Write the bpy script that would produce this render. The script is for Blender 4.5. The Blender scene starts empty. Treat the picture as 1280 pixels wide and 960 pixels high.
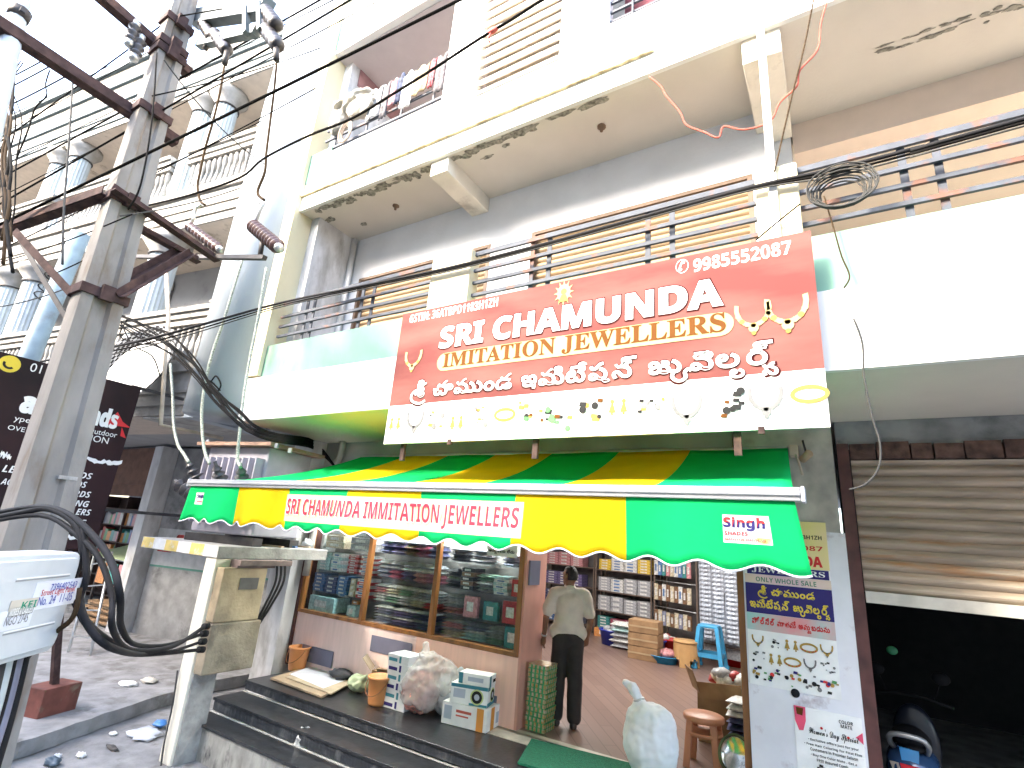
import bpy, bmesh, math, random
from mathutils import Vector, Matrix, noise
random.seed(7)
SC = bpy.context.scene
COL = SC.collection
R = math.radians

# ------------------------------------------------------------------ camera
CH = 1.9                                    # eye height above the shop floor (z = 0)
FPX = 654.2323746194889                     # focal length in pixels of the 1280 x 960 photograph
_vx, _vz = Vector((-1090, 110, FPX)).normalized(), Vector((175, -2157, FPX)).normalized()
AX, AZ = -_vx, _vz
AY = AZ.cross(AX)
if AY.z < 0: AY = -AY
cam = bpy.data.cameras.new('camera'); camo = bpy.data.objects.new('camera', cam); COL.objects.link(camo)
cam.sensor_width = 36.0; cam.lens = 36.0 * FPX / 1280.0; cam.clip_start = 0.05; cam.clip_end = 2000
# photo axes (right, down, forward) -> world rows AX, AY, AZ
def w(v): return Vector((AX.dot(v), AY.dot(v), AZ.dot(v)))
cr, cd, cf = w(Vector((1, 0, 0))), w(Vector((0, 1, 0))), w(Vector((0, 0, 1)))
camo.matrix_world = Matrix(((cr.x, -cd.x, -cf.x, 0), (cr.y, -cd.y, -cf.y, 0), (cr.z, -cd.z, -cf.z, CH), (0, 0, 0, 1)))
SC.camera = camo
def A(x, y, X=None, Y=None, Z=None):
    """survey: the point at a known wall plane (X or Y) or level (Z) seen at this spot of the photograph"""
    d = w(Vector((x - 640, y - 480, FPX)))
    if X is not None: t = X / d.x
    elif Y is not None: t = Y / d.y
    else: t = (Z - CH) / d.z
    return Vector((0, 0, CH)) + d * t

# ------------------------------------------------------------------ light
SUN = Vector((0.41, 0.77, -0.572)).normalized()   # direction the light travels
world = bpy.data.worlds.new('World'); SC.world = world; world.use_nodes = True
nt = world.node_tree; bg = nt.nodes['Background']
sky = nt.nodes.new('ShaderNodeTexSky'); sky.sky_type = 'NISHITA'; sky.sun_disc = False
sky.sun_elevation = math.asin(-SUN.z); sky.sun_rotation = math.atan2(-SUN.x, -SUN.y)
sky.air_density = 1.0; sky.dust_density = 3.5; sky.ozone_density = 1.0
nt.links.new(sky.outputs[0], bg.inputs[0]); bg.inputs[1].default_value = 0.15
sl = bpy.data.lights.new('sun', 'SUN'); sl.energy = 1.1; sl.angle = R(10); sl.color = (1.0, 0.90, 0.74)
so = bpy.data.objects.new('sun', sl); COL.objects.link(so); so.rotation_euler = SUN.to_track_quat('-Z', 'Y').to_euler()
SC.view_settings.view_transform = 'Standard'; SC.view_settings.look = 'None'
SC.view_settings.exposure = 3.65; SC.view_settings.gamma = 1.0; SC.view_settings.use_curve_mapping = False
SC.render.engine = 'CYCLES'
SC.cycles.max_bounces = 6; SC.cycles.diffuse_bounces = 4; SC.cycles.glossy_bounces = 2; SC.cycles.transmission_bounces = 4
SC.cycles.transparent_max_bounces = 32; SC.cycles.caustics_reflective = False; SC.cycles.caustics_refractive = False
SC.cycles.use_denoising = True

# ------------------------------------------------------------------ materials
MATS = {}
def mat(name, col, rough=0.8, metal=0.0, var=0.12, scale=6.0, stain=None, stain_amt=0.0, stain_scale=2.0, bump=0.0, bscale=30.0,
        stretch=(1, 1, 1), col2=None, alpha=1.0, trans=0.0, spec=0.5, sharp=0.12):
    """procedural material: base colour with fine tonal noise, optional second-colour stains and bump"""
    if name in MATS: return MATS[name]
    m = bpy.data.materials.new(name); m.use_nodes = True; t = m.node_tree; N, L = t.nodes, t.links
    b = N['Principled BSDF']; b.inputs['Roughness'].default_value = rough; b.inputs['Metallic'].default_value = metal
    b.inputs['Specular IOR Level'].default_value = spec
    tc = N.new('ShaderNodeTexCoord'); mp = N.new('ShaderNodeMapping'); mp.inputs['Scale'].default_value = stretch
    L.new(tc.outputs['Object'], mp.inputs['Vector'])
    n1 = N.new('ShaderNodeTexNoise'); n1.inputs['Scale'].default_value = scale; n1.inputs['Detail'].default_value = 6
    L.new(mp.outputs[0], n1.inputs['Vector'])
    mx = N.new('ShaderNodeMix'); mx.data_type = 'RGBA'
    c2 = col2 or tuple(c * (1 - var * 2.2) for c in col)
    c1 = col if col2 else tuple(min(1, c * (1 + var * 0.5)) for c in col)
    cr_ = N.new('ShaderNodeMapRange'); cr_.inputs[1].default_value = 0.35; cr_.inputs[2].default_value = 0.68
    L.new(n1.outputs['Fac'], cr_.inputs[0]); L.new(cr_.outputs[0], mx.inputs[0])
    mx.inputs[6].default_value = (*c1, 1); mx.inputs[7].default_value = (*c2, 1)
    out = mx.outputs[2]
    if stain:
        n2 = N.new('ShaderNodeTexNoise'); n2.inputs['Scale'].default_value = stain_scale; n2.inputs['Detail'].default_value = 9; n2.inputs['Roughness'].default_value = 0.62
        L.new(mp.outputs[0], n2.inputs['Vector'])
        r2 = N.new('ShaderNodeMapRange'); lo = 0.72 - 0.4 * stain_amt
        r2.inputs[1].default_value = lo; r2.inputs[2].default_value = lo + sharp
        L.new(n2.outputs['Fac'], r2.inputs[0])
        m2 = N.new('ShaderNodeMix'); m2.data_type = 'RGBA'; L.new(r2.outputs[0], m2.inputs[0]); L.new(out, m2.inputs[6]); m2.inputs[7].default_value = (*stain, 1)
        out = m2.outputs[2]
    L.new(out, b.inputs['Base Color'])
    if bump:
        n3 = N.new('ShaderNodeTexNoise'); n3.inputs['Scale'].default_value = bscale; n3.inputs['Detail'].default_value = 5
        L.new(mp.outputs[0], n3.inputs['Vector'])
        bp = N.new('ShaderNodeBump'); bp.inputs['Strength'].default_value = bump; bp.inputs['Distance'].default_value = 0.02
        L.new(n3.outputs['Fac'], bp.inputs['Height']); L.new(bp.outputs[0], b.inputs['Normal'])
    if alpha < 1: b.inputs['Alpha'].default_value = alpha
    if trans: b.inputs['Transmission Weight'].default_value = trans
    MATS[name] = m; return m
def flat(name, col, rough=0.6, metal=0.0, var=0.05, **k): return mat(name, col, rough, metal, var, **k)

# ------------------------------------------------------------------ mesh builder
class MB:
    def __init__(s): s.v, s.f, s.m, s.sm = [], [], [], []
    def add(s, vs, fs, mi=0, smooth=False):
        o = len(s.v); s.v += [Vector(v) for v in vs]
        for f in fs: s.f.append([i + o for i in f]); s.m.append(mi); s.sm.append(smooth)
    def box(s, a, b, mi=0, rot=0, piv=None):
        (x0, y0, z0), (x1, y1, z1) = a, b
        vs = [Vector((x, y, z)) for z in (z0, z1) for y in (y0, y1) for x in (x0, x1)]
        if rot:
            p = Vector(piv) if piv else Vector(((x0 + x1) / 2, (y0 + y1) / 2, 0)); q = Matrix.Rotation(rot, 3, 'Z')
            vs = [q @ (v - p) + p for v in vs]
        s.add(vs, [(0, 2, 3, 1), (4, 5, 7, 6), (0, 1, 5, 4), (2, 6, 7, 3), (0, 4, 6, 2), (1, 3, 7, 5)], mi); return s
    def obox(s, c, ax, ay, az, mi=0):
        """box about c with half-axis vectors"""
        c = Vector(c); vs = [c + ax * i + ay * j + az * k for k in (-1, 1) for j in (-1, 1) for i in (-1, 1)]
        s.add(vs, [(0, 2, 3, 1), (4, 5, 7, 6), (0, 1, 5, 4), (2, 6, 7, 3), (0, 4, 6, 2), (1, 3, 7, 5)], mi); return s
    def beam(s, p, q, a, b, mi=0, up=(0, 0, 1)):
        """square bar from p to q, a wide and b high"""
        p, q = Vector(p), Vector(q); d = (q - p); l = d.length / 2; d.normalize(); u = Vector(up)
        if abs(d.dot(u)) > 0.98: u = Vector((0, 1, 0))
        sd = d.cross(u).normalized(); u = sd.cross(d).normalized()
        return s.obox((p + q) / 2, d * l, sd * a / 2, u * b / 2, mi)
    def angle_iron(s, p, q, a, t, mi=0):
        p, q = Vector(p), Vector(q); d = (q - p).normalized(); sd = d.cross(Vector((0, 0, 1))).normalized(); u = sd.cross(d)
        s.beam(p + u * a / 2, q + u * a / 2, t, a, mi); s.beam(p + sd * (a / 2 + t / 2), q + sd * (a / 2 + t / 2), a, t, mi); return s
    def tube(s, pts, r, seg=8, mi=0, cap=True, closed=False):
        pts = [Vector(p) for p in pts]; n = len(pts); rs = r if isinstance(r, (list, tuple)) else [r] * n
        prev = None; rings = []
        for i, p in enumerate(pts):
            if closed: d = pts[(i + 1) % n] - pts[i - 1]
            else: d = (pts[min(i + 1, n - 1)] - pts[max(i - 1, 0)])
            if d.length < 1e-9: d = Vector((0, 0, 1))
            d.normalize()
            if prev is None:
                u = Vector((0, 0, 1)) if abs(d.z) < 0.9 else Vector((1, 0, 0)); sd = d.cross(u).normalized()
            else:
                sd = prev - d * prev.dot(d)
                sd = sd.normalized() if sd.length > 1e-6 else d.orthogonal().normalized()
            prev = sd; up = d.cross(sd)
            rings.append([p + (sd * math.cos(2 * math.pi * k / seg) + up * math.sin(2 * math.pi * k / seg)) * rs[i] for k in range(seg)])
        vs = [v for rg in rings for v in rg]; fs = []
        for i in range(n if closed else n - 1):
            j = (i + 1) % n
            for k in range(seg):
                l = (k + 1) % seg; fs.append((i * seg + k, i * seg + l, j * seg + l, j * seg + k))
        if cap and not closed: fs += [tuple(range(seg))[::-1], tuple((n - 1) * seg + k for k in range(seg))]
        s.add(vs, fs, mi, True); return s
    def lathe(s, prof, origin=(0, 0, 0), seg=20, mi=0, axis=None, ex=1.0, ey=1.0, smooth=True):
        """prof: (radius, height) list turned about an axis"""
        o = Vector(origin); q = Vector(axis).normalized().to_track_quat('Z', 'Y') if axis is not None else None
        vs = []
        for r, h in prof:
            for k in range(seg):
                a = 2 * math.pi * k / seg; v = Vector((r * math.cos(a) * ex, r * math.sin(a) * ey, h))
                vs.append(o + (q @ v if q else v))
        fs = [(i * seg + k, i * seg + (k + 1) % seg, (i + 1) * seg + (k + 1) % seg, (i + 1) * seg + k) for i in range(len(prof) - 1) for k in range(seg)]
        if prof[0][0] > 1e-5: fs.append(tuple(range(seg))[::-1])
        if prof[-1][0] > 1e-5: fs.append(tuple((len(prof) - 1) * seg + k for k in range(seg)))
        s.add(vs, fs, mi, smooth); return s
    def prism(s, poly, off, mi=0):
        """planar polygon (3D points) extruded by vector off"""
        n = len(poly); off = Vector(off); vs = [Vector(p) for p in poly] + [Vector(p) + off for p in poly]
        fs = [tuple(range(n))[::-1], tuple(range(n, 2 * n))] + [(i, (i + 1) % n, n + (i + 1) % n, n + i) for i in range(n)]
        s.add(vs, fs, mi); return s
    def quad(s, a, b, c, d, mi=0): s.add([a, b, c, d], [(0, 1, 2, 3)], mi); return s
    def blob(s, c, rx, ry, rz, seg=16, rings=10, mi=0, amp=0.0, fr=3.0, seed=0.0, flatten=None):
        c = Vector(c); vs = []; fs = []
        for i in range(rings + 1):
            th = math.pi * i / rings
            for k in range(seg):
                ph = 2 * math.pi * k / seg; d = Vector((math.sin(th) * math.cos(ph), math.sin(th) * math.sin(ph), -math.cos(th)))
                f = 1 + amp * noise.noise(d * fr + Vector((seed, seed * 1.7, seed * 0.3)))
                p = Vector((d.x * rx, d.y * ry, d.z * rz)) * f
                if flatten is not None and p.z < flatten: p.z = flatten + (p.z - flatten) * 0.05
                vs.append(c + p)
        for i in range(rings):
            for k in range(seg):
                fs.append((i * seg + k, i * seg + (k + 1) % seg, (i + 1) * seg + (k + 1) % seg, (i + 1) * seg + k))
        s.add(vs, fs, mi, True); return s
    def build(s, name, mats, parent=None, org=None, bevel=0.0):
        o_ = Vector(org) if org is not None else Vector((0, 0, 0))
        me = bpy.data.meshes.new(name); me.from_pydata([tuple(v - o_) for v in s.v], [], s.f)
        for m in (mats if isinstance(mats, (list, tuple)) else [mats]): me.materials.append(m)
        me.polygons.foreach_set('material_index', s.m); me.polygons.foreach_set('use_smooth', s.sm); me.update()
        bm = bmesh.new(); bm.from_mesh(me); bmesh.ops.recalc_face_normals(bm, faces=bm.faces) if len(bm.faces) < 60000 else None; bm.to_mesh(me); bm.free()
        o = bpy.data.objects.new(name, me); COL.objects.link(o); o.location = o_
        if parent is not None:
            o.parent = parent
            pl = Vector((0, 0, 0)); q = parent
            while q is not None: pl += Vector(q.location); q = q.parent
            o.location = o_ - pl
        if bevel:
            b = o.modifiers.new('bevel', 'BEVEL'); b.width = bevel; b.segments = 2; b.limit_method = 'ANGLE'
        return o
def tag(o, label, cat, group=None, kind=None):
    if label: o['label'] = label
    if cat: o['category'] = cat
    if group: o['group'] = group
    if kind: o['kind'] = kind
    return o
def thing(name, label, cat, loc=(0, 0, 0), group=None):
    o = bpy.data.objects.new(name, None); COL.objects.link(o); o.location = loc; o.empty_display_size = 0.1
    return tag(o, label, cat, group)
def dup(root, loc, rotz=None, label=None, group=None, name=None):
    r = root.copy(); COL.objects.link(r); r.location = loc
    if rotz is not None: r.rotation_euler = (0, 0, rotz)
    if label: r['label'] = label
    if group: r['group'] = group
    for ch in list(root.children):
        c = ch.copy(); COL.objects.link(c); c.parent = r
        for g in list(ch.children):
            d = g.copy(); COL.objects.link(d); d.parent = c
    return r
def curve_pts(pts, n=6):
    """Catmull-Rom through 3D points"""
    P = [Vector(p) for p in pts]; out = []
    for i in range(len(P) - 1):
        p0, p1, p2, p3 = P[max(i - 1, 0)], P[i], P[i + 1], P[min(i + 2, len(P) - 1)]
        for k in range(n):
            t = k / n
            out.append(0.5 * ((2 * p1) + (p2 - p0) * t + (2 * p0 - 5 * p1 + 4 * p2 - p3) * t * t + (3 * p1 - p0 - 3 * p2 + p3) * t ** 3))
    out.append(P[-1]); return out
def sag(p, q, s, n=14):
    p, q = Vector(p), Vector(q)
    return [p.lerp(q, i / n) - Vector((0, 0, s * 4 * (i / n) * (1 - i / n))) for i in range(n + 1)]

# ------------------------------------------------------------------ lettering
def style(t, st):
    o = ''
    for c in t:
        k = ord(c)
        if st == 'sans':   # bold sans serif
            if 65 <= k <= 90: o += chr(0x1D5D4 + k - 65); continue
            if 97 <= k <= 122: o += chr(0x1D5EE + k - 97); continue
            if 48 <= k <= 57: o += chr(0x1D7EC + k - 48); continue
        if st == 'serif':
            if 65 <= k <= 90: o += chr(0x1D400 + k - 65); continue
            if 97 <= k <= 122: o += chr(0x1D41A + k - 97); continue
            if 48 <= k <= 57: o += chr(0x1D7CE + k - 48); continue
        if st == 'italic':
            if 65 <= k <= 90: o += chr(0x1D63C + k - 65); continue
            if 97 <= k <= 122: o += chr(0x1D656 + k - 97); continue
        if st == 'script':
            if 65 <= k <= 90: o += chr(0x1D4D0 + k - 65); continue
            if 97 <= k <= 122: o += chr(0x1D4EA + k - 97); continue
        o += c
    return o
_tc = {}
TMP = bpy.data.scenes.new('workbench')      # small side scene used only to turn text and soft shapes into meshes
def baked(o):
    vl = TMP.view_layers[0]; vl.update(); return o.evaluated_get(vl.depsgraph)
def glyphs(t, st='sans', bold=0.0):
    """2D mesh (verts, faces) of a text"""
    key = (t, st, bold)
    if key in _tc: return _tc[key]
    c = bpy.data.curves.new('t', 'FONT'); c.body = style(t, st); c.size = 1.0; c.resolution_u = 3
    if bold: c.bevel_depth = bold; c.bevel_resolution = 0; c.fill_mode = 'BOTH'
    o = bpy.data.objects.new('t', c); TMP.collection.objects.link(o)
    ev = baked(o); me = ev.to_mesh()
    vs = [(v.co.x, v.co.y, v.co.z) for v in me.vertices]; fs = [tuple(p.vertices) for p in me.polygons]
    ev.to_mesh_clear(); bpy.data.objects.remove(o); bpy.data.curves.remove(c)
    _tc[key] = (vs, fs); return vs, fs
CURL = [(0.05, 0.02), (0.0, -0.14), (0.1, -0.3), (0.28, -0.34), (0.42, -0.22), (0.4, -0.02), (0.5, 0.1), (0.6, 0.02)]
RARC = [(0.62, -0.2), (0.4, -0.32), (0.1, -0.28), (-0.14, -0.1), (-0.16, 0.16), (-0.02, 0.34), (0.1, 0.4)]
def telugu(tokens, bold=0.035, gap=0.06):
    """tokens: base text or (base, subscript letter); spaces allowed; returns 2D mesh"""
    V, F = [], []; x = 0.0
    def put(vs, fs, dx, dy, s):
        o = len(V); V.extend([(v[0] * s + dx, v[1] * s + dy, v[2] * s) for v in vs]); F.extend([tuple(i + o for i in f) for f in fs])
    for tk in tokens:
        if tk == ' ': x += 0.34; continue
        base, sub = tk if isinstance(tk, tuple) else (tk, None)
        vs, fs = glyphs(base, '', bold); x0 = min(v[0] for v in vs); x1 = max(v[0] for v in vs); wd = x1 - x0
        if sub == 'ర':
            x += 0.14
        put(vs, fs, x - x0, 0, 1)
        if sub in ('య', 'ర'):
            mb = MB(); pl = CURL if sub == 'య' else RARC
            mb.tube(curve_pts([(p[0], p[1], 0) for p in pl], 5), bold * 1.5 + 0.02, 6)
            put([tuple(v) for v in mb.v], mb.f, x + (wd * 0.72 if sub == 'య' else 0), -0.02, 1)
            if sub == 'య': x += 0.2
        elif sub:
            v2, f2 = glyphs(sub, '', bold * 1.5); a0 = min(v[0] for v in v2); a1 = max(v[0] for v in v2)
            put(v2, f2, x + wd * 0.55 - a0 * 0.6, -0.42, 0.6); 
            x += max(0, (a1 - a0) * 0.6 - wd * 0.45)
        x += wd + gap
    return V, F
def put_text(mb, g, O, U, Vv, width=None, height=None, lift=0.004, mi=0, bend=None, slant=0.0, fill=1.0):
    """lay a 2D text mesh into the plane O + u*U + v*Vv (unit vectors), scaled to width x height"""
    vs, fs = g; x0 = min(v[0] for v in vs); x1 = max(v[0] for v in vs); y0 = min(v[1] for v in vs); y1 = max(v[1] for v in vs)
    sx = width / (x1 - x0) if width else height / (y1 - y0); sy = height / (y1 - y0) if height else sx
    U, Vv, O = Vector(U), Vector(Vv), Vector(O); n = U.cross(Vv).normalized(); out = []
    for v in vs:
        a, b = (v[0] - x0) * sx, (v[1] - y0) * sy
        p = bend(a, b) if bend else O + U * (a + b * slant) + Vv * b
        out.append(p + n * (lift + max(-0.0015, min(0.0015, v[2] * 0.05))))
    mb.add(out, fs, mi); return (x1 - x0) * sx
# ------------------------------------------------------------------ palette
WHITE = mat('white_wall', (0.80, 0.79, 0.76), 0.85, var=0.05, scale=2.0, stain=(0.55, 0.53, 0.48), stain_amt=0.22, stain_scale=1.3, stretch=(1, 1, 0.35), bump=0.15)
SHADEW = mat('grey_white_wall', (0.72, 0.73, 0.75), 0.85, var=0.05, scale=1.5, stain=(0.5, 0.5, 0.5), stain_amt=0.2, stain_scale=1.2, bump=0.15)
DIRTYW = mat('stained_wall', (0.66, 0.66, 0.66), 0.85, var=0.14, scale=3, stain=(0.36, 0.35, 0.33), stain_amt=0.5, stain_scale=1.6, stretch=(1, 1, 0.4), bump=0.3)
MINT = mat('mint_paint', (0.17, 0.33, 0.25), 0.8, var=0.06, scale=2, stain=(0.24, 0.30, 0.22), stain_amt=0.38, stain_scale=1.5, stretch=(1, 1, 0.4), bump=0.12)
YEL = mat('pale_yellow_paint', (0.66, 0.58, 0.38), 0.8, var=0.05, scale=2, stain=(0.62, 0.55, 0.4), stain_amt=0.25, stretch=(1, 1, 0.4), bump=0.1)
SOFFIT = mat('soffit_paint', (0.66, 0.61, 0.54), 0.9, var=0.03, scale=1.5, stain=(0.55, 0.50, 0.43), stain_amt=0.2, stain_scale=1.1, bump=0.15)
PEEL = mat('bare_concrete_patch', (0.33, 0.31, 0.26), 0.95, var=0.3, scale=25, bump=0.5)
BEIGE = mat('beige_wall', (0.68, 0.53, 0.40), 0.85, var=0.02, scale=2, bump=0.1)
CONC = mat('concrete', (0.42, 0.41, 0.39), 0.95, var=0.16, scale=5, stain=(0.25, 0.24, 0.22), stain_amt=0.42, stain_scale=1.8, bump=0.4)
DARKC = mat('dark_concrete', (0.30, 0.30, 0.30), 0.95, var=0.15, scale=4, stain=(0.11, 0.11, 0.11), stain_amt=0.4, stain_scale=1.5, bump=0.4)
PAVE = mat('dusty_pavement', (0.28, 0.28, 0.285), 0.95, var=0.16, scale=4, stain=(0.15, 0.145, 0.14), stain_amt=0.46, stain_scale=2.4, bump=0.7, bscale=14)
ASPH = mat('asphalt', (0.09, 0.09, 0.09), 0.95, var=0.2, scale=8, stain=(0.22, 0.21, 0.19), stain_amt=0.45, bump=0.4, bscale=60)
GRAN = mat('black_granite', (0.026, 0.028, 0.032), 0.28, var=0.25, scale=14, stain=(0.09, 0.088, 0.082), stain_amt=0.42, stain_scale=3.0, bump=0.06, sharp=0.4)
RISER = mat('scuffed_granite_riser', (0.035, 0.04, 0.048), 0.4, var=0.25, scale=20, stain=(0.20, 0.21, 0.21), stain_amt=0.5, stain_scale=8.0, stretch=(1.2, 1, 0.5), sharp=0.34)
RISER2 = mat('chalky_riser', (0.34, 0.34, 0.31), 0.8, var=0.2, scale=8, stain=(0.05, 0.05, 0.055), stain_amt=0.42, stain_scale=5.0, stretch=(1, 1, 0.5))
JOINT = mat('grout_line', (0.60, 0.60, 0.54), 0.9)
PINK = mat('salmon_laminate', (0.88, 0.56, 0.46), 0.45, var=0.04, scale=3, stretch=(6, 1, 0.5))
PINKP = mat('pale_pink_laminate', (0.80, 0.62, 0.60), 0.45, var=0.05, scale=3, stretch=(4, 1, 0.6))
PINKD = mat('side_salmon_laminate', (0.66, 0.33, 0.26), 0.45, var=0.06, scale=4, stretch=(1, 1, 0.4))
TILE = mat('slate_blue_tile', (0.15, 0.155, 0.23), 0.4, var=0.05)
WOOD = mat('teak_frame', (0.33, 0.135, 0.04), 0.4, var=0.22, scale=8, stretch=(1, 1, 0.15))
DKFRAME = mat('dark_red_frame', (0.10, 0.035, 0.03), 0.6, var=0.2)
SHUT = mat('corrugated_shutter', (0.46, 0.37, 0.28), 0.65, 0.0, var=0.16, scale=3, stain=(0.42, 0.22, 0.10), stain_amt=0.40, stain_scale=1.6, stretch=(0.5, 1, 5))
SHUT1 = mat('brown_shutter', (0.27, 0.19, 0.11), 0.6, 0.1, var=0.14, scale=3, stain=(0.30, 0.15, 0.06), stain_amt=0.3, stretch=(0.4, 1, 4))
RAIL = mat('rusty_rail', (0.06, 0.07, 0.09), 0.75, 0.0, var=0.12, scale=8, stain=(0.13, 0.06, 0.04), stain_amt=0.42, stain_scale=3.0, sharp=0.08)
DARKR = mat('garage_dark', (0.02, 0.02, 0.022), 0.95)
BRICK = mat('red_brick_course', (0.15, 0.085, 0.065), 0.95, var=0.3, scale=9, bump=0.5)
METAL = mat('galvanised_metal', (0.55, 0.56, 0.56), 0.35, 0.7, var=0.08)
STEELD = mat('dark_steel', (0.06, 0.055, 0.055), 0.6, 0.4, var=0.2)
RUST = mat('rust_brown_steel', (0.075, 0.045, 0.042), 0.85, 0.0, var=0.2, scale=12, stain=(0.17, 0.10, 0.075), stain_amt=0.35, spec=.2)
BLACK = flat('black_rubber', (0.012, 0.012, 0.014), 0.75, spec=.2)
PIPE = mat('dirty_pipe', (0.42, 0.40, 0.37), 0.7, var=0.12)
BLUEP = mat('pale_blue_paint', (0.38, 0.43, 0.49), 0.75, var=0.05, scale=1.5, stain=(0.24, 0.28, 0.33), stain_amt=0.36, stain_scale=1.4, stretch=(1, 1, 0.5), bump=0.12)
CREAM = mat('cream_plaster', (0.78, 0.73, 0.63), 0.85, var=0.07, scale=2.5, stain=(0.45, 0.40, 0.33), stain_amt=0.36, stain_scale=1.6, stretch=(1, 1, 0.5), bump=0.2)
FLUTE = mat('fluted_blue_column', (0.44, 0.485, 0.50), 0.7, var=0.05)
GLASS = None
def glass():
    m = bpy.data.materials.new('window_glass'); m.use_nodes = True; t = m.node_tree; N, L = t.nodes, t.links
    o = N['Material Output']; tr = N.new('ShaderNodeBsdfTransparent'); tr.inputs[0].default_value = (0.93, 0.96, 0.97, 1); gl = N.new('ShaderNodeBsdfGlossy'); gl.inputs['Roughness'].default_value = 0.03
    mx = N.new('ShaderNodeMixShader'); lw = N.new('ShaderNodeLayerWeight'); lw.inputs[0].default_value = 0.5
    pw = N.new('ShaderNodeMath'); pw.operation = 'POWER'; pw.inputs[1].default_value = 4.0; L.new(lw.outputs['Facing'], pw.inputs[0])
    ma = N.new('ShaderNodeMath'); ma.operation = 'MULTIPLY_ADD'; ma.inputs[1].default_value = 0.3; ma.inputs[2].default_value = 0.015; L.new(pw.outputs[0], ma.inputs[0])
    L.new(ma.outputs[0], mx.inputs[0]); L.new(tr.outputs[0], mx.inputs[1]); L.new(gl.outputs[0], mx.inputs[2]); L.new(mx.outputs[0], o.inputs[0])
    return m
GLASS = glass()

# ------------------------------------------------------------------ ground
ZG = -0.62
def struct(mb, name, m): o = mb.build(name, m); o['kind'] = 'structure'; return o
g = MB(); g.quad((-300, -300, ZG), (300, -300, ZG), (300, 300, ZG), (-300, 300, ZG)); struct(g, 'ground', PAVE)
g = MB(); g.quad((-300, -7.5, ZG + .004), (300, -7.5, ZG + .004), (300, 1.0, ZG + .004), (-300, 1.0, ZG + .004)); struct(g, 'road', ASPH)
ZP = -0.45
edge = [(-6.9, 2.0), (-7.35, 2.7), (-7.55, 3.2), (-7.85, 3.9), (-8.15, 4.69), (-8.35, 5.3), (-8.4, 12), (-34, 12), (-34, 1.5), (-7.2, 1.5)]
ed2 = []
for i, p in enumerate(edge):
    ed2.append(p)
    if i < 5:
        q = edge[i + 1]
        for t in (0.25, 0.5, 0.75):
            ed2.append((p[0] + (q[0] - p[0]) * t + random.uniform(-.03, .03), p[1] + (q[1] - p[1]) * t))
g = MB(); g.prism([(x, y, ZP) for x, y in ed2], (0, 0, -0.16)); struct(g, 'pavement', PAVE)
g = MB(); g.box((-0.74, 4.2, -0.61), (9, 5.2, -0.3)); struct(g, 'driveway', CONC)

# ------------------------------------------------------------------ main building
YF, YW1, YS = 4.0, 5.05, 5.55      # parapet front, first-floor wall, shopfront
XL, XR = -6.95, 9.0
B = thing('shop_building', 'white three storey building with mint green balcony parapets and a jewellery shop below', 'building', (-3, YS, 0))
def bp(mb, name, m, lab=None, bevel=0):
    o = mb.build(name, m, B, bevel=bevel)
    if lab: o['label'] = lab
    return o
# first-floor slab, fascia, parapet
m = MB(); m.box((XL, YF + .05, 3.20), (XR, 14, 3.74)); bp(m, 'floor_slab', SOFFIT)
m = MB(); m.box((XL, YF, 3.195), (XR, YF + .05, 3.80)); bp(m, 'fascia', WHITE, 'white fascia band above the awning')
m = MB(); m.box((XL + .27, YF + .04, 3.80), (XR, YF + .18, 4.28)); bp(m, 'parapet', MINT, 'mint green parapet of the first floor balcony')
m = MB(); m.box((XL, YF - .02, 3.83), (XL + .27, YF + .3, 14.5)); bp(m, 'pilaster', YEL)
m = MB(); m.box((XL + .05, YF + .3, 3.74), (-6.5, 13, 14.4)); bp(m, 'side_wall', DIRTYW)
# first-floor back wall of the left balcony
m = MB()
m.box((-6.5, YW1, 3.74), (-6.25, YW1 + .2, 6.5)); m.box((-3.72, YW1, 3.74), (-3.08, YW1 + .2, 6.5)); m.box((-6.25, YW1, 5.74), (-3.72, YW1 + .2, 6.5)); m.box((-3.08, YW1, 5.74), (-0.47, YW1 + .2, 6.5))
m.box((-0.47, YW1, 3.74), (-0.30, YW1 + .2, 6.5)); m.box((-0.30, YW1 + .2, 3.74), (-0.1, 8.0, 6.5))
bp(m, 'back_wall', SHADEW)
m = MB(); m.box((-0.1, 7.8, 3.74), (XR, 8.0, 6.5)); bp(m, 'back_wall', BEIGE, 'beige wall at the back of the deep right balcony')
# upper slab with beams
YU = 4.05
m = MB(); m.box((XL + .27, YU + .05, 6.50), (XR, 14, 6.95)); bp(m, 'floor_slab', SOFFIT)
def beam(x0, x1, y0, y1, z0): m = MB(); m.box((x0, y0, z0), (x1, y1, 6.502)); return bp(m, 'beam', CREAM, bevel=.01)
beam(-4.10, -3.82, YU + .055, YW1, 6.28); beam(-0.40, -0.08, YU + .055, YW1 + .2, 6.22)
m = MB(); m.box((-0.08, YW1 + .35, 6.12), (XR, YW1 + .65, 6.503)); bp(m, 'beam', mat('warm_beam', (0.74, 0.61, 0.51), 0.85, var=.02))
m = MB(); m.box((XL + .27, YU, 6.495), (XR, YU + .05, 6.74)); bp(m, 'fascia', WHITE)
m = MB(); m.box((XL + .27, YU - .035, 6.74), (-1.2, YU + .05, 6.775)); bp(m, 'ledge', mat('stained_ledge', (0.72, 0.58, 0.34), 0.9, var=0.3, scale=10, stain=(0.25, 0.2, 0.13), stain_amt=0.4, stain_scale=6))
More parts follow.
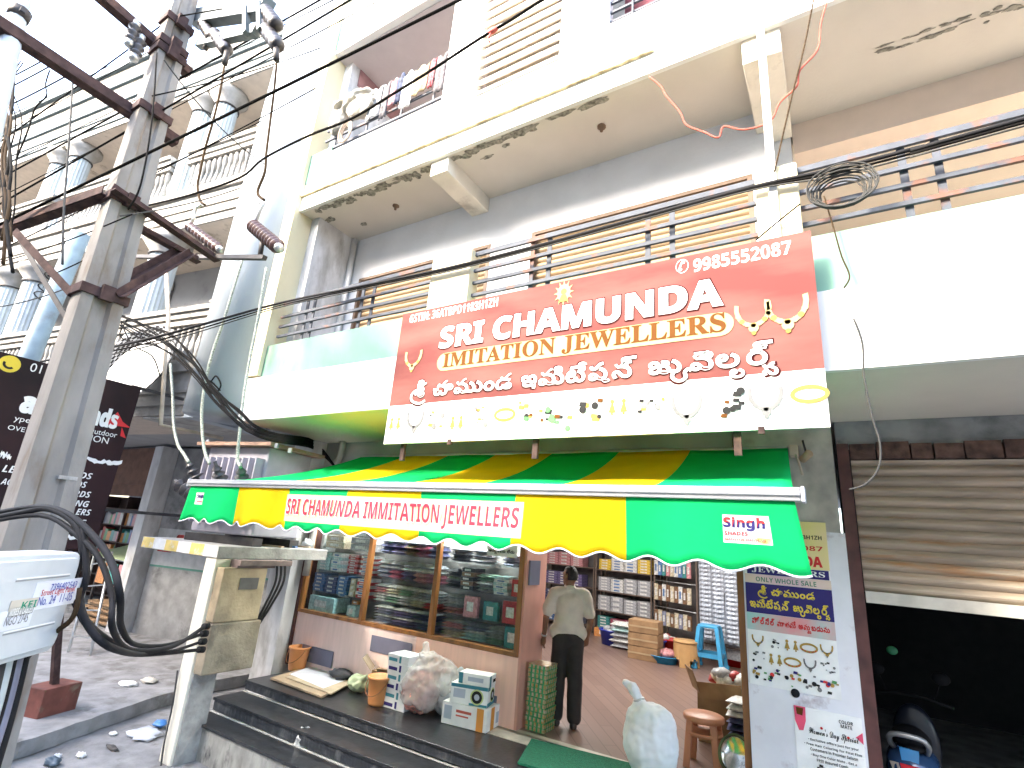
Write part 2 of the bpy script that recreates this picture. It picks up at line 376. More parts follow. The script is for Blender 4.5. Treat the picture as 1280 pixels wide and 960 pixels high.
# upper storey front wall with openings
m = MB(); T = 0.12
m.box((-6.68, YU + .01, 6.775), (XR, YU + T, 7.22)); m.box((-6.68, YU + .01, 7.22), (-3.47, YU + T, 7.44))
m.box((-4.04, YU + .01, 7.44), (-3.47, YU + T, 14.3)); m.box((-2.30, YU + .01, 7.22), (-1.70, YU + T, 14.3))
m.box((-1.70, YU + .01, 7.22), (-0.5, YU + T, 7.41)); m.box((-0.5, YU + .01, 7.22), (XR, YU + T, 14.3)); m.box((-3.47, YU + .01, 9.2), (-2.3, YU + T, 14.3)); m.box((-1.7, YU + .01, 8.7), (-.5, YU + T, 14.3))
m.box((-6.68, YU + .01, 9.62), (-4.04, YU + T, 10.7))
bp(m, 'front_wall', WHITE)
m = MB(); m.box((-6.68, YU, 6.98), (-6.2, YU + .02, 7.52)); bp(m, 'paint_band', MINT); m = MB(); m.box((-6.68, YU, 9.7), (-6.5, YU + .02, 10.3)); bp(m, 'paint_band', MINT)
m = MB(); m.box((-6.68, YU + T, 9.60), (-4.0, 8, 9.75)); bp(m, 'ceiling', mat('grey_ceiling', (0.52, 0.47, 0.47), 0.9, var=.02))
m = MB(); m.box((-6.68, 6.6, 6.95), (-1.0, 6.75, 9.62)); bp(m, 'back_wall', mat('mauve_wall', (0.52, 0.46, 0.48), 0.9, var=.02))
m = MB(); m.box((-6.64, YU + T + .3, 9.25), (-6.48, 6.6, 9.6)); m.box((-6.5, 6.2, 6.95), (-6.42, 6.6, 9.6)); bp(m, 'beam', mat('maroon_band', (0.36, 0.2, 0.2), 0.9))
m = MB(); m.box((-1.7, YU + .5, 7.3), (-.5, YU + .6, 9)); bp(m, 'wall_recess', mat('maroon_curtain', (0.2, 0.06, 0.08), 0.9))
m = MB()
for i in range(8): m.box((-1.7, YU + .05, 7.48 + i * .14), (-.5, YU + .075, 7.51 + i * .14))
m.box((-1.45, YU + .03, 7.41), (-1.43, YU + .05, 8.7)); m.box((-1.1, YU + .03, 7.41), (-1.08, YU + .05, 8.7))
w1 = bp(m, 'window_bars', RAIL)
m = MB(); m.box((XL, YF, 14.3), (XR, 14, 14.5)); bp(m, 'roof', CONC)
# louvre panel: sloped concrete blades
m = MB()
for i in range(12):
    z = 7.235 + i * 0.164; m.prism([(-3.46, YU + .022, z), (-3.46, YU + .022, z + .03), (-3.46, YU + .15, z + .17), (-3.46, YU + .15, z + .14)], (1.155, 0, 0))
lip = MB()
for i in range(12): z = 7.235 + i * 0.164; lip.box((-3.46, YU - .01, z - .004), (-2.305, YU + .021, z + .042))
bp(lip, 'louvre_lips', WHITE)
bp(m, 'louvre_panel', mat('louvre_paint', (0.74, 0.66, 0.56), 0.8, var=0.08)); 
m = MB(); m.box((-3.47, YU + .2, 7.2), (-2.3, YU + .25, 9.2)); bp(m, 'louvre_backing', mat('louvre_back', (0.5, 0.45, 0.4), 0.9))
# peeled paint along the slab edge and on the soffit: thin bare patches
def patch(x, y, rx, ry, z, seed):
    vs = []; n = 22
    for k in range(n):
        a = 2 * math.pi * k / n; r = 1 + 0.75 * noise.noise(Vector((math.cos(a) * 1.7 + seed, math.sin(a) * 1.7, seed * .7)))
        vs.append((x + math.cos(a) * rx * r, max(YU + .06, y + math.sin(a) * ry * r), z))
    return vs
pm = MB(); rr = random.Random(3)
for i in range(44):
    x = -6.35 + i * 0.085 + rr.uniform(-.05, .05)
    pm.prism(patch(x, YU + .09 + rr.uniform(0, .07), rr.uniform(.04, .12), rr.uniform(.02, .06), 6.497, i), (0, 0, -.001 - .0001 * i)); bp(pm, 'peeled_patch', PEEL); pm = MB()
for i, (px, py, a, b) in enumerate([(700, 142, .16, .05), (742, 128, .2, .05), (662, 160, .13, .05), (632, 182, .05, .03), (610, 196, .1, .03), (412, 275, .1, .05), (455, 280, .06, .04)]):
    q = A(px, py, Z=6.497); pm.prism(patch(q.x, q.y, a, b, 6.496, 50 + i), (0, 0, -.002 - .0001 * i)); bp(pm, 'peeled_patch', PEEL); pm = MB()
for i in range(26):
    q = A(1100 + i * 7 + rr.uniform(-8, 8), 62 - i * 2.1 + rr.uniform(-9, 5), Z=6.497); pm.prism(patch(q.x, q.y, rr.uniform(.01, .07), rr.uniform(.006, .02), 6.496, 80 + i), (0, 0, -.002 - .0001 * i)); bp(pm, 'peeled_patch', PEEL); pm = MB()
for px, py in ((495, 257), (752, 158)):
    q = A(px, py, Z=6.5); m = MB(); m.lathe([(0.05, 6.5), (0.05, 6.485), (0.018, 6.48), (0.018, 6.43), (0.012, 6.425)], (q.x, q.y, 0), 10); bp(m, 'ceiling_hook', mat('hook_brown', (0.2, 0.12, 0.07), 0.7))
# piers and railings
m = MB(); m.box((-3.78, YF + .03, 4.28), (-3.22, YF + .2, 4.98)); bp(m, 'railing_pier', YEL, bevel=.012)
m = MB(); m.box((-0.36, YF + .03, 4.28), (-0.05, YF + .26, 4.98)); bp(m, 'railing_pier', YEL, bevel=.012)
def railing(x0, x1, posts, y=YF + .10):
    m = MB()
    for z, h in ((4.42, .035), (4.57, .035), (4.72, .035), (4.92, .05)): m.box((x0, y, z), (x1, y + .03, z + h))
    for p in posts: m.box((p - .025, y + .03, 4.28), (p + .025, y + .045, 4.92))
    return bp(m, 'railing', RAIL)
railing(-6.62, -3.78, (-6.1, -5.95, -5.0, -4.8)); railing(-3.22, -.36, (-2.5, -2.3, -1.28, -1.06)); railing(-0.05, 6, (0.62, 0.82, 2.3, 2.5, 4, 4.2))
# first-floor roller shutters with frames
def corr(x0, x1, y, z0, z1, pitch, dep, mi=0):
    mb = MB(); n = int((z1 - z0) / pitch * 6); vs = []; fs = []
    for i in range(n + 1):
        z = z0 + (z1 - z0) * i / n; ph = (z - z0) / pitch; yy = y - dep * abs(math.sin(math.pi * ph))
        vs += [(x0, yy, z), (x1, yy, z)]
    fs = [(2 * i, 2 * i + 1, 2 * i + 3, 2 * i + 2) for i in range(n)]; mb.add(vs, fs, mi); mb.box((x0, y + .006, z0), (x1, y + .02, z1)); return mb
for x0, x1 in ((-6.25, -3.72), (-3.08, -.47)):
    sh = corr(x0 + .04, x1 - .04, YW1 + .08, 3.75, 5.70, .075, .022); s = bp(sh, 'roller_shutter', SHUT1)
    f = MB(); f.box((x0, YW1 - .01, 3.74), (x0 + .05, YW1 + .12, 5.745)); f.box((x1 - .05, YW1 - .01, 3.74), (x1, YW1 + .12, 5.745)); f.box((x0 + .05, YW1 - .01, 5.70), (x1 - .05, YW1 + .12, 5.745))
    f.build('shutter_frame', mat('shutter_frame_brown', (0.14, 0.09, 0.06), 0.7), s)
m = MB(); m.tube([(-6.46, YW1 - .06, 3.75), (-6.46, YW1 - .06, 6.49)], .05, 8); bp(m, 'downpipe', DIRTYW)
m = MB(); m.box((-0.26, YF + .0, 4.3), (-0.20, YF + .03, 6.5)); bp(m, 'conduit_pipe', WHITE, 'white vertical pipe rising from the balcony pier')
# garage bay on the right
XG = 0.03
m = corr(XG + .10, XR - .1, YS + .06, 1.74, 2.84, .088, .042); gs = bp(m, 'roller_shutter', SHUT, 'half open rusty grey shutter over the dark garage')
m = MB(); m.box((XG + .10, YS - .0, 1.655), (XR - .1, YS + .07, 1.745)); m.build('bottom_bar', mat('shutter_bar', (0.60, 0.57, 0.50), 0.6, var=0.12, stain=(0.3, 0.2, 0.12), stain_amt=.35, scale=5), gs)
m = MB(); x = XG + .1; k = 0
while x < XR - .3:
    wd = .20 + .05 * math.sin(k * 2.1); m.box((x, YS - .01 - .01 * (k % 2), 2.85), (x + wd - .012, YS + .1, 2.985 + .012 * math.sin(k * 1.7))); x += wd; k += 1
bp(m, 'brick_course', BRICK)
m = MB(); m.box((XG, YS + .02, 2.98), (XR, YS + .25, 3.198)); bp(m, 'lintel', DARKC)
m = MB(); m.box((XG + .0, YS - .06, -.3), (XG + .09, YS + .12, 2.98)); bp(m, 'shutter_guide', DKFRAME)
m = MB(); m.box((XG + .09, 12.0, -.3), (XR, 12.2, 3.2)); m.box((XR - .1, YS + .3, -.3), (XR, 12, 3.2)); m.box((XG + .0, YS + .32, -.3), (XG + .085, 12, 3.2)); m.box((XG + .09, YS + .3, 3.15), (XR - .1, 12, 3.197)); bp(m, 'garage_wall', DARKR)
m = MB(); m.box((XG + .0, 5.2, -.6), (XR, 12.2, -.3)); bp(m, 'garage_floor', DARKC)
# white pillar between shop and garage
m = MB(); m.box((-0.80, YS - .08, -.3), (XG - .002, YS + .3, 2.2)); bp(m, 'pillar', mat('white_pillar', (0.74, 0.74, 0.78), 0.6, var=0.05, scale=3, stain=(0.45, 0.40, 0.42), stain_amt=0.33, stain_scale=4))
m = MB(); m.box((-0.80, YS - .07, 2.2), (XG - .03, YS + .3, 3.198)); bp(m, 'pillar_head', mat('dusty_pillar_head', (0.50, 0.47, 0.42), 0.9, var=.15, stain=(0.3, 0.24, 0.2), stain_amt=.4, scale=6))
m = MB(); m.box((-0.86, YS - .05, 0.005), (-0.805, YS + .3, 2.9)); bp(m, 'door_jamb', WOOD)
# wall over the shopfront
m = MB(); m.box((-6.95, YS + .02, 2.5), (-0.86, YS + .2, 3.198)); bp(m, 'front_wall', mat('grey_shop_wall', (0.36, 0.36, 0.35), 0.9, var=.1, scale=2))
m = MB(); m.box((-6.95, YS + .2, -.1), (-6.85, 13.5, 3.198)); bp(m, 'side_wall', DIRTYW)
m = MB(); m.tube(curve_pts([(-6.5, YS - .06, 3.2), (-6.5, YS - .06, 3.0), (-6.55, YS - .05, 2.9), (-6.78, YS - .05, 2.72), (-6.82, YS - .05, 2.6), (-6.82, YS - .05, 1.2)], 3), .05, 8); bp(m, 'downpipe', PIPE)
# shopfront: pink plinth and display window
XD = -3.15
m = MB(); m.box((-6.95, YS, 0.003), (-4.62, YS + .45, 0.70)); bp(m, 'plinth', PINKP, 'pale pink panel under the left of the display window')
m = MB(); m.box((-4.615, YS - .004, 0.003), (XD, YS + .45, 0.70)); bp(m, 'plinth', PINK, 'salmon panel under the right of the display window')
m = MB(); m.box((XD, YS, 0.003), (XD + .03, YS + .5, 2.5)); bp(m, 'side_panel', PINKD)
m = MB(); m.box((XD + .031, YS + .05, 1.45), (XD + .05, YS + .3, 1.72)); bp(m, 'wall_plate', TILE)
for x0, z0, x1, z1 in ((-6.70, .10, -6.02, .30), (-5.36, .42, -4.66, .61), (-4.0, .10, -3.38, .28)):
    m = MB(); m.box((x0, YS - .018, z0), (x1, YS - .006, z1)); bp(m, 'wall_tile', TILE, bevel=.003)
dw = MB(); F = .06
dw.box((-6.90, YS - .02, .70), (XD, YS + .06, .745)); 
for x in (-6.88, -5.62, -4.42, XD - .03): dw.box((x - .03, YS - .015, .745), (x + .03, YS + .055, 2.35))
dw.box((-6.90, YS - .02, 2.35), (XD, YS + .06, 2.5))
D = bp(dw, 'display_window', WOOD)
m = MB(); m.box((-6.85, YS + .02, .745), (XD - .06, YS + .026, 2.35)); m.build('glass', GLASS, D)
for z in (1.00, 1.30, 1.62, 1.95):
    m = MB(); m.box((-6.85, YS + .07, z - .012), (XD - .02, YS + .43, z)); m.build('shelf', GLASS, D)
m = MB(); m.box((-6.9, YS + .45, .70), (XD + .0, YS + .47, 2.5)); m.build('back_panel', mat('cabinet_back', (0.30, 0.28, 0.26), 0.8), D)
# shop interior
m = MB(); m.box((-6.85, YS + .0, -.1), (-.3, 13.5, 0.0)); bp(m, 'interior_floor', None or mat('floor_base', (0.3, 0.2, 0.17), 0.5))
def plank_mat():
    mt = bpy.data.materials.new('plank_floor'); mt.use_nodes = True; t = mt.node_tree; N, L = t.nodes, t.links; b = N['Principled BSDF']
    tc = N.new('ShaderNodeTexCoord'); mp = N.new('ShaderNodeMapping'); mp.inputs['Rotation'].default_value = (0, 0, R(52)); L.new(tc.outputs['Object'], mp.inputs[0])
    br = N.new('ShaderNodeTexBrick'); br.inputs['Scale'].default_value = 1.0; br.inputs['Color1'].default_value = (0.22, 0.145, 0.12, 1); br.inputs['Color2'].default_value = (0.17, 0.108, 0.09, 1); br.inputs['Mortar'].default_value = (0.12, 0.07, 0.06, 1)
    br.inputs['Brick Width'].default_value = 1.2; br.inputs['Row Height'].default_value = 0.14; br.inputs['Mortar Size'].default_value = 0.006
    L.new(mp.outputs[0], br.inputs['Vector']); L.new(br.outputs['Color'], b.inputs['Base Color']); b.inputs['Roughness'].default_value = 0.35; return mt
m = MB(); m.quad((-6.84, YS + .06, .004), (-.84, YS + .06, .004), (-.84, 13.4, .004), (-6.84, 13.4, .004)); bp(m, 'floor_planks', plank_mat())
m = MB(); m.quad((-6.84, YS + .5, 2.9), (-.3, YS + .5, 2.9), (-.3, 13.4, 2.9), (-6.84, 13.4, 2.9)); bp(m, 'interior_ceiling', flat('ceiling_white', (0.8, 0.8, 0.78), 0.9))
m = MB(); m.box((-6.85, 13.4, 0), (-.3, 13.5, 2.9)); m.box((-.3, YS + .32, 0), (-.2, 13.5, 2.9)); bp(m, 'interior_wall', flat('interior_wall_paint', (0.62, 0.58, 0.52), 0.8))

# entrance steps of black granite
S = thing('entrance_steps', 'black granite steps with pale joint lines in front of the pink shop window', 'steps', (-4, 4.4, ZG))
def step(y0, y1, z0, z1, rm, x0=-6.55):
    m = MB(); m.box((x0, y0, z0), (-.745, y1, z1 - .03)); st = m.build('riser', rm, S)
    t = MB(); t.box((x0 - .01, y0 - .018, z1 - .03), (-.74, y1, z1)); t.build('tread', GRAN, S, bevel=.004)
    j = MB(); j.box((x0, y1 - .045, z1 + .0), (-.75, y1 - .021, z1 + .006)); j.build('joint_line', JOINT, S)
step(4.68, 5.545, -.11, 0.0, RISER); step(4.30, 4.70, -.26, -.128, RISER); step(4.0, 4.32, ZG, -.275, RISER2)
m = MB(); m.box((-6.55, 4.32, ZG), (-.745, 5.6, -.26)); m.build('base', CONC, S)
m = MB(); m.box((-3.55, 5.28, .0), (-.87, YS + .06, .006)); m.build('threshold', mat('beige_threshold', (0.55, 0.50, 0.43), 0.5), S)
# ------------------------------------------------------------------ flat printed graphics
GOLD = flat('print_gold', (0.42, 0.27, 0.07), .85, spec=.1); RED = flat('print_red', (0.62, 0.05, 0.05), .85, spec=.1); INK = flat('print_black', (0.03, 0.03, 0.03), .85, spec=.1); SIL = flat('print_grey', (0.20, 0.20, 0.20), .85, spec=.1)
GRN = flat('print_green', (0.12, 0.32, 0.12), .85, spec=.1); PRW = flat('print_white', (0.86, 0.86, 0.84), .85, spec=.1); NAVY = flat('print_navy', (0.05, 0.04, 0.17), .85, spec=.1); BRN = flat('print_brown', (0.13, 0.05, 0.012), .85, spec=.1); CRM = flat('print_cream', (0.46, 0.37, 0.19), .85, spec=.1)
class Plane:
    """drawing plane: origin O, unit axes U and V; figures are 1.5 mm thick prints lifted off it"""
    def __init__(s, O, U, V): s.O, s.U, s.V = Vector(O), Vector(U).normalized(), Vector(V).normalized(); s.n = s.U.cross(s.V)
    def p(s, u, v, l=0.003): return s.O + s.U * u + s.V * v + s.n * l
    def poly(s, mb, pts, mi=0, l=0.003): mb.prism([s.p(u, v, l) for u, v in pts], s.n * 0.0012, mi)
    def rect(s, mb, u0, v0, u1, v1, mi=0, l=0.003): s.poly(mb, [(u0, v0), (u1, v0), (u1, v1), (u0, v1)], mi, l)
    def disc(s, mb, u, v, r, mi=0, l=0.003, n=10, ry=None): s.poly(mb, [(u + r * math.cos(2 * math.pi * k / n), v + (ry or r) * math.sin(2 * math.pi * k / n)) for k in range(n)], mi, l)
    def arc(s, mb, u, v, r, a0, a1, wd, mi=0, l=0.003, ry=None, n=12):
        ry = ry or r
        for k in range(n):
            a, b = a0 + (a1 - a0) * k / n, a0 + (a1 - a0) * (k + 1) / n
            i = lambda t, q: (u + (r + q) * math.cos(t), v + (ry + q) * math.sin(t))
            s.poly(mb, [i(a, -wd / 2), i(a, wd / 2), i(b, wd / 2), i(b, -wd / 2)], mi, l)
def necklace(P, mb, u, v, s, mi=0, acc=1, l=.0045):
    P.arc(mb, u, v, s * .5, -math.pi * 1.08, math.pi * .08, s * .14, mi, l, ry=s * .62)
    for k in range(7):
        a = -math.pi * (0.14 + .72 * k / 6); P.disc(mb, u + s * .5 * math.cos(a), v + s * .62 * math.sin(a), s * .085, acc if k % 2 else mi, l + .0015)
    P.disc(mb, u, v - s * .72, s * .16, mi, l + .0015); P.disc(mb, u, v - s * .9, s * .07, acc, l + .002)
def earrings(P, mb, u, v, s, mi=0, acc=1, l=.0045):
    for d in (-.32, .32):
        P.disc(mb, u + d * s, v + s * .3, s * .12, mi, l); P.poly(mb, [(u + d * s - s * .2, v - s * .3), (u + d * s + s * .2, v - s * .3), (u + d * s + s * .05, v + s * .2), (u + d * s - s * .05, v + s * .2)], mi, l); P.disc(mb, u + d * s, v - s * .38, s * .07, acc, l + .001)
def bangle(P, mb, u, v, s, mi=0, acc=1, l=.0045):
    P.arc(mb, u, v, s * .6, 0, 2 * math.pi, s * .16, mi, l, ry=s * .3, n=18)
    for k in range(5): P.disc(mb, u + s * .6 * math.cos(math.pi * (1.2 + .15 * k)), v + s * .3 * math.sin(math.pi * (1.2 + .15 * k)), s * .05, acc, l + .0015)
def clutter(P, mb, u, v, s, rnd, mis, l=.0045):
    for k in range(9):
        a, b = u + rnd.uniform(-.5, .5) * s, v + rnd.uniform(-.45, .45) * s; q = rnd.uniform(.06, .16) * s
        if k % 3 == 0: P.disc(mb, a, b, q, rnd.choice(mis), l + k * .0004)
        else: P.poly(mb, [(a - q, b - q * .4), (a + q * .8, b - q * .6), (a + q, b + q * .5), (a - q * .7, b + q * .7)], rnd.choice(mis), l + k * .0004)
PR = [GOLD, RED, INK, SIL, GRN, PRW, NAVY, BRN, CRM]

# ------------------------------------------------------------------ awning
GREEN = mat('green_awning_fabric', (0.012, 0.68, 0.19), 0.85, var=0.06, scale=2, spec=.1, bump=.25, bscale=5); YELLOW = mat('yellow_awning_fabric', (0.94, 0.70, 0.015), 0.85, var=0.06, scale=2, spec=.1, bump=.25, bscale=5)
def translucent(m, amt):
    t = m.node_tree; N, L = t.nodes, t.links; b = N['Principled BSDF']; o = N['Material Output']; tr = N.new('ShaderNodeBsdfTranslucent'); mx = N.new('ShaderNodeMixShader'); mx.inputs[0].default_value = amt
    src = b.inputs['Base Color'].links[0].from_socket if b.inputs['Base Color'].links else None
    if src: L.new(src, tr.inputs[0])
    L.new(b.outputs[0], mx.inputs[1]); L.new(tr.outputs[0], mx.inputs[2]); L.new(mx.outputs[0], o.inputs[0])
translucent(GREEN, .35); translucent(YELLOW, .35)
AW = thing('awning', 'green and yellow striped retractable awning with a scalloped lettered valance over the shop', 'awning', (-3.1, 5.5, 2.95))
xbl, xbr, xfl, xfr = -6.02, -0.36, -5.94, -0.19; YB, ZB, YA, ZA = 5.48, 2.95, 3.12, 2.275
STR = [-5.05, -4.27, -3.5, -2.7, -1.86, -1.09]
def stripe(x): return sum(1 for s in STR if x > s) % 2
m = MB(); xs = [xfl, xfr] + STR
for i in range(80): xs.append(xfl + (xfr - xfl) * i / 79)
xs = sorted(set(round(x, 4) for x in xs)); ny = 14; vs = []
for j in range(ny + 1):
    t = j / ny
    for x in xs:
        a = (x - xfl) / (xfr - xfl); xx = (xbl + (xbr - xbl) * a) * (1 - t) + (xfl + (xfr - xfl) * a) * t
        vs.append((xx, YB + (YA - YB) * t, ZB + (ZA - ZB) * t - 0.13 * 4 * t * (1 - t) * (0.75 + .25 * math.sin(a * math.pi)) + .004 * math.sin(a * 40 + t * 3)))
nx = len(xs)
for j in range(ny):
    for i in range(nx - 1):
        q = (j * nx + i, j * nx + i + 1, (j + 1) * nx + i + 1, (j + 1) * nx + i); m.f.append(list(q)); m.m.append(stripe((xs[i] + xs[i + 1]) / 2)); m.sm.append(True)
m.v = [Vector(v) for v in vs]
o = m.build('canopy_fabric', [GREEN, YELLOW], AW); sd = o.modifiers.new('thickness', 'SOLIDIFY'); sd.thickness = 0.003
m = MB(); m.box((xfl - .03, YA - .045, 2.215), (xfr + .03, YA + .03, 2.285)); m.box((xfl - .03, YA - .055, 2.24), (xfr + .03, YA - .046, 2.262)); m.build('front_bar', flat('front_bar_aluminium', (0.42, 0.43, 0.44), 0.4, .3), AW, bevel=.012)
m = MB(); m.box((xfr + .031, YA - .05, 2.21), (xfr + .05, YA + .035, 2.29)); m.box((xfl - .05, YA - .05, 2.21), (xfl - .031, YA + .035, 2.29)); m.build('end_cap', flat('grey_plastic', (0.5, 0.5, 0.5)), AW, bevel=.004)
m = MB(); m.box((xbl, YB - .02, ZB - .09), (xbr, YS + .018, ZB + .02)); m.build('roller_tube', METAL, AW, bevel=.02)
for xq in (-5.0, -1.2):
    m = MB(); sgn = 1 if xq < -3 else -1
    m.beam((xq, YB - .08, 2.70), (xq + sgn * 1.1, 4.3, 2.30), .05, .06); m.beam((xq + sgn * 1.1, 4.3, 2.30), (xq, YA + .05, 2.222), .045, .045); m.build('folding_arm', METAL, AW)
m = MB(); m.box((-.34, 5.38, 2.86), (-.27, YS + .018, 2.96)); m.tube([(-.3, 5.4, 2.9), (-.27, 5.36, 2.78), (-.25, 5.36, 2.68)], .012, 6); m.build('wall_bracket', flat('beige_plastic', (0.55, 0.45, 0.34)), AW)
# valance
def vwave(x): return 0.022 * math.sin(x * 4.2 + .6) + 0.012 * math.sin(x * 11) + (0.035 * math.sin(x * 9.5) if x < -4.3 else 0)
def vy(x, z): return YA - .02 - .0 + vwave(x) * (2.215 - z) / .35
def vbot(x): return 1.868 - 0.021 * math.cos((x - xfl) * 2 * math.pi / 0.285) + (.0)
m = MB(); nv = 7; vs = []; xs2 = sorted(set(xs + [round(xfl + (xfr - xfl) * i / 239, 4) for i in range(240)]))
flare = lambda x, z: -.10 * max(0, (-5.4 - x) / .6) * (2.215 - z) / .35 + .05 * max(0, (x + .6) / .4) * (2.215 - z) / .35
for j in range(nv + 1):
    for x in xs2:
        z = 2.222 + (vbot(x) - 2.222) * j / nv; vs.append((x + flare(x, z), vy(x, z), z))
nx = len(xs2); m.v = [Vector(v) for v in vs]
for j in range(nv):
    for i in range(nx - 1): m.f.append([j * nx + i, j * nx + i + 1, (j + 1) * nx + i + 1, (j + 1) * nx + i]); m.m.append(stripe((xs2[i] + xs2[i + 1]) / 2)); m.sm.append(True)
V = m.build('valance', [GREEN, YELLOW], AW, ); sd = V.modifiers.new('thickness', 'SOLIDIFY'); sd.thickness = 0.003; sd.offset = -1
m = MB(); m.tube([(x + flare(x, vbot(x)), vy(x, vbot(x)) - .002, vbot(x)) for x in xs2], .006, 5); m.build('white_piping', flat('white_piping', (0.85, 0.85, 0.85)), V)
def vband(mb, x0, x1, z0, z1, mi=0, l=.004, n=60):
    vs = []
    for i in range(n + 1):
        x = x0 + (x1 - x0) * i / n
        for z in (z0, z1): vs.append((x + flare(x, z), vy(x, z) - l, z))
    mb.add(vs, [(2 * i, 2 * i + 2, 2 * i + 3, 2 * i + 1) for i in range(n)], mi)
m = MB(); vband(m, -4.29, -1.79, 1.93, 2.165); m.build('banner', flat('pale_banner', (0.88, 0.80, 0.42), 0.5), V)
def vtext(t, x0, x1, z0, z1, matl, bold, l, name='lettering', part=None):
    g_ = glyphs(t, 'sans', bold)
    if part:
        ym = sum(v[1] for v in g_[0]) / len(g_[0]); g_ = (g_[0], [f for f in g_[1] if (sum(g_[0][i][1] for i in f) / len(f) > ym) == (part == 'top')])
    mb = MB(); put_text(mb, g_, (0, 0, 0), (1, 0, 0), (0, 0, 1), x1 - x0, z1 - z0, lift=0, bend=lambda a, b: Vector((x0 + a, vy(x0 + a, z0 + b) - l, z0 + b))); mb.build(name, matl, V)
vtext('SRI CHAMUNDA IMMITATION JEWELLERS', -4.28, -1.80, 1.94, 2.145, PRW, .035, .0075)
vtext('SRI CHAMUNDA IMMITATION JEWELLERS', -4.265, -1.815, 1.955, 2.13, flat('awning_red', (0.72, 0.03, 0.06)), .0, .011)
m = MB(); vband(m, -.545, -.325, 1.99, 2.135); m.build('maker_tag', PRW, V)
vtext('Singh', -.54, -.335, 2.055, 2.125, NAVY, 0.02, .008); vtext('Singh', -.54, -.335, 2.055, 2.125, RED, 0.02, .010, part='top'); vtext('SHADES', -.535, -.42, 2.03, 2.05, RED, 0.01, .008)
m = MB(); vband(m, -.54, -.33, 1.993, 2.024); m.build('maker_tag', flat('tag_yellow', (0.8, 0.6, 0.15)), V); vtext('8688521120 9885776720', -.535, -.335, 2.003, 2.016, RED, 0.0, .008)
m = MB(); vband(m, -5.80, -5.66, 2.03, 2.15); m.build('maker_tag', PRW, V); vtext('Singh', -5.79, -5.67, 2.085, 2.135, NAVY, 0.02, .008); vtext('SHADES', -5.79, -5.68, 2.05, 2.07, RED, 0.01, .008)

# ------------------------------------------------------------------ main sign board
YSG = 3.84
SG = thing('shop_sign', 'large red and white jewellery shop sign board hung from the balcony', 'sign', (-1.95, YSG, 2.76))
m = MB(); m.box((-3.93, YSG + .004, 2.765), (0.0, YSG + .035, 4.215)); m.build('frame', flat('sign_frame', (0.4, 0.4, 0.4), .4, .6), SG)
def sign_red():
    mt = bpy.data.materials.new('sign_red_print'); mt.use_nodes = True; t = mt.node_tree; N, L = t.nodes, t.links; b = N['Principled BSDF']
    tc = N.new('ShaderNodeTexCoord'); mp = N.new('ShaderNodeMapping'); mp.inputs['Scale'].default_value = (.6, 1, 2.2); L.new(tc.outputs['Object'], mp.inputs[0])
    n = N.new('ShaderNodeTexNoise'); n.inputs['Scale'].default_value = 1.6; n.inputs['Detail'].default_value = 7; L.new(mp.outputs[0], n.inputs['Vector'])
    rp = N.new('ShaderNodeValToRGB'); rp.color_ramp.elements[0].color = (0.15, 0.046, 0.042, 1); rp.color_ramp.elements[1].color = (0.23, 0.092, 0.078, 1); rp.color_ramp.elements[0].position = .35; rp.color_ramp.elements[1].position = .68
    L.new(n.outputs['Fac'], rp.inputs[0]); L.new(rp.outputs[0], b.inputs['Base Color']); b.inputs['Roughness'].default_value = 0.8; b.inputs['Specular IOR Level'].default_value = 0.12; return mt
m = MB(); m.box((-3.93, YSG - .002, 3.165), (0.0, YSG + .004, 4.215)); panel = m.build('red_panel', sign_red(), SG)
m = MB(); m.box((-3.93, YSG - .002, 2.765), (0.0, YSG + .004, 3.164)); wpanel = m.build('white_panel', PRW, SG)
SP = Plane((-3.93, YSG - .002, 2.765), (1, 0, 0), (0, 0, 1))
def sxz(x, y): p = A(x, y, Y=YSG - .002); return p.x + 3.93, p.z - 2.765
def stext(g, bl, br, tl, matl, lift=.004, grow=0.0, parent=None):
    a, b, c = sxz(*bl), sxz(*br), sxz(*tl); v = (a[1] + b[1]) / 2; h = c[1] - a[1]
    mb = MB(); put_text(mb, g, SP.p(a[0] - grow, v - grow, 0), SP.U, SP.V, b[0] - a[0] + 2 * grow, h + 2 * grow, lift); return mb.build('lettering', matl, parent or panel)
stext(glyphs('SRI CHAMUNDA', 'sans', .05), (549, 434), (905, 386), (550, 407), flat('sign_shadow_red', (0.05, 0.008, 0.008), .85, spec=.1), .003, .012)
stext(glyphs('SRI CHAMUNDA', 'sans', .03), (549, 434), (905, 386), (550, 407), PRW, .007)
m = MB(); a, b = sxz(545, 467), sxz(917, 393); r = .095
c0, c1, vm = a[0] + r, b[0] - r, 0; va, vb = sxz(730, 447)[1], 0
vm = (sxz(560, 450)[1] + sxz(900, 408)[1]) / 2
pill = [(c0 + r * math.cos(t), vm + r * math.sin(t)) for t in [math.pi * (.5 + k / 10) for k in range(11)]] + [(c1 + r * math.cos(t), vm + r * math.sin(t)) for t in [math.pi * (-.5 + k / 10) for k in range(11)]]
SP.poly(m, pill, 0, .0035); m.build('pill_panel', CRM, panel)
stext(glyphs('IMITATION JEWELLERS', 'serif', .012), (553, 461), (908, 419), (553, 441), BRN, .007)
TT = [('శీ', 'ర'), ' ', 'చా', 'ము', 'ం', 'డ', ' ', 'ఇ', 'మి', 'టే', 'ష', 'న్', ' ', ('జు', 'య'), 'వె', ('ల', 'ల'), ('ర్', 'స')]
stext(telugu(TT, .055), (512, 506), (974, 472), (513, 475), flat('sign_shadow_red', (0.05, 0.008, 0.008), .85, spec=.1), .003, .014)
stext(telugu(TT, .026), (512, 506), (974, 472), (513, 475), PRW, .009)
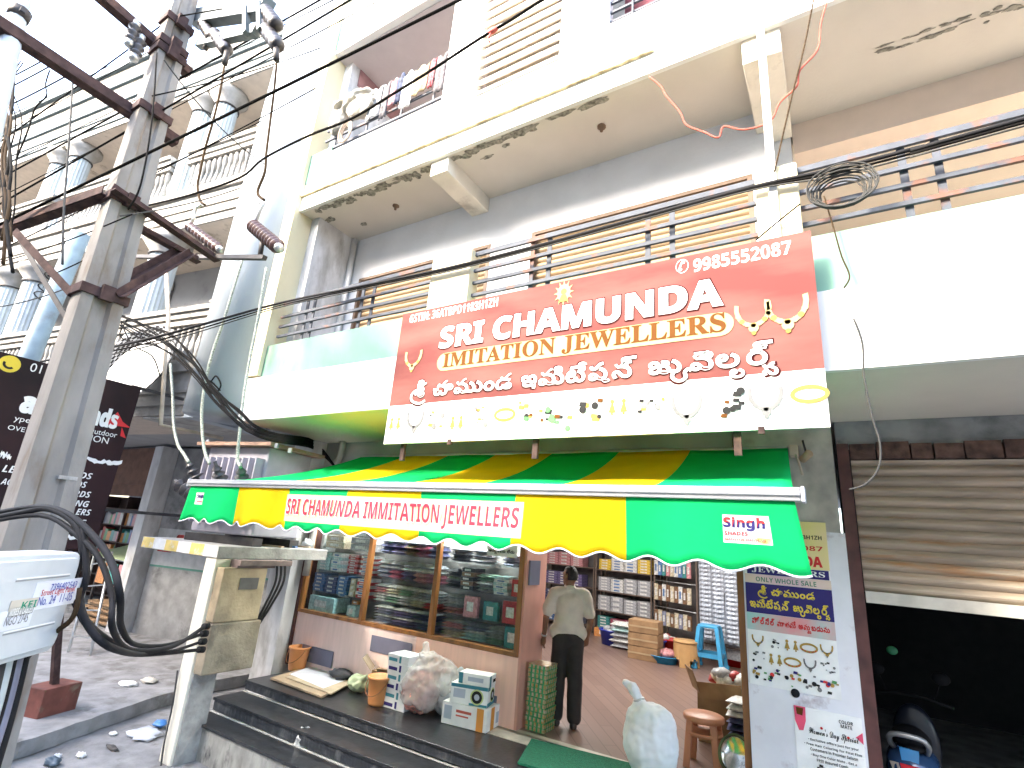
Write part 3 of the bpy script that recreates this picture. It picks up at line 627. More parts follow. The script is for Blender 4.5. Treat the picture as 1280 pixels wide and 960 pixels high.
stext(glyphs('9985552087', 'sans', .0), (867, 339), (990, 319), (867, 323), PRW); stext(glyphs('✆', ''), (845, 343), (861, 340), (845, 326), PRW)
stext(glyphs('GSTIN: 36ATBPD1183H1ZH', 'sans'), (512, 403), (622, 384), (512, 393), PRW)
m = MB()
u, v = sxz(705, 366)
for k in range(12): SP.poly(m, [(u + .10 * math.cos(k * math.pi / 6), v + .13 * math.sin(k * math.pi / 6)), (u + .06 * math.cos(k * math.pi / 6 + .2), v + .07 * math.sin(k * math.pi / 6 + .2)), (u + .06 * math.cos(k * math.pi / 6 - .2), v + .07 * math.sin(k * math.pi / 6 - .2))], 8, .004)
SP.disc(m, u, v, .065, 8, .0045, 16, .085); SP.disc(m, u, v + .01, .03, 0, .006); SP.poly(m, [(u - .05, v - .09), (u + .05, v - .09), (u + .02, v - .02), (u - .02, v - .02)], 0, .0058); m.build('emblem', PR, panel)
for (px, py), s in (((517, 446), .21), ((941, 390), .22), ((983, 382), .25)):
    m = MB(); u, v = sxz(px, py); necklace(SP, m, u, v + .03, s, 8, 0); m.build('necklace_picture', PR, panel)
m = MB(); rnd = random.Random(5); k = 0
for u in [.12 + .265 * i for i in range(15)]:
    v = .20 + rnd.uniform(-.03, .03); m = MB()
    if k in (0, 3, 9): earrings(SP, m, u, v, .15, 0, 0)
    elif k in (1, 11, 13): necklace(SP, m, u, v + .07, .20, [0, 3, 3][k % 3], 3)
    elif k in (5, 14): bangle(SP, m, u, v, .17, 0, 0)
    elif k in (6, 7, 8, 12): clutter(SP, m, u, v, .24, rnd, [2, 4, 0, 2, 7] if k < 10 else [1, 4, 2, 7])
    else: clutter(SP, m, u, v, .19, rnd, [3, 0, 3, 7, 2])
    k += 1; m.build('jewellery_picture', PR, wpanel)
for px, py in ((505, 556), (670, 552), (922, 546)):
    p = A(px, py, Y=YSG + .06); m = MB(); m.box((p.x - .025, YSG + .045, 2.60), (p.x + .025, YSG + .075, 4.0)); m.build('frame_strut', RUST, SG)
for px, py in ((562, 552), (952, 542)):
    p = A(px, py, Y=YSG); m = MB(); m.box((p.x - .02, YSG - .012, 2.735), (p.x + .02, YSG + .02, 2.785)); m.build('clip', RUST, SG)
# dome camera below the sign
cc = thing('security_camera', 'small tan security camera on a bent bracket under the right end of the red sign', 'camera', (-.2, 5.4, 2.95))
p = A(1008, 570, Y=5.40)
m = MB(); m.tube([(p.x - .02, YS - .06, p.z + .16), (p.x - .02, p.y, p.z + .14), (p.x, p.y, p.z + .03)], .009, 6); m.build('bracket', STEELD, cc)
m = MB(); m.lathe([(0, -.07), (.032, -.068), (.036, .05), (.03, .055), (0, .056)], p, 12, axis=(.5, -.7, .35)); m.build('camera_body', flat('tan_plastic', (0.42, 0.32, 0.2)), cc)

# ------------------------------------------------------------------ posters on the white pillar
YP = YS - .084
PO = thing('wall_poster', 'tall jewellery poster with navy band and yellow script on the white pillar', 'poster', (-.4, YP, .9))
xz = lambda x, y: A(x, y, Y=YP)
z = lambda y0, y1: (xz(938, y0).z + xz(1040, y1).z) / 2
X0, X1 = -.785, -.11
zs = [z(858, 866), z(790, 800), z(762, 772), z(719, 727), z(700, 712)]
zb = [.90, 1.335, 1.475, 1.725, 1.795]
PP = Plane((X0, YP, 0), (1, 0, 0), (0, 0, 1)); W = X1 - X0
m = MB(); m.box((X0, YP - .001, .90), (X1, YP + .004, 2.28)); base = m.build('sheet', PRW, PO)
m = MB(); PP.rect(m, 0, 1.475, W, 1.725, 0, .002); m.build('navy_band', NAVY, PO); m = MB(); PP.rect(m, 0, 1.335, W, 1.473, 0, .002); m.build('tinted_band', mat('pink_teal_print', (0.72, 0.30, 0.30), 0.5, scale=3, col2=(0.35, 0.62, 0.58)), PO)
m = MB(); PP.rect(m, 0, 1.727, W, 1.80, 0, .002); m.build('tinted_band', mat('cream_pink_print', (0.72, 0.62, 0.42), 0.5, scale=2, col2=(0.75, 0.52, 0.58)), PO); m = MB(); PP.rect(m, 0, 1.88, W, 2.28, 0, .002); m.build('yellow_band', mat('yellow_print', (0.80, 0.70, 0.25), 0.5, scale=2, col2=(0.80, 0.62, 0.42)), PO)
m = MB(); PP.rect(m, 0.02, 1.802, W - .01, 1.878, 0, .002); m.build('navy_band', NAVY, PO)
def ptext(g, u0, u1, v0, v1, matl, par=PO, P=PP, lift=.0045): mb = MB(); put_text(mb, g, P.p(u0, v0, 0), P.U, P.V, u1 - u0, v1 - v0, lift); return mb.build('lettering', matl, par)
YT = flat('print_yellow', (0.80, 0.62, 0.08), .85, spec=.1)
ptext(telugu([('శీ', 'ర'), ' ', 'చా', 'ము', 'ం', 'డ'], .03), .10, W - .13, 1.60, 1.71, YT); ptext(telugu(['ఇ', 'మి', 'టే', 'ష', 'న్', ' ', ('జు', 'య'), 'వె', ('ల', 'ల'), ('ర్', 'స')], .03), .03, W - .03, 1.485, 1.60, YT)
ptext(telugu(['హో', 'ల్', 'సే', 'ల్', ' ', 'మా', 'తమే', ' ', 'అ', ('మ', 'మ'), 'బ', 'డు', 'ను'], .04), .04, W - .04, 1.36, 1.445, RED)
ptext(glyphs('ONLY WHOLE SALE'), .09, W - .11, 1.74, 1.78, flat('print_darkgreen', (0.08, 0.22, 0.14))); ptext(glyphs('JEWELLERS', 'serif'), .06, W - .04, 1.815, 1.865, PRW); ptext(glyphs('CHAMUNDA', 'sans', .03), .05, W - .05, 1.90, 1.99, RED)
ptext(glyphs('9985552087'), .10, W - .04, 2.035, 2.075, RED); ptext(glyphs('GSTIN: 36ATBPD1183H1ZH'), .04, W - .04, 2.13, 2.165, INK)
m = MB(); rnd = random.Random(11)
for j, v in enumerate((1.25, 1.12, .99)):
    for i in range(5):
        u = .08 + i * .13; m = MB()
        if j == 2: clutter(PP, m, u, v, .12, rnd, [4, 2, 6, 0, 1] if i != 3 else [3, 2, 3])
        elif (i + j) % 4 == 0: necklace(PP, m, u, v + .03, .085, [0, 3][j], 3)
        elif (i + j) % 4 == 1: clutter(PP, m, u, v, .085, rnd, [3, 2, 3])
        elif (i + j) % 4 == 2: earrings(PP, m, u, v, .10, 0, 0)
        else: bangle(PP, m, u, v, .10, 0, 1)
        m.build('jewellery_picture', PR, base)
P2 = thing('wall_poster', 'white hair colour offer poster with pink ribbon below a black round knob', 'poster', (-.2, YP, .1))
Q = Plane((-.46, YP, 0), (1, 0, 0), (0, 0, 1)); QW = .47
m = MB(); m.box((-.46, YP - .001, .02), (.01, YP + .003, .80)); m.build('sheet', PRW, P2)
m = MB(); rr_ = []
Q.poly(m, [(.0, .80), (.085, .80), (.082, .70), (.06, .63), (.03, .625), (.005, .69)], 0, .003); Q.poly(m, [(QW - .05, .66), (QW - .002, .70), (QW - .002, .62)], 0, .003); m.build('pink_ribbon', flat('poster_pink', (0.75, 0.08, 0.16)), P2)
m = MB(); Q.poly(m, [(.015, .79), (.07, .79), (.06, .735), (.02, .74)], 0, .0045); m.build('gold_bow', BRN, P2)
ptext(glyphs('COLOR'), QW - .155, QW - .06, .735, .76, INK, P2, Q); ptext(glyphs('MATE'), QW - .145, QW - .068, .705, .73, INK, P2, Q)
ptext(glyphs("Women's Day Special", 'script', .01), .10, QW - .03, .60, .67, INK, P2, Q)
for s, v, a, b in (('• Exclusive offers just for you!', .565, .09, QW - .04), ('• Free Hair Coloring for First Five', .53, .06, QW - .02), ('Customers in Premier Saloon', .50, .10, QW - .05), ('• Buy One Color Mate - Get a', .46, .10, QW - .06), ('FREE Assured Comb', .43, .14, QW - .12)): ptext(glyphs(s), a, b, v, v + .022, INK, P2, Q)
m = MB(); Q.disc(m, .19, .672, .010, 0); Q.disc(m, .37, .645, .010, 0); m.build('red_heart', RED, P2)
m = MB(); rnd = random.Random(2)
for i in range(5): clutter(Q, m, .13 + i * .06, .33 + .03 * math.sin(i * 2), .12, rnd, [2])
m.build('black_flowers', PR, P2)
kn = MB(); kn.lathe([(0, 0), (.03, .0), (.034, -.012), (.02, -.02), (0, -.022)], (-.44, YP + .006, .89), 14, axis=(0, 1, 0)); o = kn.build('rubber_plug', BLACK, None); tag(o, 'black round rubber plug on the white pillar just above the pink ribbon poster', 'plug')
# ------------------------------------------------------------------ white side pillar of the shop
m = MB(); m.box((-7.42, 5.32, -.45), (-6.955, 5.7, 3.195)); bp(m, 'pillar', DIRTYW)
m = MB(); m.box((-6.953, YS - .03, .003), (-6.905, YS + .3, 2.5)); bp(m, 'door_jamb', DKFRAME)

# ------------------------------------------------------------------ neighbouring building
NU, NN, NO = Vector((-.99, -.142, 0)).normalized(), Vector((.142, -.99, 0)).normalized(), Vector((-8.05, 4.0, 0))
def NB(s, d, z): p = NO + NU * s + NN * d; return Vector((p.x, p.y, z))
N_ = thing('neighbour_building', 'older cream building with blue fluted columns and ornate white balustrades', 'building', (-12, 5, 0))
def npart(mb, name, mm, lab=None): o = mb.build(name, mm, N_); (lab and o.__setitem__('label', lab)); return o
def nbox(mb, s0, s1, d0, d1, z0, z1, mi=0): return mb.obox((NB((s0 + s1) / 2, (d0 + d1) / 2, (z0 + z1) / 2)), NU * (s1 - s0) / 2, NN * (d1 - d0) / 2, Vector((0, 0, (z1 - z0) / 2)), mi)
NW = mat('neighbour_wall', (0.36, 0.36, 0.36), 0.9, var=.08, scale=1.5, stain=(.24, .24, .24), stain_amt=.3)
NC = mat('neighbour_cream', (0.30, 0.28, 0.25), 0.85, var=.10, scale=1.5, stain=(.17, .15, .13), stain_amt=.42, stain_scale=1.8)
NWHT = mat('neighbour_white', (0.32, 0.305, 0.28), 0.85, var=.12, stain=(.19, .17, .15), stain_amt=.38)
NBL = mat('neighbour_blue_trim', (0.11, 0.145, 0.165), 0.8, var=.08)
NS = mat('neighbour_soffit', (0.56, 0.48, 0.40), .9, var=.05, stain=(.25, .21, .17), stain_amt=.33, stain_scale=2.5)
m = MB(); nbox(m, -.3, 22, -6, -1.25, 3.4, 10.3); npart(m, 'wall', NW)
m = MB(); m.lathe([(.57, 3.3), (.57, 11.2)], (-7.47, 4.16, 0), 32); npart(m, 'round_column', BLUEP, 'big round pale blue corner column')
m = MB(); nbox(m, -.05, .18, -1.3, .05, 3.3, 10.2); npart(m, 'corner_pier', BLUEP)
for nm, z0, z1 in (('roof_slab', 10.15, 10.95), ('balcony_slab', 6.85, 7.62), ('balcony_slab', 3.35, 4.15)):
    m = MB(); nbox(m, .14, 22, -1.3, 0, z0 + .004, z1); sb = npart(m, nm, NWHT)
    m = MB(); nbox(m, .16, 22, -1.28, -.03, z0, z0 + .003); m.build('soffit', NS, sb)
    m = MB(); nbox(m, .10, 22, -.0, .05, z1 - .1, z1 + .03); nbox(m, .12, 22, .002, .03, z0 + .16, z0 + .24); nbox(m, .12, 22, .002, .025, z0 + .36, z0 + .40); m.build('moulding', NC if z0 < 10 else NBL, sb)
def balustrade(s0, s1, z0):
    m = MB(); nbox(m, s0, s1, -.16, .02, z0 + .82, z0 + .92); nbox(m, s0, s1, -.2, .06, z0 + .92, z0 + 1.0); nbox(m, s0, s1, -.14, 0, z0 + .70, z0 + .78); nbox(m, s0, s1, -.14, 0, z0, z0 + .09)
    n = int((s1 - s0) / .145); prof = [(.022, .08), (.05, .12), (.052, .18), (.025, .33), (.018, .4), (.03, .46), (.05, .58), (.04, .66), (.022, .71)]
    for i in range(n):
        p = NB(s0 + .09 + i * .145, -.07, z0); m.lathe([(r, h) for r, h in prof], p, 7)
    return npart(m, 'balustrade', NWHT)
balustrade(.26, 2.1, 7.65); balustrade(2.6, 6.3, 7.65); balustrade(6.6, 12, 7.65); balustrade(.2, 5, 4.18); balustrade(5.2, 12, 4.18)
m = MB()
for z0 in (7.65, 4.18): nbox(m, .10, .26, -.2, .04, z0, z0 + 1.02); nbox(m, .08, .28, -.22, .06, z0 + 1.02, z0 + 1.06)
npart(m, 'end_pier', NWHT)
def fl_column(s, d, z0, z1, r=.21):
    vs = []; fs = []; n = 40
    for z in (z0, z1 - .35):
        for k in range(n): a = 2 * math.pi * k / n; q = r * (1 if k % 2 else .93); c = NB(s, d, z); vs.append(c + Vector((q * math.cos(a), q * math.sin(a), 0)))
    fs = [(k, (k + 1) % n, n + (k + 1) % n, n + k) for k in range(n)]
    m = MB(); m.add(vs, fs); o = npart(m, 'fluted_column', FLUTE)
    c = NB(s, d, 0); m = MB(); m.lathe([(r * .98, z1 - .36), (r * 1.1, z1 - .33), (r * 1.02, z1 - .30), (r * 1.5, z1 - .16), (r * 1.7, z1 - .1), (r * 1.7, z1)], c, 24); m.build('capital', NWHT, o)
    m = MB(); m.lathe([(r * 1.12, z1 - .375), (r * 1.12, z1 - .35)], c, 24); m.build('collar', STEELD, o)
for s in (1.8, 2.45, 6.75, 7.55): fl_column(s, -.25, 7.6, 10.16)
for s in (2.35, 6.6, 7.6): fl_column(s, -.25, 4.1, 6.86, .24)
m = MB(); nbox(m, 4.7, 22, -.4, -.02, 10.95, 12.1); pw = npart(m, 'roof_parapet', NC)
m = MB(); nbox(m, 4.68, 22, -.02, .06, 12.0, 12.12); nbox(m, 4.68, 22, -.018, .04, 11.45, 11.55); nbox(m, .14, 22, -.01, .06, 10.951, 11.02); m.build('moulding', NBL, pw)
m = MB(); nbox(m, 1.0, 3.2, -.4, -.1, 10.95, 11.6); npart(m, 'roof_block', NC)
# arched window with a grille on the back wall
m = MB(); pts = [NB(3.5, -1.24, 5.5)] + [NB(3.5 + .35 - .35 * math.cos(math.pi * k / 12), -1.24, 6.45 + .4 * math.sin(math.pi * k / 12)) for k in range(13)] + [NB(4.2, -1.24, 5.5)]; m.prism(pts, NN * .01); aw = npart(m, 'arched_window', mat('dark_window', (.09, .08, .08), .3))
m = MB()
for k in range(5): m.tube([NB(3.58 + k * .135, -1.2, 5.5), NB(3.58 + k * .135, -1.2, 6.6)], .012, 5)
m.tube([NB(3.5 + .35 - .35 * math.cos(math.pi * k / 12), -1.2, 6.45 + .4 * math.sin(math.pi * k / 12)) for k in range(13)], .02, 5); m.tube([NB(3.85 - .2 * math.cos(math.pi * k / 8), -1.2, 6.4 + .22 * math.sin(math.pi * k / 8)) for k in range(9)], .012, 5)
m.build('grille', NC, aw)
# ground storey of the neighbour
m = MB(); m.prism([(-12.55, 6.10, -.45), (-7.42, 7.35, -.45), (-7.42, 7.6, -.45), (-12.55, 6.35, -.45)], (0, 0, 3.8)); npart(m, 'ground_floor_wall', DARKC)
U2 = Vector((5.13, 1.25, 0)).normalized(); WP = Plane((-12.55, 6.10, 0), U2, (0, 0, 1))
m = MB(); WP.rect(m, .02, .88, 5.2, 1.62, 0, .002); npart(m, 'painted_band', mat('faded_grey_white', (.46, .47, .47), .9, var=.1, stain=(.3, .3, .3), stain_amt=.3))
m = MB(); WP.rect(m, .02, .84, 5.2, .88, 0, .003); npart(m, 'green_line', flat('faded_green_line', (.10, .25, .2), .9))
wr = MB(); put_text(wr, telugu(['బ', 'ట్ట', 'లు', ' ', 'ఇ', 'స్త్రీ'], .06), WP.p(.15, 1.13, 0), U2, Vector((0, 0, 1)), 2.3, .40, .006); WP.rect(wr, .12, 1.15, .5, 1.42, 0, .004); npart(wr, 'painted_lettering', mat('faded_red_paint', (.50, .06, .05), .85, var=.3, scale=10))
m = MB(); m.box((-12.95, 5.78, -.45), (-12.6, 6.12, 3.34)); npart(m, 'white_post', DIRTYW)
m = MB(); m.box((-22, 5.9, 2.5), (-12.96, 6.05, 3.34)); m.box((-22, 5.95, 2.25), (-12.96, 6.0, 2.5)); npart(m, 'shop_lintel', mat('brown_lintel', (.18, .09, .06), .8))
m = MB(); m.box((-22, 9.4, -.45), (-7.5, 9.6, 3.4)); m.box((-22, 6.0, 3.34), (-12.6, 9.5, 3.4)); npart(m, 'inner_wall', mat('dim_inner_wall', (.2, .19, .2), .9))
m = MB(); m.prism([NB(1.2, 0, 3.34), NB(.1, 0, 3.34), NB(.1, -1.2, 3.34), NB(1.2, -1.2, 3.34)], (0, 0, -.03)); npart(m, 'slab_edge', CONC)

# bookshelf of the stationery shop
bs = thing('bookshelf', 'tall shelf of coloured books inside the dim stationery shop on the far left', 'shelf', (-15, 7.4, -.45))
m = MB(); m.box((-21.5, 7.7, -.45), (-13.2, 7.75, 2.3))
for z0 in (-.3, .15, .6, 1.05, 1.5, 1.95): m.box((-21.5, 7.35, z0), (-13.2, 7.7, z0 + .025))
for x in (-21.5, -19.8, -18.5, -17.2, -15.9, -14.6, -13.24): m.box((x, 7.34, -.45), (x + .04, 7.7, 2.3))
m.build('rack', mat('dark_shelf', (.10, .06, .05), .7), bs)
BOOKC = [flat('book_%s' % n, c, .5) for n, c in (('red', (.42, .06, .05)), ('blue', (.10, .2, .42)), ('white', (.7, .7, .68)), ('teal', (.07, .33, .33)), ('orange', (.6, .25, .06)), ('green', (.08, .3, .12)), ('grey', (.35, .36, .4)), ('pink', (.6, .3, .35)))]
rnd = random.Random(4)
SHN = {.625: 'fourth', 1.075: 'third', 1.525: 'second'}
for z0 in (.625, 1.075, 1.525):
    for x0 in (-18.45, -17.15, -15.85, -14.55):
        x = x0; 
        while x < x0 + 1.2:
            t = rnd.uniform(.10, .22); h = rnd.uniform(.24, .36); ci = rnd.randrange(8); mb = MB(); mb.box((x, 7.4, z0), (x + t - .008, 7.62, z0 + h)); o = mb.build('book_bundle', BOOKC[ci])
            tag(o, '%s bundle of books on the %s shelf from the top in the dim stationery shop' % (BOOKC[ci].name[5:], SHN[z0]), 'books', 'books in the dim stationery shop'); x += t
# ------------------------------------------------------------------ printing shop board (stands out from the facade)
XB = -8.15
BD = thing('printing_sign_board', 'tall dark maroon and black printing shop board with white lettering behind the concrete pole', 'sign', (XB, 3, 1.2))
c = [A(181, 486, X=XB), A(112, 687, X=XB)]
y1, z0, z1 = (c[0].y + c[1].y) / 2, c[1].z, c[0].z
m = MB(); m.box((XB - .1, 1.5, z0), (XB, y1, z1)); m.build('panel', mat('maroon_black_print', (.014, .008, .010), .6, var=.1, scale=1.2, col2=(.035, .014, .016), spec=.2), BD)
BP = Plane((XB, 0, 0), (0, 1, 0), (0, 0, 1))
def btext(t, bl, br, tl, matl=None, st='sans', bold=0.0, nm='lettering'):
    a, b, c = A(*bl, X=XB), A(*br, X=XB), A(*tl, X=XB); mb = MB(); v = (a.z + b.z) / 2; put_text(mb, glyphs(t, st, bold), BP.p(a.y, v, 0), BP.U, BP.V, b.y - a.y, c.z - a.z, .005); return mb.build(nm, matl or PRW, BD)
btext('nds', (109, 530), (145, 537), (112, 505), bold=.05); btext('a', (21, 517), (42, 517), (23, 494), bold=.05)
btext('Outdoor', (109, 540), (145, 548), (110, 533), st=''); btext('TION', (104, 549), (134, 556), (106, 541), st='')
btext('ype', (16, 528), (36, 531), (17, 521), st=''); btext('OVE', (9, 536), (30, 541), (10, 530), st='')
for t, a, b, h in (('RDS', (91, 597), (114, 599), 8), ('RDS', (88, 608), (107, 610), 8), ('ARDS', (83, 620), (112, 622), 8), ('TING', (82, 632), (110, 634), 8), ('ERS', (94, 643), (112, 645), 8), ('DING', (76, 655), (106, 658), 8)): btext(t, a, b, (a[0], a[1] - h), st='italic')
btext('LE', (2, 589), (18, 592), (2, 580), st='italic'); btext('AC', (0, 605), (14, 607), (0, 597), st='italic'); btext('01', (36, 464), (50, 467), (38, 453), st='')
m = MB(); P_ = [(A(131, 530, X=XB)), (A(163, 535, X=XB)), (A(153, 527, X=XB)), (A(147, 515, X=XB))]; m.prism([p + Vector((.004, 0, 0)) for p in P_], (.002, 0, 0)); P_ = [A(150, 545, X=XB), A(157, 548, X=XB), A(152, 534, X=XB)]; m.prism([p + Vector((.0065, 0, 0)) for p in P_], (.002, 0, 0)); m.build('red_arrow', flat('bright_red', (.65, .02, .03)), BD)
m = MB(); a = A(12, 455, X=XB); BP.disc(m, a.y, a.z, .10, 0, .004, 20); m.build('phone_disc', YT, BD)
m = MB(); BP.arc(m, a.y, a.z, .05, math.pi * .9, math.pi * 1.75, .025, 0, .006); m.build('phone_mark', INK, BD)
m = MB(); rnd = random.Random(8)
def torn(px0, py0, px1, py1):
    a, b = A(px0, py0, X=XB), A(px1, py1, X=XB); n = 16; top, bot = [], []
    for i in range(n + 1):
        t = i / n; y = a.y + (b.y - a.y) * t; zz = a.z + (b.z - a.z) * t + rnd.uniform(-.02, .02); th = rnd.uniform(.01, .035); top.append((y, zz + th)); bot.append((y, zz - th))
    for i in range(n): BP.poly(m, [bot[i], bot[i + 1], top[i + 1], top[i]], 0, .004)
torn(98, 573, 152, 579); torn(0, 567, 14, 571); torn(70, 669, 110, 674)
m.build('torn_paper_stripe', PRW, BD)
m = MB(); m.beam((XB - .05, y1 - .1, z1), (XB - .05, y1 + .6, z1), .04, .04); m.beam((XB - .05, y1, 1.9), (XB - .05, y1 + 3.4, 1.9), .04, .04); m.build('bracket', STEELD, BD)
# ------------------------------------------------------------------ dish with perforated rim
DS = thing('dish_antenna', 'large white dish antenna with a black dotted perforated rim above the printing board', 'dish', A(172, 455, Y=3.3))
Yd = 3.55; ctr = A(170, 462, Y=Yd); 
def dish(r0, r1, n0, n1):
    mb = MB(); ax = Vector((.22, -.93, .28)).normalized(); q = ax.to_track_quat('Z', 'Y'); seg = 48; vs = []
    for i in range(n0, n1 + 1):
        for k in range(seg):
            r = 1.0 * i / 12; a = 2 * math.pi * k / seg; vs.append(ctr + q @ Vector((r * .80 * math.cos(a), r * .80 * math.sin(a), .26 * r * r - .15)))
    nr = n1 - n0
    for i in range(nr):
        for k in range(seg): mb.f.append([i * seg + k, i * seg + (k + 1) % seg, (i + 1) * seg + (k + 1) % seg, (i + 1) * seg + k]); mb.m.append(0); mb.sm.append(True)
    mb.v = vs; return mb
def rim(n0, n1):
    mb = dish(0, 0, 0, 0); mb.v, mb.f, mb.m, mb.sm = [], [], [], []; ax = Vector((.22, -.93, .28)).normalized(); q = ax.to_track_quat('Z', 'Y'); seg, nr = 120, 7
    for i in range(nr + 1):
        for k in range(seg):
            r = (n0 + (n1 - n0) * i / nr) / 12; a = 2 * math.pi * (k + .5 * (i % 2)) / seg; mb.v.append(ctr + q @ Vector((r * .80 * math.cos(a), r * .80 * math.sin(a), .26 * r * r - .15)))
    for i in range(nr):
        for k in range(seg): mb.f.append([i * seg + k, i * seg + (k + 1) % seg, (i + 1) * seg + (k + 1) % seg, (i + 1) * seg + k]); mb.m.append((i + k // 2) % 2); mb.sm.append(True)
    return mb
dd = dish(0, 0, 0, 9).build('reflector', flat('dish_white', (.82, .80, .74), .7), DS); dd.modifiers.new('thickness', 'SOLIDIFY').thickness = .01
dd = rim(9, 12).build('perforated_rim', [flat('rim_hole_black', (.006, .006, .008), .8, spec=.1), flat('rim_metal', (.22, .23, .24), .8)], DS); dd.modifiers.new('thickness', 'SOLIDIFY').thickness = .01
p0, p1 = A(207, 325, Y=Yd), A(215, 480, Y=Yd); m = MB(); m.tube([p0, p0.lerp(p1, .5), (p1.x, p1.y, p1.z - .6), (p1.x, p1.y + .9, p1.z - .6)], .03, 8); m.build('mast', mat('mast_tan', (.5, .42, .32), .7), DS)

# ------------------------------------------------------------------ poles
YPL = 1.75
pb, pt = A(47, 640, Y=YPL), A(226, 14, Y=YPL); pd = (pt - pb) / (pt.z - pb.z)
def pc(z): return pb + pd * (z - pb.z)
POLE = thing('utility_pole', 'tall square concrete electricity pole with rusty clamps in front of the ornate building', 'pole', pc(ZG))
def isec(hx, hy): 
    f, w_ = .34 * hx, .5 * hy
    return [(-hx, -hy), (hx, -hy), (hx, -hy * .45), (hx - f, -hy * .3), (hx - f, hy * .3), (hx, hy * .45), (hx, hy), (-hx, hy), (-hx, hy * .45), (-hx + f, hy * .3), (-hx + f, -hy * .3), (-hx, -hy * .45)]
m = MB(); zs_ = [ZG - .1, 1, 2.2, 2.25, 4, 6, pt.z + .9]; vs = []
for i, zz in enumerate(zs_):
    k = 1 - .06 * max(0, zz); cpt = pc(zz)
    for x, y in isec(.15 * k, .22 * k): vs.append(cpt + Vector((x, y, 0)))
n = 12; fs = [(i * n + k, i * n + (k + 1) % n, (i + 1) * n + (k + 1) % n, (i + 1) * n + k) for i in range(len(zs_) - 1) for k in range(n)] + [tuple((len(zs_) - 1) * n + k for k in range(n))]
m.add(vs, fs); m.build('shaft', mat('pole_concrete', (.24, .225, .205), .95, var=.12, scale=4, stain=(.16, .125, .095), stain_amt=.4, stain_scale=2.0, stretch=(1, 1, .4), bump=.35), POLE)
def clampband(zz, h=.09, mm=RUST):
    k = 1 - .06 * max(0, zz); c = pc(zz); m = MB(); m.box((c.x - .16 * k - .02, c.y - .23 * k - .02, zz - h / 2), (c.x + .16 * k + .02, c.y + .23 * k + .02, zz + h / 2)); m.box((c.x + .16 * k + .02, c.y - .05, zz - h * .8), (c.x + .16 * k + .07, c.y + .05, zz + h * .8)); return m.build('clamp', mm, POLE)
zat = lambda px, py: A(px, py, Y=YPL).z
for px, py in ((222, 32), (207, 66), (178, 152), (148, 262), (100, 380), (205, 75)): clampband(zat(px, py))
m = MB(); q = pc(zat(62, 590)); m.box((q.x + .10, q.y + .03, q.z - .05), (q.x + .14, q.y + .16, q.z - .02)); m.build('step_bracket', CONC, POLE)
px0 = pc(zat(165, 150)).x
def arm(name, lab, p, q, a=.09, t=.012, cat='crossarm', mm=RUST):
    mb = MB(); p, q = Vector(p), Vector(q); mb.angle_iron(p, q, a, t); o = mb.build(name, mm, None); return tag(o, lab, cat, 'steel arms bolted to the concrete pole')
c1 = pc(zat(180, 155)); e1 = A(8, 38, X=c1.x)
arm('crossarm', 'long dark steel crossarm slanting from the far left pole top to the concrete pole', c1 + Vector((-.1, .35, 0)), c1 + (e1 - c1) * 1.15, .11)
c2 = pc(zat(205, 70)); e2 = A(118, -12, X=c2.x)
arm('crossarm', 'dark steel crossarm leaving the top left edge with pin insulators near the pole', c2 + Vector((-.1, .3, 0)), c2 + (e2 - c2) * 1.2, .10)
c3 = pc(zat(150, 262)); e3 = A(-10, 290, Y=1.2)
arm('crossarm', 'dark horizontal steel arm running left from the middle of the pole across the balustrade', c3 + Vector((.05, -.22, 0)), e3, .09)
c4 = pc(zat(95, 388)); p = A(15, 292, Y=1.22)
arm('brace', 'rusty diagonal brace left of the pole rising to the horizontal arm', c4 + Vector((-.1, -.2, 0)), p, .07, cat='brace')
arm('brace', 'thinner dark brace crossing behind the rusty diagonal brace on the left', c4 + Vector((-.1, -.1, -.3)), p + Vector((-.35, .15, .05)), .05, cat='brace', mm=STEELD)
e4 = A(268, 328, X=c3.x + .1); e5 = A(245, 330, X=c3.x - .1)
arm('crossarm', 'upper rusty arm reaching from the pole toward the blue column', c3 + Vector((.16, -.2, 0)), e4, .10)
arm('crossarm', 'second rusty arm just below and behind the arm toward the blue column', c3 + Vector((-.1, -.1, -.12)), e5, .10)
b1 = pc(zat(118, 372))
arm('brace', 'rusty brace from the lower pole clamp up to the tip of the arm, nearer one', b1 + Vector((.15, .1, 0)), A(240, 318, X=c3.x + .1), .07, cat='brace')
arm('brace', 'rusty brace from the lower pole clamp up to the arm, farther one', b1 + Vector((0, .1, .15)), A(225, 315, X=c3.x - .05), .07, cat='brace')
rp0, rp1 = A(172, 321, X=c3.x + .05), A(331, 322, X=c3.x + .05)
Yr = e4.y; rp0, rp1 = A(172, 321, Y=Yr), A(331, 322, Y=Yr)
m = MB(); m.beam(rp0, rp1, .05, .045); o = m.build('support_rod', STEELD); tag(o, 'dark flat steel bar under the two ribbed brown insulators', 'steel bar')
BROWNI = mat('brown_porcelain', (.085, .045, .04), .3, var=.15); GREYI = mat('grey_porcelain', (.07, .065, .07), .35, var=.12)
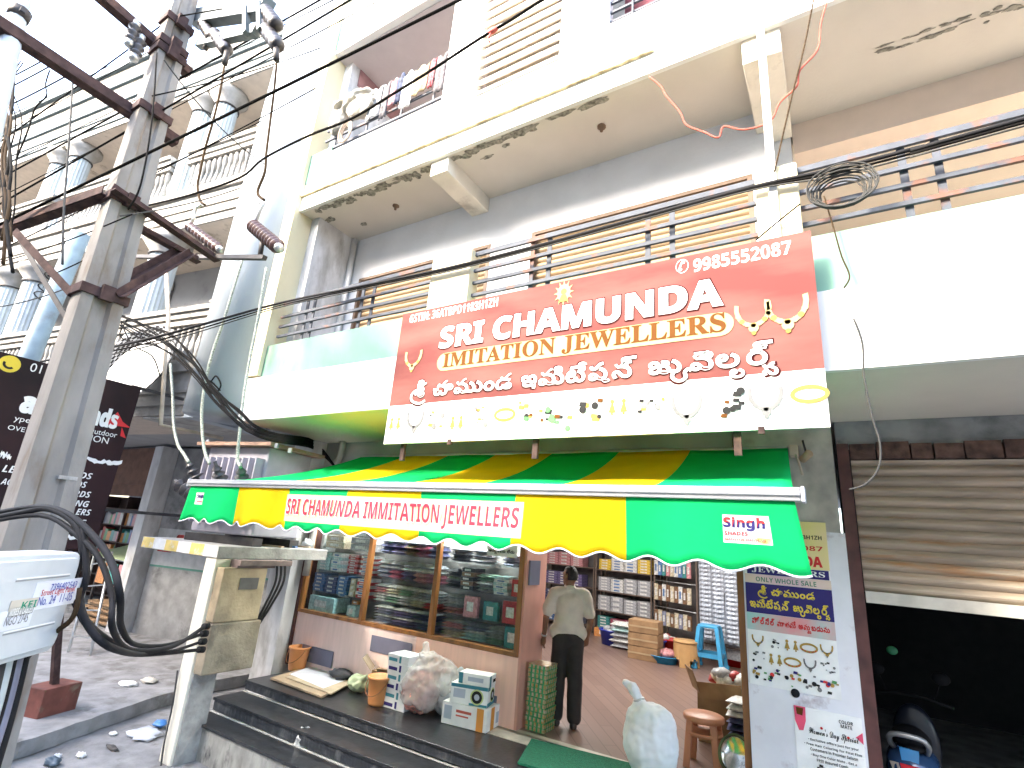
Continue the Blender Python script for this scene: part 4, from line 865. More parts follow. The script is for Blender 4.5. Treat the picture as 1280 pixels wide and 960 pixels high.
def insulator(p, q, r, n, lab, mm, name='insulator', grp=None, cap=True):
    p, q = Vector(p), Vector(q); l = (q - p).length; prof = [(r * .55, 0)]
    for i in range(n): z0 = l * (i + .1) / n; prof += [(r * .6, z0), (r, z0 + l * .35 / n), (r, z0 + l * .5 / n), (r * .6, z0 + l * .75 / n)]
    prof += [(r * .55, l)]; t = thing(name, lab, 'insulator', p, grp); m = MB(); m.lathe(prof, p, 14, axis=q - p); m.build('porcelain_body', mm, t)
    m = MB(); d = (q - p).normalized(); m.tube([p - d * .05, p + d * .02], r * .7, 10); m.tube([q - d * .02, q + d * .05], r * .6, 10); m.build('metal_cap', METAL, t); return t
i1 = insulator(A(236, 283, Y=Yr), A(274, 311, Y=Yr), .066, 9, 'brown ribbed insulator tilted on the bar, nearer the concrete pole', BROWNI)
i2 = insulator(A(316, 282, Y=Yr), A(348, 309, Y=Yr), .078, 10, 'brown ribbed insulator tilted on the bar in front of the blue column', BROWNI)
for t, (px, py), (qx, qy) in ((i1, (257, 297), (254, 320)), (i2, (329, 295), (325, 320))):
    m = MB(); m.tube([A(px, py, Y=Yr), A(qx, qy, Y=Yr)], .025, 8); m.build('stem', STEELD, t)
for t, pts in ((i1, ((238, 283), (243, 270), (245, 260), (252, 256))), (i1, ((245, 260), (240, 256))), (i2, ((319, 281), (325, 262), (329, 255), (330, 246))), (i2, ((329, 255), (322, 252)))):
    m = MB(); m.tube([A(x, y, Y=Yr) for x, y in pts], .02, 6); m.build('terminal', METAL, t)
# switch frame at the pole top
Yt = 1.95
SW = thing('switch_frame', 'pale steel switch frame with coiled insulators bolted to the top of the pole', 'switch', A(255, 45, Y=Yt))
m = MB(); m.beam(A(246, 24, Y=Yt), A(334, 9, Y=Yt), .12, .2); m.build('upper_bar', mat('weathered_blue_steel', (.075, .10, .115), .6, .3, var=.15), SW)
m = MB(); m.beam(A(250, 55, Y=Yt), A(322, 38, Y=Yt), .08, .11); m.build('lower_bar', mat('pale_steel', (.16, .19, .20), .6, .3), SW)
for a, b in (((308, 10), (308, 42)), ((325, 4), (326, 38))): m = MB(); m.beam(A(*a, Y=Yt - .05), A(*b, Y=Yt - .05), .06, .05); m.build('upright', mat('pale_steel', (.16, .19, .20), .6, .3), SW)
for a, b in (((254, 30), (266, 48)), ((268, 42), (284, 64)), ((328, 32), (348, 58)), ((332, 14), (346, 32))):
    p, q = A(*a, Y=Yt), A(*b, Y=Yt); m = MB(); l = (q - p).length; prof = [(.05, 0)]
    for i in range(5): z0 = l * i / 5; prof += [(.06, z0 + .01), (.075, z0 + l * .08), (.075, z0 + l * .12), (.06, z0 + l * .17)]
    m.lathe(prof + [(.05, l)], p, 12, axis=q - p); m.build('coil_insulator', mat('dark_porcelain', (.035, .03, .03), .4), SW)
for a, b in (((284, 64), (281, 80)), ((345, 55), (346, 75)), ((262, 50), (256, 62))): m = MB(); m.tube([A(*a, Y=Yt), A(*b, Y=Yt)], .03, 6); m.build('jumper_clamp', STEELD, SW)
for a, r0 in (((166, 42), .06), ((172, 60), .065)):
    p = A(*a, X=c2.x); ip = insulator(p + Vector((0, 0, -.12)), p + Vector((0, 0, .12)), r0, 3, 'dark %s pin insulator on the top left crossarm beside the pole' % ('upper' if a[1] < 50 else 'lower'), GREYI)
# second, bluish pole and the slim steel pole
p0, p1 = A(22, -10, X=c1.x), A(2, 62, X=c1.x); p0 = A(24, -14, X=-5.9); zt = p0.z
FP = thing('steel_pole', 'pale blue steel pole top with dark clamps at the top left corner', 'pole', (A(3, 55, Y=.62)))
a_, b_ = A(34, -30, Y=.62), A(-10, 150, Y=.62); a_ = b_ + (a_ - b_)
m = MB(); m.tube([b_ - (a_ - b_) * 3, b_, a_, a_ + (a_ - b_) * .3], .075, 10); m.build('shaft', BLUEP, FP)
for px, py in ((24, 18), (12, 50)):
    c = A(px, py, Y=.62); m = MB(); m.lathe([(.085, -.05), (.09, .05)], c, 10); m.box((c.x, c.y - .02, c.z - .03), (c.x + .12, c.y + .02, c.z + .02)); m.build('clamp', STEELD, FP)
SPO = thing('pipe_pole', 'slim pale blue steel pipe pole standing left of the concrete pole', 'pole', (-9.4, 2.3, ZG))
Yq = 2.25; t0, t1 = A(101, 292, Y=Yq), A(6, 520, Y=Yq); d = (t1 - t0).normalized(); l = (t0.z - ZP) / -d.z
m = MB(); m.tube([t0, t0 + d * l], [.115, .125], 14); m.build('shaft', mat('sky_blue_pipe', (.22, .31, .37), .6, var=.12, scale=5, stain=(.15, .16, .17), stain_amt=.35), SPO)
for px, py in ((92, 306), (70, 348), (62, 362), (57, 372)):
    c = A(px, py, Y=Yq); m = MB(); m.tube([c + Vector((math.cos(k * math.pi / 8) * .13, math.sin(k * math.pi / 8) * .13, .03 * math.cos(k * math.pi / 8 + 1))) for k in range(17)], .009, 5); m.build('wire_wrap', BLACK, SPO)

# ------------------------------------------------------------------ transformer platform
PF = thing('transformer_platform', 'old concrete platform on a cream pillar holding the grey transformer, edge painted yellow and white', 'platform', (-6.3, 3.9, ZG))
m = MB(); m.prism([(-7.98, 3.72, 1.46), (-6.2, 3.72, 1.46), (-6.2, 5.3, 1.46), (-7.98, 5.3, 1.46)], (0, 0, .14)); m.build('slab', CONC, PF, bevel=.01)
m = MB()
for i in range(6): m.box((-7.98 + i * .2967, 3.714, 1.47), (-7.98 + (i + 1) * .2967 - .004, 3.719, 1.598), i % 2)
m.build('painted_edge', [mat('worn_yellow', (.72, .56, .18), .8, var=.12, stain=(.6, .58, .5), stain_amt=.45, stain_scale=8), mat('worn_white', (.74, .74, .72), .8, var=.1, stain=(.5, .47, .4), stain_amt=.35, stain_scale=8)], PF)
m = MB(); m.box((-6.44, 3.73, ZG), (-6.22, 4.0, 1.458)); m.build('front_pillar', mat('cream_pillar', (.80, .76, .64), .8, var=.06, scale=3, stain=(.42, .38, .3), stain_amt=.3, stain_scale=2.5, bump=.2), PF, bevel=.012)
m = MB(); m.box((-6.24, 3.76, -.62), (-6.20, 4.03, .28)); m.build('pillar_patch', mat('grey_render', (.38, .37, .35), .95, var=.2, stain=(.22, .2, .18), stain_amt=.45, bump=.5), PF)
m = MB(); m.box((-6.218, 3.75, .26), (-6.05, 4.36, .78)); m.build('lower_box', mat('stained_render', (.34, .29, .21), .95, var=.2, scale=4, stain=(.18, .155, .12), stain_amt=.45, bump=.6), PF, bevel=.015)
m = MB(); m.box((-6.218, 3.76, .785), (-6.07, 4.32, 1.37)); mb_ = m.build('meter_box', mat('tan_render', (.47, .38, .25), .9, var=.14, scale=4, stain=(.27, .22, .15), stain_amt=.42, bump=.4), PF, bevel=.012)
m = MB(); m.box((-6.066, 3.98, 1.13), (-6.06, 4.22, 1.26)); m.build('meter_window', mat('dull_glass', (.16, .155, .15), .3), mb_)
m = MB(); m.box((-6.2, 3.9, 1.40), (-6.0, 4.6, 1.458)); m.box((-6.2, 3.9, 1.37), (-6.05, 4.4, 1.40)); m.build('brick_corbel', mat('purple_brick', (.24, .18, .17), .95, var=.2), PF)
TR = thing('transformer', 'grey electrical transformer box with a rusty lid standing on the concrete platform', 'transformer', (-7.0, 4.5, 1.6))
GREYT = mat('transformer_grey', (.40, .38, .43), .55, .0, var=.08, scale=4, stain=(.25, .2, .18), stain_amt=.3)
ra = R(9); pv = (-6.95, 4.5, 0)
m = MB(); m.box((-7.55, 4.12, 1.72), (-6.42, 4.9, 2.86), 0, ra, pv); m.build('tank', GREYT, TR, bevel=.02)
m = MB(); m.box((-7.68, 4.0, 2.865), (-6.3, 5.02, 2.91), 0, ra, pv); m.build('lid', mat('rusty_lid', (.36, .22, .16), .75, var=.2, scale=8, stain=(.45, .36, .3), stain_amt=.4), TR)
m = MB(); m.box((-7.6, 4.1, 1.602), (-6.36, 4.25, 1.70), 0, ra, pv); m.box((-7.6, 4.72, 1.602), (-6.36, 4.88, 1.70), 0, ra, pv); m.build('base_channel', STEELD, TR)
m = MB()
for k in range(9): m.box((-7.45 + k * .12, 3.98, 1.85), (-7.43 + k * .12, 4.12, 2.7), 0, ra, pv)
m.build('cooling_fins', GREYT, TR)
for q in (A(282, 543, Y=4.2),): m = MB(); m.tube([(q.x, q.y, 2.915), (q.x, q.y, 2.96)], .10, 16); m.build('lid_cap', mat('pinkish_rust', (.5, .33, .27), .7), TR)
for px, py in ((259, 552), (345, 557), (362, 563)):
    q = A(px, py, Y=4.02); m = MB(); m.box((q.x - .03, q.y - .0, q.z - .03), (q.x + .03, q.y + .02, q.z + .03)); m.build('lifting_lug', METAL, TR)
for k, ((px, py), (qx, qy)) in enumerate((((246, 598), (235, 578)), ((275, 600), (270, 582)), ((303, 604), (301, 585)), ((255, 628), (222, 603)))):
    p, q = A(px, py, Y=3.72), A(qx, qy, Y=3.60); l = (q - p).length; d = (q - p).normalized(); m = MB(); prof = [(.03, -.3), (.03, 0)]
    for i in range(3 if k < 3 else 5): n_ = 3 if k < 3 else 5; prof += [(.035, l * i / n_), (.10 - .02 * i * (k < 3), l * (i + .25) / n_), (.09 - .02 * i * (k < 3), l * (i + .4) / n_), (.035, l * (i + .7) / n_)]
    m.lathe(prof + [(.02, l), (.02, l + .06)], p, 14, axis=d); m.build('bushing', GREYI, TR)
# ------------------------------------------------------------------ wires
WIRE = flat('wire_black', (.006, .0055, .005), .9, spec=.1); WTAN = flat('wire_tan', (.05, .032, .017), .9, spec=.1); WPINK = flat('wire_pink', (.40, .10, .075), .8, spec=.1); WGREY = flat('wire_grey', (.06, .06, .058), .9, spec=.1)
def wire(pts, r, lab, mm=WIRE, name='overhead_wire', grp='wires strung across the street', smooth=True, cat='wire', seg=6):
    m = MB(); m.tube(curve_pts(pts, 5) if smooth and len(pts) > 2 else pts, r, seg); return tag(m.build(name, mm), lab, cat, grp)
def lay(pl, **k): return [A(x, y, **k) for x, y in pl]
def span(p, q, r, lab, s=.04, mm=WIRE, **k):
    if 'overhead wire' in lab and 'ending' not in lab: p, q = p + (p - q) * .5, q + (q - p) * .55; s *= 2
    return wire(sag(p, q, s), r, lab, mm, smooth=False, **k)
span(A(-30, 196, Y=1.2), A(260, -14, Y=2.3), .011, 'topmost overhead wire crossing the concrete pole near its top')
span(A(-30, 236, Y=1.2), A(420, -16, Y=2.4), .011, 'second overhead wire from the top, crossing below the pole switch frame')
span(A(-30, 268, Y=1.15), A(470, -24, Y=2.4), .011, 'third overhead wire from the top, just above the thick black one')
span(A(-30, 290, Y=1.1), A(590, -14, Y=2.5), .015, 'thick black overhead wire running up to the third floor wall')
wire(lay([(150, 260), (172, 259), (188, 256), (240, 243), (300, 222), (330, 198), (385, 170), (440, 148), (500, 112), (545, 84), (600, 48), (640, 24), (690, -8)], Y=2.3), .012, 'sagging black cable with a red tie near the louvre panel', mm=WIRE)
p = A(616, 38, Y=2.3); m = MB(); m.blob(p, .05, .02, .022, 10, 6, 0, .3, 3); m.tube([p, p + Vector((-.04, 0, -.06)), p + Vector((-.02, 0, -.1))], .008, 5); tag(m.build('cable_tie', flat('red_ribbon', (.55, .10, .08))), 'red ribbon knotted on the sagging black cable by the louvre panel', 'ribbon')
for k, (y0, y1, lab) in enumerate(((108, 68, 'upper thin line ending above the long left crossarm'), (120, 75, 'middle thin line ending at the long left crossarm'), (142, 90, 'lower thin line hooked over the long left crossarm'))):
    span(A(-10, y0, Y=1.0), A((67, 76, 92)[k], y1, Y=1.25), .010, lab, .02, WGREY)
wire(lay([(92, 88), (90, 120), (86, 180), (80, 260), (78, 330)], Y=1.3), .010, 'thin wire hanging straight down from the long left crossarm', WGREY)
wire(lay([(62, 88), (57, 105), (58, 120), (44, 135), (36, 160), (24, 190), (20, 200)], Y=1.2), .009, 'thin crooked wire dangling left of the hanging straight wire', WIRE)
NTH = ('leftmost', 'second', 'third', 'rightmost')
for k, pl in enumerate(([(6, 70), (1, 110), (10, 150), (2, 200), (8, 260), (4, 330)], [(12, 70), (6, 120), (2, 150), (12, 190), (5, 240), (10, 300), (16, 340)], [(16, 72), (10, 115), (14, 150), (6, 200), (12, 250), (2, 300)], [(18, 70), (16, 130), (10, 160), (14, 210), (8, 270), (14, 320)])):
    wire(lay(pl, Y=.9), .012, '%s strand of the tangled brown cables hanging down the left edge' % NTH[k], [WTAN, WIRE, WTAN, WIRE][k], name='hanging_cable', grp='tangled cables at the left edge')
# service cable along the balcony rail
def rail_cable(dy, r, lab, mm):
    pts = lay([(-40, 470 + dy), (90, 444 + dy), (200, 420 + dy)], Y=2.9) + lay([(345, 380 + dy * .6), (450, 358 + dy * .5), (560, 335 + dy * .5), (680, 305 + dy * .4), (800, 272 + dy * .4), (940, 234 + dy * .4), (1040, 212 + dy), (1150, 184 + dy), (1300, 143 + dy)], Y=YF - .03); pts.append(pts[-1] + Vector((6.5, 0, .25)))
    wire(pts, r, lab, mm, name='service_cable', grp='cables along the balcony rail')
rail_cable(0, .017, 'thick black service cable following the top of the balcony railing', BLACK); rail_cable(5, .010, 'thin dark cable just under the thick service cable on the railing', WIRE); rail_cable(9, .008, 'lowest thin grey cable along the balcony railing', WGREY)
rnd = random.Random(9); cc_ = A(1052, 238, Y=YF - .05); m = MB()
for k in range(9):
    rr1 = .13 + .01 * k; m.tube([cc_ + Vector((rr1 * 1.05 * math.cos(t) + rnd.uniform(-.008, .008), -.012 * k + .05, rr1 * .85 * math.sin(t) + .01 * (k % 3))) for t in [2 * math.pi * i / 24 for i in range(24)]], .006, 5, closed=True)
tag(m.build('cable_coil', WGREY), 'grey coil of spare cable tied to the rusty right balcony railing', 'cable coil')
wire(lay([(1030, 245), (1042, 285), (1052, 320), (1062, 345), (1055, 360)], Y=YF - .04), .006, 'tan wire hanging from the cable coil over the mint parapet', WTAN)
wire(lay([(1067, 398), (1078, 430), (1080, 470), (1090, 520), (1100, 555), (1098, 585), (1082, 605), (1062, 612)], Y=YF - .03), .007, 'thin grey wire hanging in a hook before the rusty garage shutter', WGREY)
wire(lay([(1033, 4), (1026, 30), (1022, 62), (1000, 88), (996, 108), (975, 128), (962, 152), (930, 162), (905, 158), (898, 172), (880, 165), (858, 156), (850, 140), (833, 120), (826, 108), (812, 96)], Y=YF + .02), .008, 'loose pink wire looping under the upper slab past the white pipe', WPINK)
wire(lay([(1018, -5), (1005, 60), (990, 120), (975, 185), (968, 215)], Y=YF - .0), .007, 'tan wire slanting down from the upper slab to the right pier', WTAN)
wire(lay([(945, 300), (975, 275), (1000, 255)], Y=YF - .02), .006, 'short dark wire crossing the right railing pier to the phone number', WIRE)
# jumpers from the switch frame to the insulators and the bushings
for pl, lab, mm, Yv in (([(281, 78), (276, 110), (268, 145), (258, 180), (250, 215), (247, 232), (250, 250), (256, 256)], 'tan jumper wire dropping from the pole switch to the nearer brown insulator', WTAN, 2.6), ([(346, 75), (343, 110), (338, 150), (333, 190), (331, 215), (322, 240), (330, 250)], 'tan jumper wire dropping from the pole switch to the farther brown insulator', WTAN, 2.6)):
    wire(lay(pl, Y=Yv), .016, lab, mm, name='jumper_wire', grp='jumper wires of the transformer')
for pl, lab in (([(303, 325), (292, 360), (280, 400), (266, 440), (256, 480), (252, 520), (255, 560), (262, 580)], 'pale braided jumper falling past the blue column to the middle bushing'), ([(333, 335), (322, 400), (312, 450), (304, 500), (299, 545), (297, 572), (301, 584)], 'pale braided jumper running down the yellow pilaster edge to the right bushing'), ([(213, 455), (216, 500), (217, 530), (222, 555), (230, 568), (236, 578)], 'pale braided jumper hanging beside the dish to the left bushing')):
    wire(lay(pl, Y=3.45), .019, lab, mat('braided_sleeve', (.42, .46, .40), .8, var=.3, scale=60), name='jumper_wire', grp='jumper wires of the transformer')
rnd = random.Random(21)
ORD = ('lowest', 'second lowest', 'third lowest', 'fourth lowest', 'middle', 'fourth highest', 'third highest', 'second highest', 'topmost')
for k in range(9):
    o = (k - 4) * 2.6; j = lambda: rnd.uniform(-5, 5)
    wire(lay([(135, 392 - o * .6), (175, 412 - o + j()), (215, 432 - o + j()), (245, 462 - o + j()), (268, 492 - o + j()), (298, 522 - o + j()), (335, 545 - o * .5)], Y=3.0 + .03 * k) + lay([(392, 556 - o * .5), (420, 585)], Y=5.35), .007 + .003 * (k % 3), '%s of the nine black cables sweeping from the pole past the dish' % ORD[k], WIRE, name='bundled_cable', grp='cable bundle between pole and transformer')
for k, pl in enumerate(([(255, 470), (262, 478), (270, 470), (276, 482), (268, 492), (258, 486), (262, 476), (275, 488)], [(150, 400), (165, 430), (190, 445), (200, 470)], [(160, 398), (150, 420), (178, 430), (205, 428)])):
    wire(lay(pl, Y=3.3), .010, ('small curled knot of black cable near the foot of the blue column', 'loose dark cable end drooping across the white dish, longer one', 'loose dark cable end looping across the white dish, shorter one')[k], WIRE, name='loose_cable', grp=None)
rnd = random.Random(77)
for k in range(7):
    x0 = 2 + k * 3.2; pl = [(x0 + 8, 66 + k * 2), (x0 + rnd.uniform(-8, 8), 105), (x0 + rnd.uniform(-9, 9), 150), (x0 * .6 + rnd.uniform(-8, 8), 200), (x0 * .7 + rnd.uniform(-8, 8), 255), (12 + rnd.uniform(-5, 5), 285), (10 + k, 302)]
    wire(lay(pl, Y=.95 + .02 * k), .007, 'thin dark strand of the left edge tangle, %s of seven' % ('first', 'second', 'third', 'fourth', 'fifth', 'sixth', 'seventh')[k], [WIRE, WTAN][k % 2], name='hanging_cable', grp='thin strands at the left edge')
for a, b, lab in (((-20, 176), (320, -16), 'hair thin overhead wire between the topmost and second wires'), ((-20, 214), (445, -20), 'hair thin overhead wire just under the second overhead wire'), ((-20, 252), (505, -22), 'hair thin overhead wire just under the third overhead wire'), ((-20, 305), (330, 150), 'thin overhead wire ending at the upper right corner of the balustrade'), ((-20, 322), (395, 110), 'thin overhead wire ending on the blue round column'), ((-20, 160), (215, 40), 'thin overhead wire ending at the concrete pole top clamp')): span(A(*a, Y=1.3), A(*b, Y=2.7), .0065, lab, .05)
for k, (a, b, s_, lab) in enumerate((((-10, 330), (165, 268), .05, 'thin slack wire from the left edge to the middle pole clamp'), ((-10, 385), (120, 345), .06, 'thin slack wire from the left edge past the slim blue pole'), ((60, 345), (150, 300), .03, 'short slack wire between the slim blue pole and the concrete pole'), ((205, 75), (330, 205), .10, 'thin slack wire from the pole top to the corner of the balustrade'), ((190, 120), (400, 60), .06, 'thin wire rising from the pole behind the coiled insulators'), ((150, 270), (300, 235), .05, 'thin cream wire from the pole clamp along the balustrade base'), ((225, 20), (470, -30), .04, 'thin wire leaving the pole top toward the upper storey'))):
    span(A(*a, Y=1.6), A(*b, Y=(1.6, 2.0, 1.8, 3.0, 3.2, 3.0, 3.2)[k]), .007, lab, s_, [WIRE, WGREY][k % 2])
wire(lay([(196, 66), (190, 150), (176, 230), (160, 262)], Y=1.50), .008, 'thin dark wire running down the street face of the concrete pole', WIRE)
# big cable loops between the white box and the cream pillar
for k, (pl, r) in enumerate((([(-30, 652), (30, 640), (62, 636), (95, 655), (103, 690), (92, 725), (98, 760), (120, 790), (160, 812), (200, 812), (228, 802), (256, 783)], .030), ([(-30, 646), (40, 634), (80, 640), (112, 665), (138, 700), (150, 745), (152, 785), (170, 806), (210, 806), (254, 792)], .026), ([(-30, 656), (50, 644), (100, 672), (125, 700), (140, 745), (142, 790), (165, 812), (210, 815), (252, 802)], .022), ([(105, 660), (108, 720), (100, 750), (112, 785), (145, 812), (190, 818), (250, 812)], .026))):
    pts = []
    n_ = len(pl)
    for i, (x, y) in enumerate(pl): pts.append(A(x, y, Y=1.35 + (3.66 - 1.35) * max(0, (i - n_ * .55) / (n_ * .45 - 1))))
    wire(pts, r * .66, ('thickest black cable looping from the white box to the cream pillar', 'outermost black cable loop right of the white box', 'inner black cable loop right of the white box', 'lowest black cable running into the cream pillar')[k], BLACK, name='power_cable', grp='power cables by the white box', seg=8)
    q = pts[-1]; m = MB(); m.tube([q + Vector((-.03, 0, -.005)), q + Vector((.035, .02, .004))], .034, 8); tag(m.build('cable_gland', BLACK), '%s black cable gland on the cream pillar' % ('topmost', 'second', 'third', 'lowest')[k], 'cable gland', 'glands on the cream pillar')
wire(lay([(222, 838), (216, 880), (205, 930), (200, 970)], Y=3.70), .010, 'thin grey cable running down the front of the cream pillar', WGREY)
for k in range(3): wire(lay([(346 + k * 5, 695), (345 + k * 5, 725), (332 + k * 4, 755), (318 + k * 3, 780), (312, 795 + k * 4)], Y=4.75), .016, ('left', 'middle', 'right')[k] + ' dark cable dropping behind the tan meter box', WGREY, name='drop_cable', grp='cables behind the meter box')

# ------------------------------------------------------------------ white meter box in the lower left corner
WB = thing('cable_box', 'white fibreglass cable box with handwritten labels and a brand sticker, lower left corner', 'electrical box', (-3.9, 1.4, 1.4))
tr, br_ = A(104, 690, Y=1.45), A(77, 792, Y=1.45)
fd = Vector((-.70, .70, 0)).normalized(); nrm = Vector((.70, .70, 0)).normalized()
# front face runs from its near right edge to the left
tr = A(104, 690, Y=1.30); U_ = Vector((-.62, .78, 0)).normalized(); n_ = U_.cross(Vector((0, 0, 1))); h = .46; wd = .75
PB = Plane(Vector((tr.x, tr.y, tr.z)) - U_ * wd - Vector((0, 0, h)), U_, (0, 0, 1))
def rrect(u0, v0, u1, v1, r): 
    o = []
    for cx, cy, a in ((u1 - r, v1 - r, 0), (u0 + r, v1 - r, 1), (u0 + r, v0 + r, 2), (u1 - r, v0 + r, 3)): o += [(cx + r * math.cos(math.pi / 2 * (a + k / 4)), cy + r * math.sin(math.pi / 2 * (a + k / 4))) for k in range(5)]
    return o
BOXW = mat('fibreglass_white', (.56, .60, .62), .45, var=.05, scale=5, stain=(.50, .5, .48), stain_amt=.22)
m = MB(); m.prism([PB.p(u, v, -.001) for u, v in rrect(0, 0, wd, h, .05)], -PB.n * .16); m.build('body', BOXW, WB, bevel=.008)
m = MB(); m.prism([PB.p(u, v, 0) for u, v in rrect(.025, .025, wd - .025, h - .025, .04)], PB.n * .014); dr = m.build('door', BOXW, WB, bevel=.005)
def on_box(x, y):
    d = w(Vector((x - 640, y - 480, FPX))); c0 = Vector((0, 0, CH)); q = c0 + d * ((PB.O - c0).dot(PB.n) / d.dot(PB.n)) - PB.O
    return q.dot(PB.U), q.dot(PB.V)
def brect(mb, a, b, mi, l): (u0, v1), (u1, v0) = on_box(*a), on_box(*b); PB.rect(mb, u0, v0, u1, v1, mi, l)
m = MB()
for (x0, y0), (x1, y1) in (((16, 724), (82, 723)), ((0, 789), (62, 785))):
    (u0, v0), (u1, v1) = on_box(x0, y0), on_box(x1, y1); v0 = (v0 + v1) / 2; PB.rect(m, u0, v0, u1, v0 + .006, 0, .0145); PB.rect(m, u0, v0 + .008, u1, v0 + .014, 1, .0145)
m.build('louvre_slot', [flat('slot_grey', (.3, .32, .33)), PRW], dr)
m = MB(); brect(m, (42, 728), (91, 753), 0, .015); m.build('paper_label', flat('paper_white', (.74, .77, .84)), dr); m = MB(); brect(m, (-4, 765), (31, 782), 0, .015); m.build('paper_label', flat('paper_white', (.74, .77, .84)), dr)
m = MB(); brect(m, (9, 751), (40, 759), 0, .0165); brect(m, (7, 760), (35, 766), 1, .0165); m.build('brand_sticker', [flat('sticker_beige', (.60, .56, .48)), flat('sticker_grey', (.36, .38, .38))], dr)
BLUEI = flat('ink_blue', (.06, .09, .42))
def xtext(t, a, b, mm, st='sans'): (u0, v1), (u1, v0) = on_box(*a), on_box(*b); mb = MB(); put_text(mb, glyphs(t, st), PB.p(u0, v0, .0175), PB.U, PB.V, u1 - u0, v1 - v0, .001); mb.build('lettering', mm, dr)
xtext('KEI', (23, 752), (39, 758), flat('kei_green', (.01, .28, .17))); xtext('7396402543', (60, 729.5), (90, 734), BLUEI, ''); xtext('Street Light Panel', (48, 737), (87, 741), RED, ''); xtext('No. 24  11-05', (44, 746), (84, 750), BLUEI, ''); xtext('WIRES & CABLES', (8, 761), (34, 765), PRW); xtext('NGO 2745', (2, 771), (28, 777), SIL, '')
m = MB(); m.beam(PB.p(.66, -.02, -.12), PB.p(.52, -1.9, -.12), .05, .05); m.build('stand_leg', RUST, WB); m = MB(); m.beam(PB.p(.15, -.02, -.12), PB.p(.1, -1.9, -.12), .05, .05); m.build('stand_leg', RUST, WB)
for k in range(5):
    s = k * .035; m = MB(); pts = curve_pts([PB.p(.70 - s, -.01, -.10), PB.p(.68 - s, -.25, -.07), PB.p(.64 - s * 1.3, -.6, -.04), PB.p(.58 - s * 1.6, -1.7, 0)], 5); m.tube(pts, .03 - .003 * (k % 3), 8); tag(m.build('ground_cable', [BLACK, mat('purple_grey_cable', (.2, .2, .26), .5), BLACK, flat('pale_conduit', (.5, .55, .55)), WGREY][k]), ('black', 'purple grey', 'second black', 'pale plastic', 'grey')[k] + ' cable dropping from the underside of the white cable box', 'cable', 'cables below the white box')
wire(lay([(100, 735), (92, 770), (70, 790), (40, 815), (20, 850), (8, 900)], Y=1.28), .012, 'tan cable curving down in front of the white cable box underside', WTAN, name='ground_cable', grp=None)
SB = thing('concrete_block', 'rusty red brown plinth block with mossy base at the kerb', 'block', A(60, 890, Z=ZP))
p = A(58, 890, Z=ZP); m = MB(); m.box((p.x - .18, p.y - .22, ZG), (p.x + .16, p.y + .22, ZP + .30), 0, .3); m.build('block', mat('red_oxide', (.17, .055, .04), .8, var=.2, stain=(.2, .19, .13), stain_amt=.4), SB, bevel=.01)
m = MB(); q = A(115, 735, Y=2.4); m.beam((p.x, p.y, ZP + .28), (p.x + .05, p.y - .4, 1.65), .07, .07); m.build('post', RUST, SB)
# ------------------------------------------------------------------ goods in the display window
def cm(n, c, r=.5): return flat(n, c, r)
PK = {'navy': (.08, .09, .20), 'purple': (.16, .13, .28), 'slate': (.24, .25, .34), 'teal': (.05, .24, .24), 'pink': (.62, .28, .30), 'red': (.48, .05, .05), 'white': (.70, .70, .68), 'silver': (.42, .43, .46), 'cream': (.6, .52, .38), 'green': (.20, .34, .24), 'black': (.03, .03, .035), 'blue': (.10, .20, .42), 'mint': (.38, .56, .56), 'brown': (.20, .11, .06), 'grey': (.36, .36, .38), 'yellow': (.72, .5, .06), 'orange': (.62, .26, .08), 'maroon': (.36, .08, .13)}
PM = {k: mat('pack_' + k, v, .35, var=.18, scale=30) for k, v in PK.items()}
rnd = random.Random(12)
_pm = {}
def pack_mesh(wd, dp, h, col, soft):
    key = (wd, dp, h, col, soft)
    if key not in _pm:
        mb = MB(); n = 6 if soft else 1; vs = []; fs = []
        if soft:
            for s in (0, 1):
                for j in range(5):
                    for i in range(n + 1):
                        e = min(i, n - i, j, 4 - j); z = (h if s else 0) * (1 if e > 0 else .45 if s else 0) + .006 * noise.noise(Vector((i * 1.3, j * 1.7, h * 90 + len(_pm)))) * (e > 0)
                        if not s and e == 0: z = h * .4
                        vs.append((-wd / 2 + wd * i / n, -dp / 2 + dp * j / 4, z))
            k = (n + 1) * 5
            for s in (0, 1):
                for j in range(4):
                    for i in range(n): a = s * k + j * (n + 1) + i; fs.append((a, a + 1, a + n + 2, a + n + 1))
            mb.add(vs, fs, 0, True)
        else: mb.box((-wd / 2, -dp / 2, 0), (wd / 2, dp / 2, h * .93)); mb.box((-wd * .28, -dp / 2 - .0015, h * .25), (wd * .2, -dp / 2 - .0005, h * .68), 1)
        me = bpy.data.meshes.new('packet'); me.from_pydata([tuple(v) for v in mb.v], [], mb.f); me.materials.append(PM[col]); me.materials.append(PM['white' if col != 'white' else 'blue']); me.polygons.foreach_set('material_index', mb.m); me.polygons.foreach_set('use_smooth', mb.sm); _pm[key] = me
    return _pm[key]
def packet(x, y, z, wd, dp, h, col, lab, cat, grp, soft=False, rz=0, name='packet'):
    o = bpy.data.objects.new(name, pack_mesh(wd, dp, h, col, soft)); COL.objects.link(o); o.location = (x, y, z); o.rotation_euler = (0, 0, rz); return tag(o, lab, cat, grp)
BAY = {0: 'pillar side', 1: 'middle', 2: 'doorway side'}; SHF = {.745: 'bottom', 1.0: 'second', 1.3: 'third', 1.62: 'upper'}; PLC = ('left end', 'left part', 'centre', 'right part', 'right end')
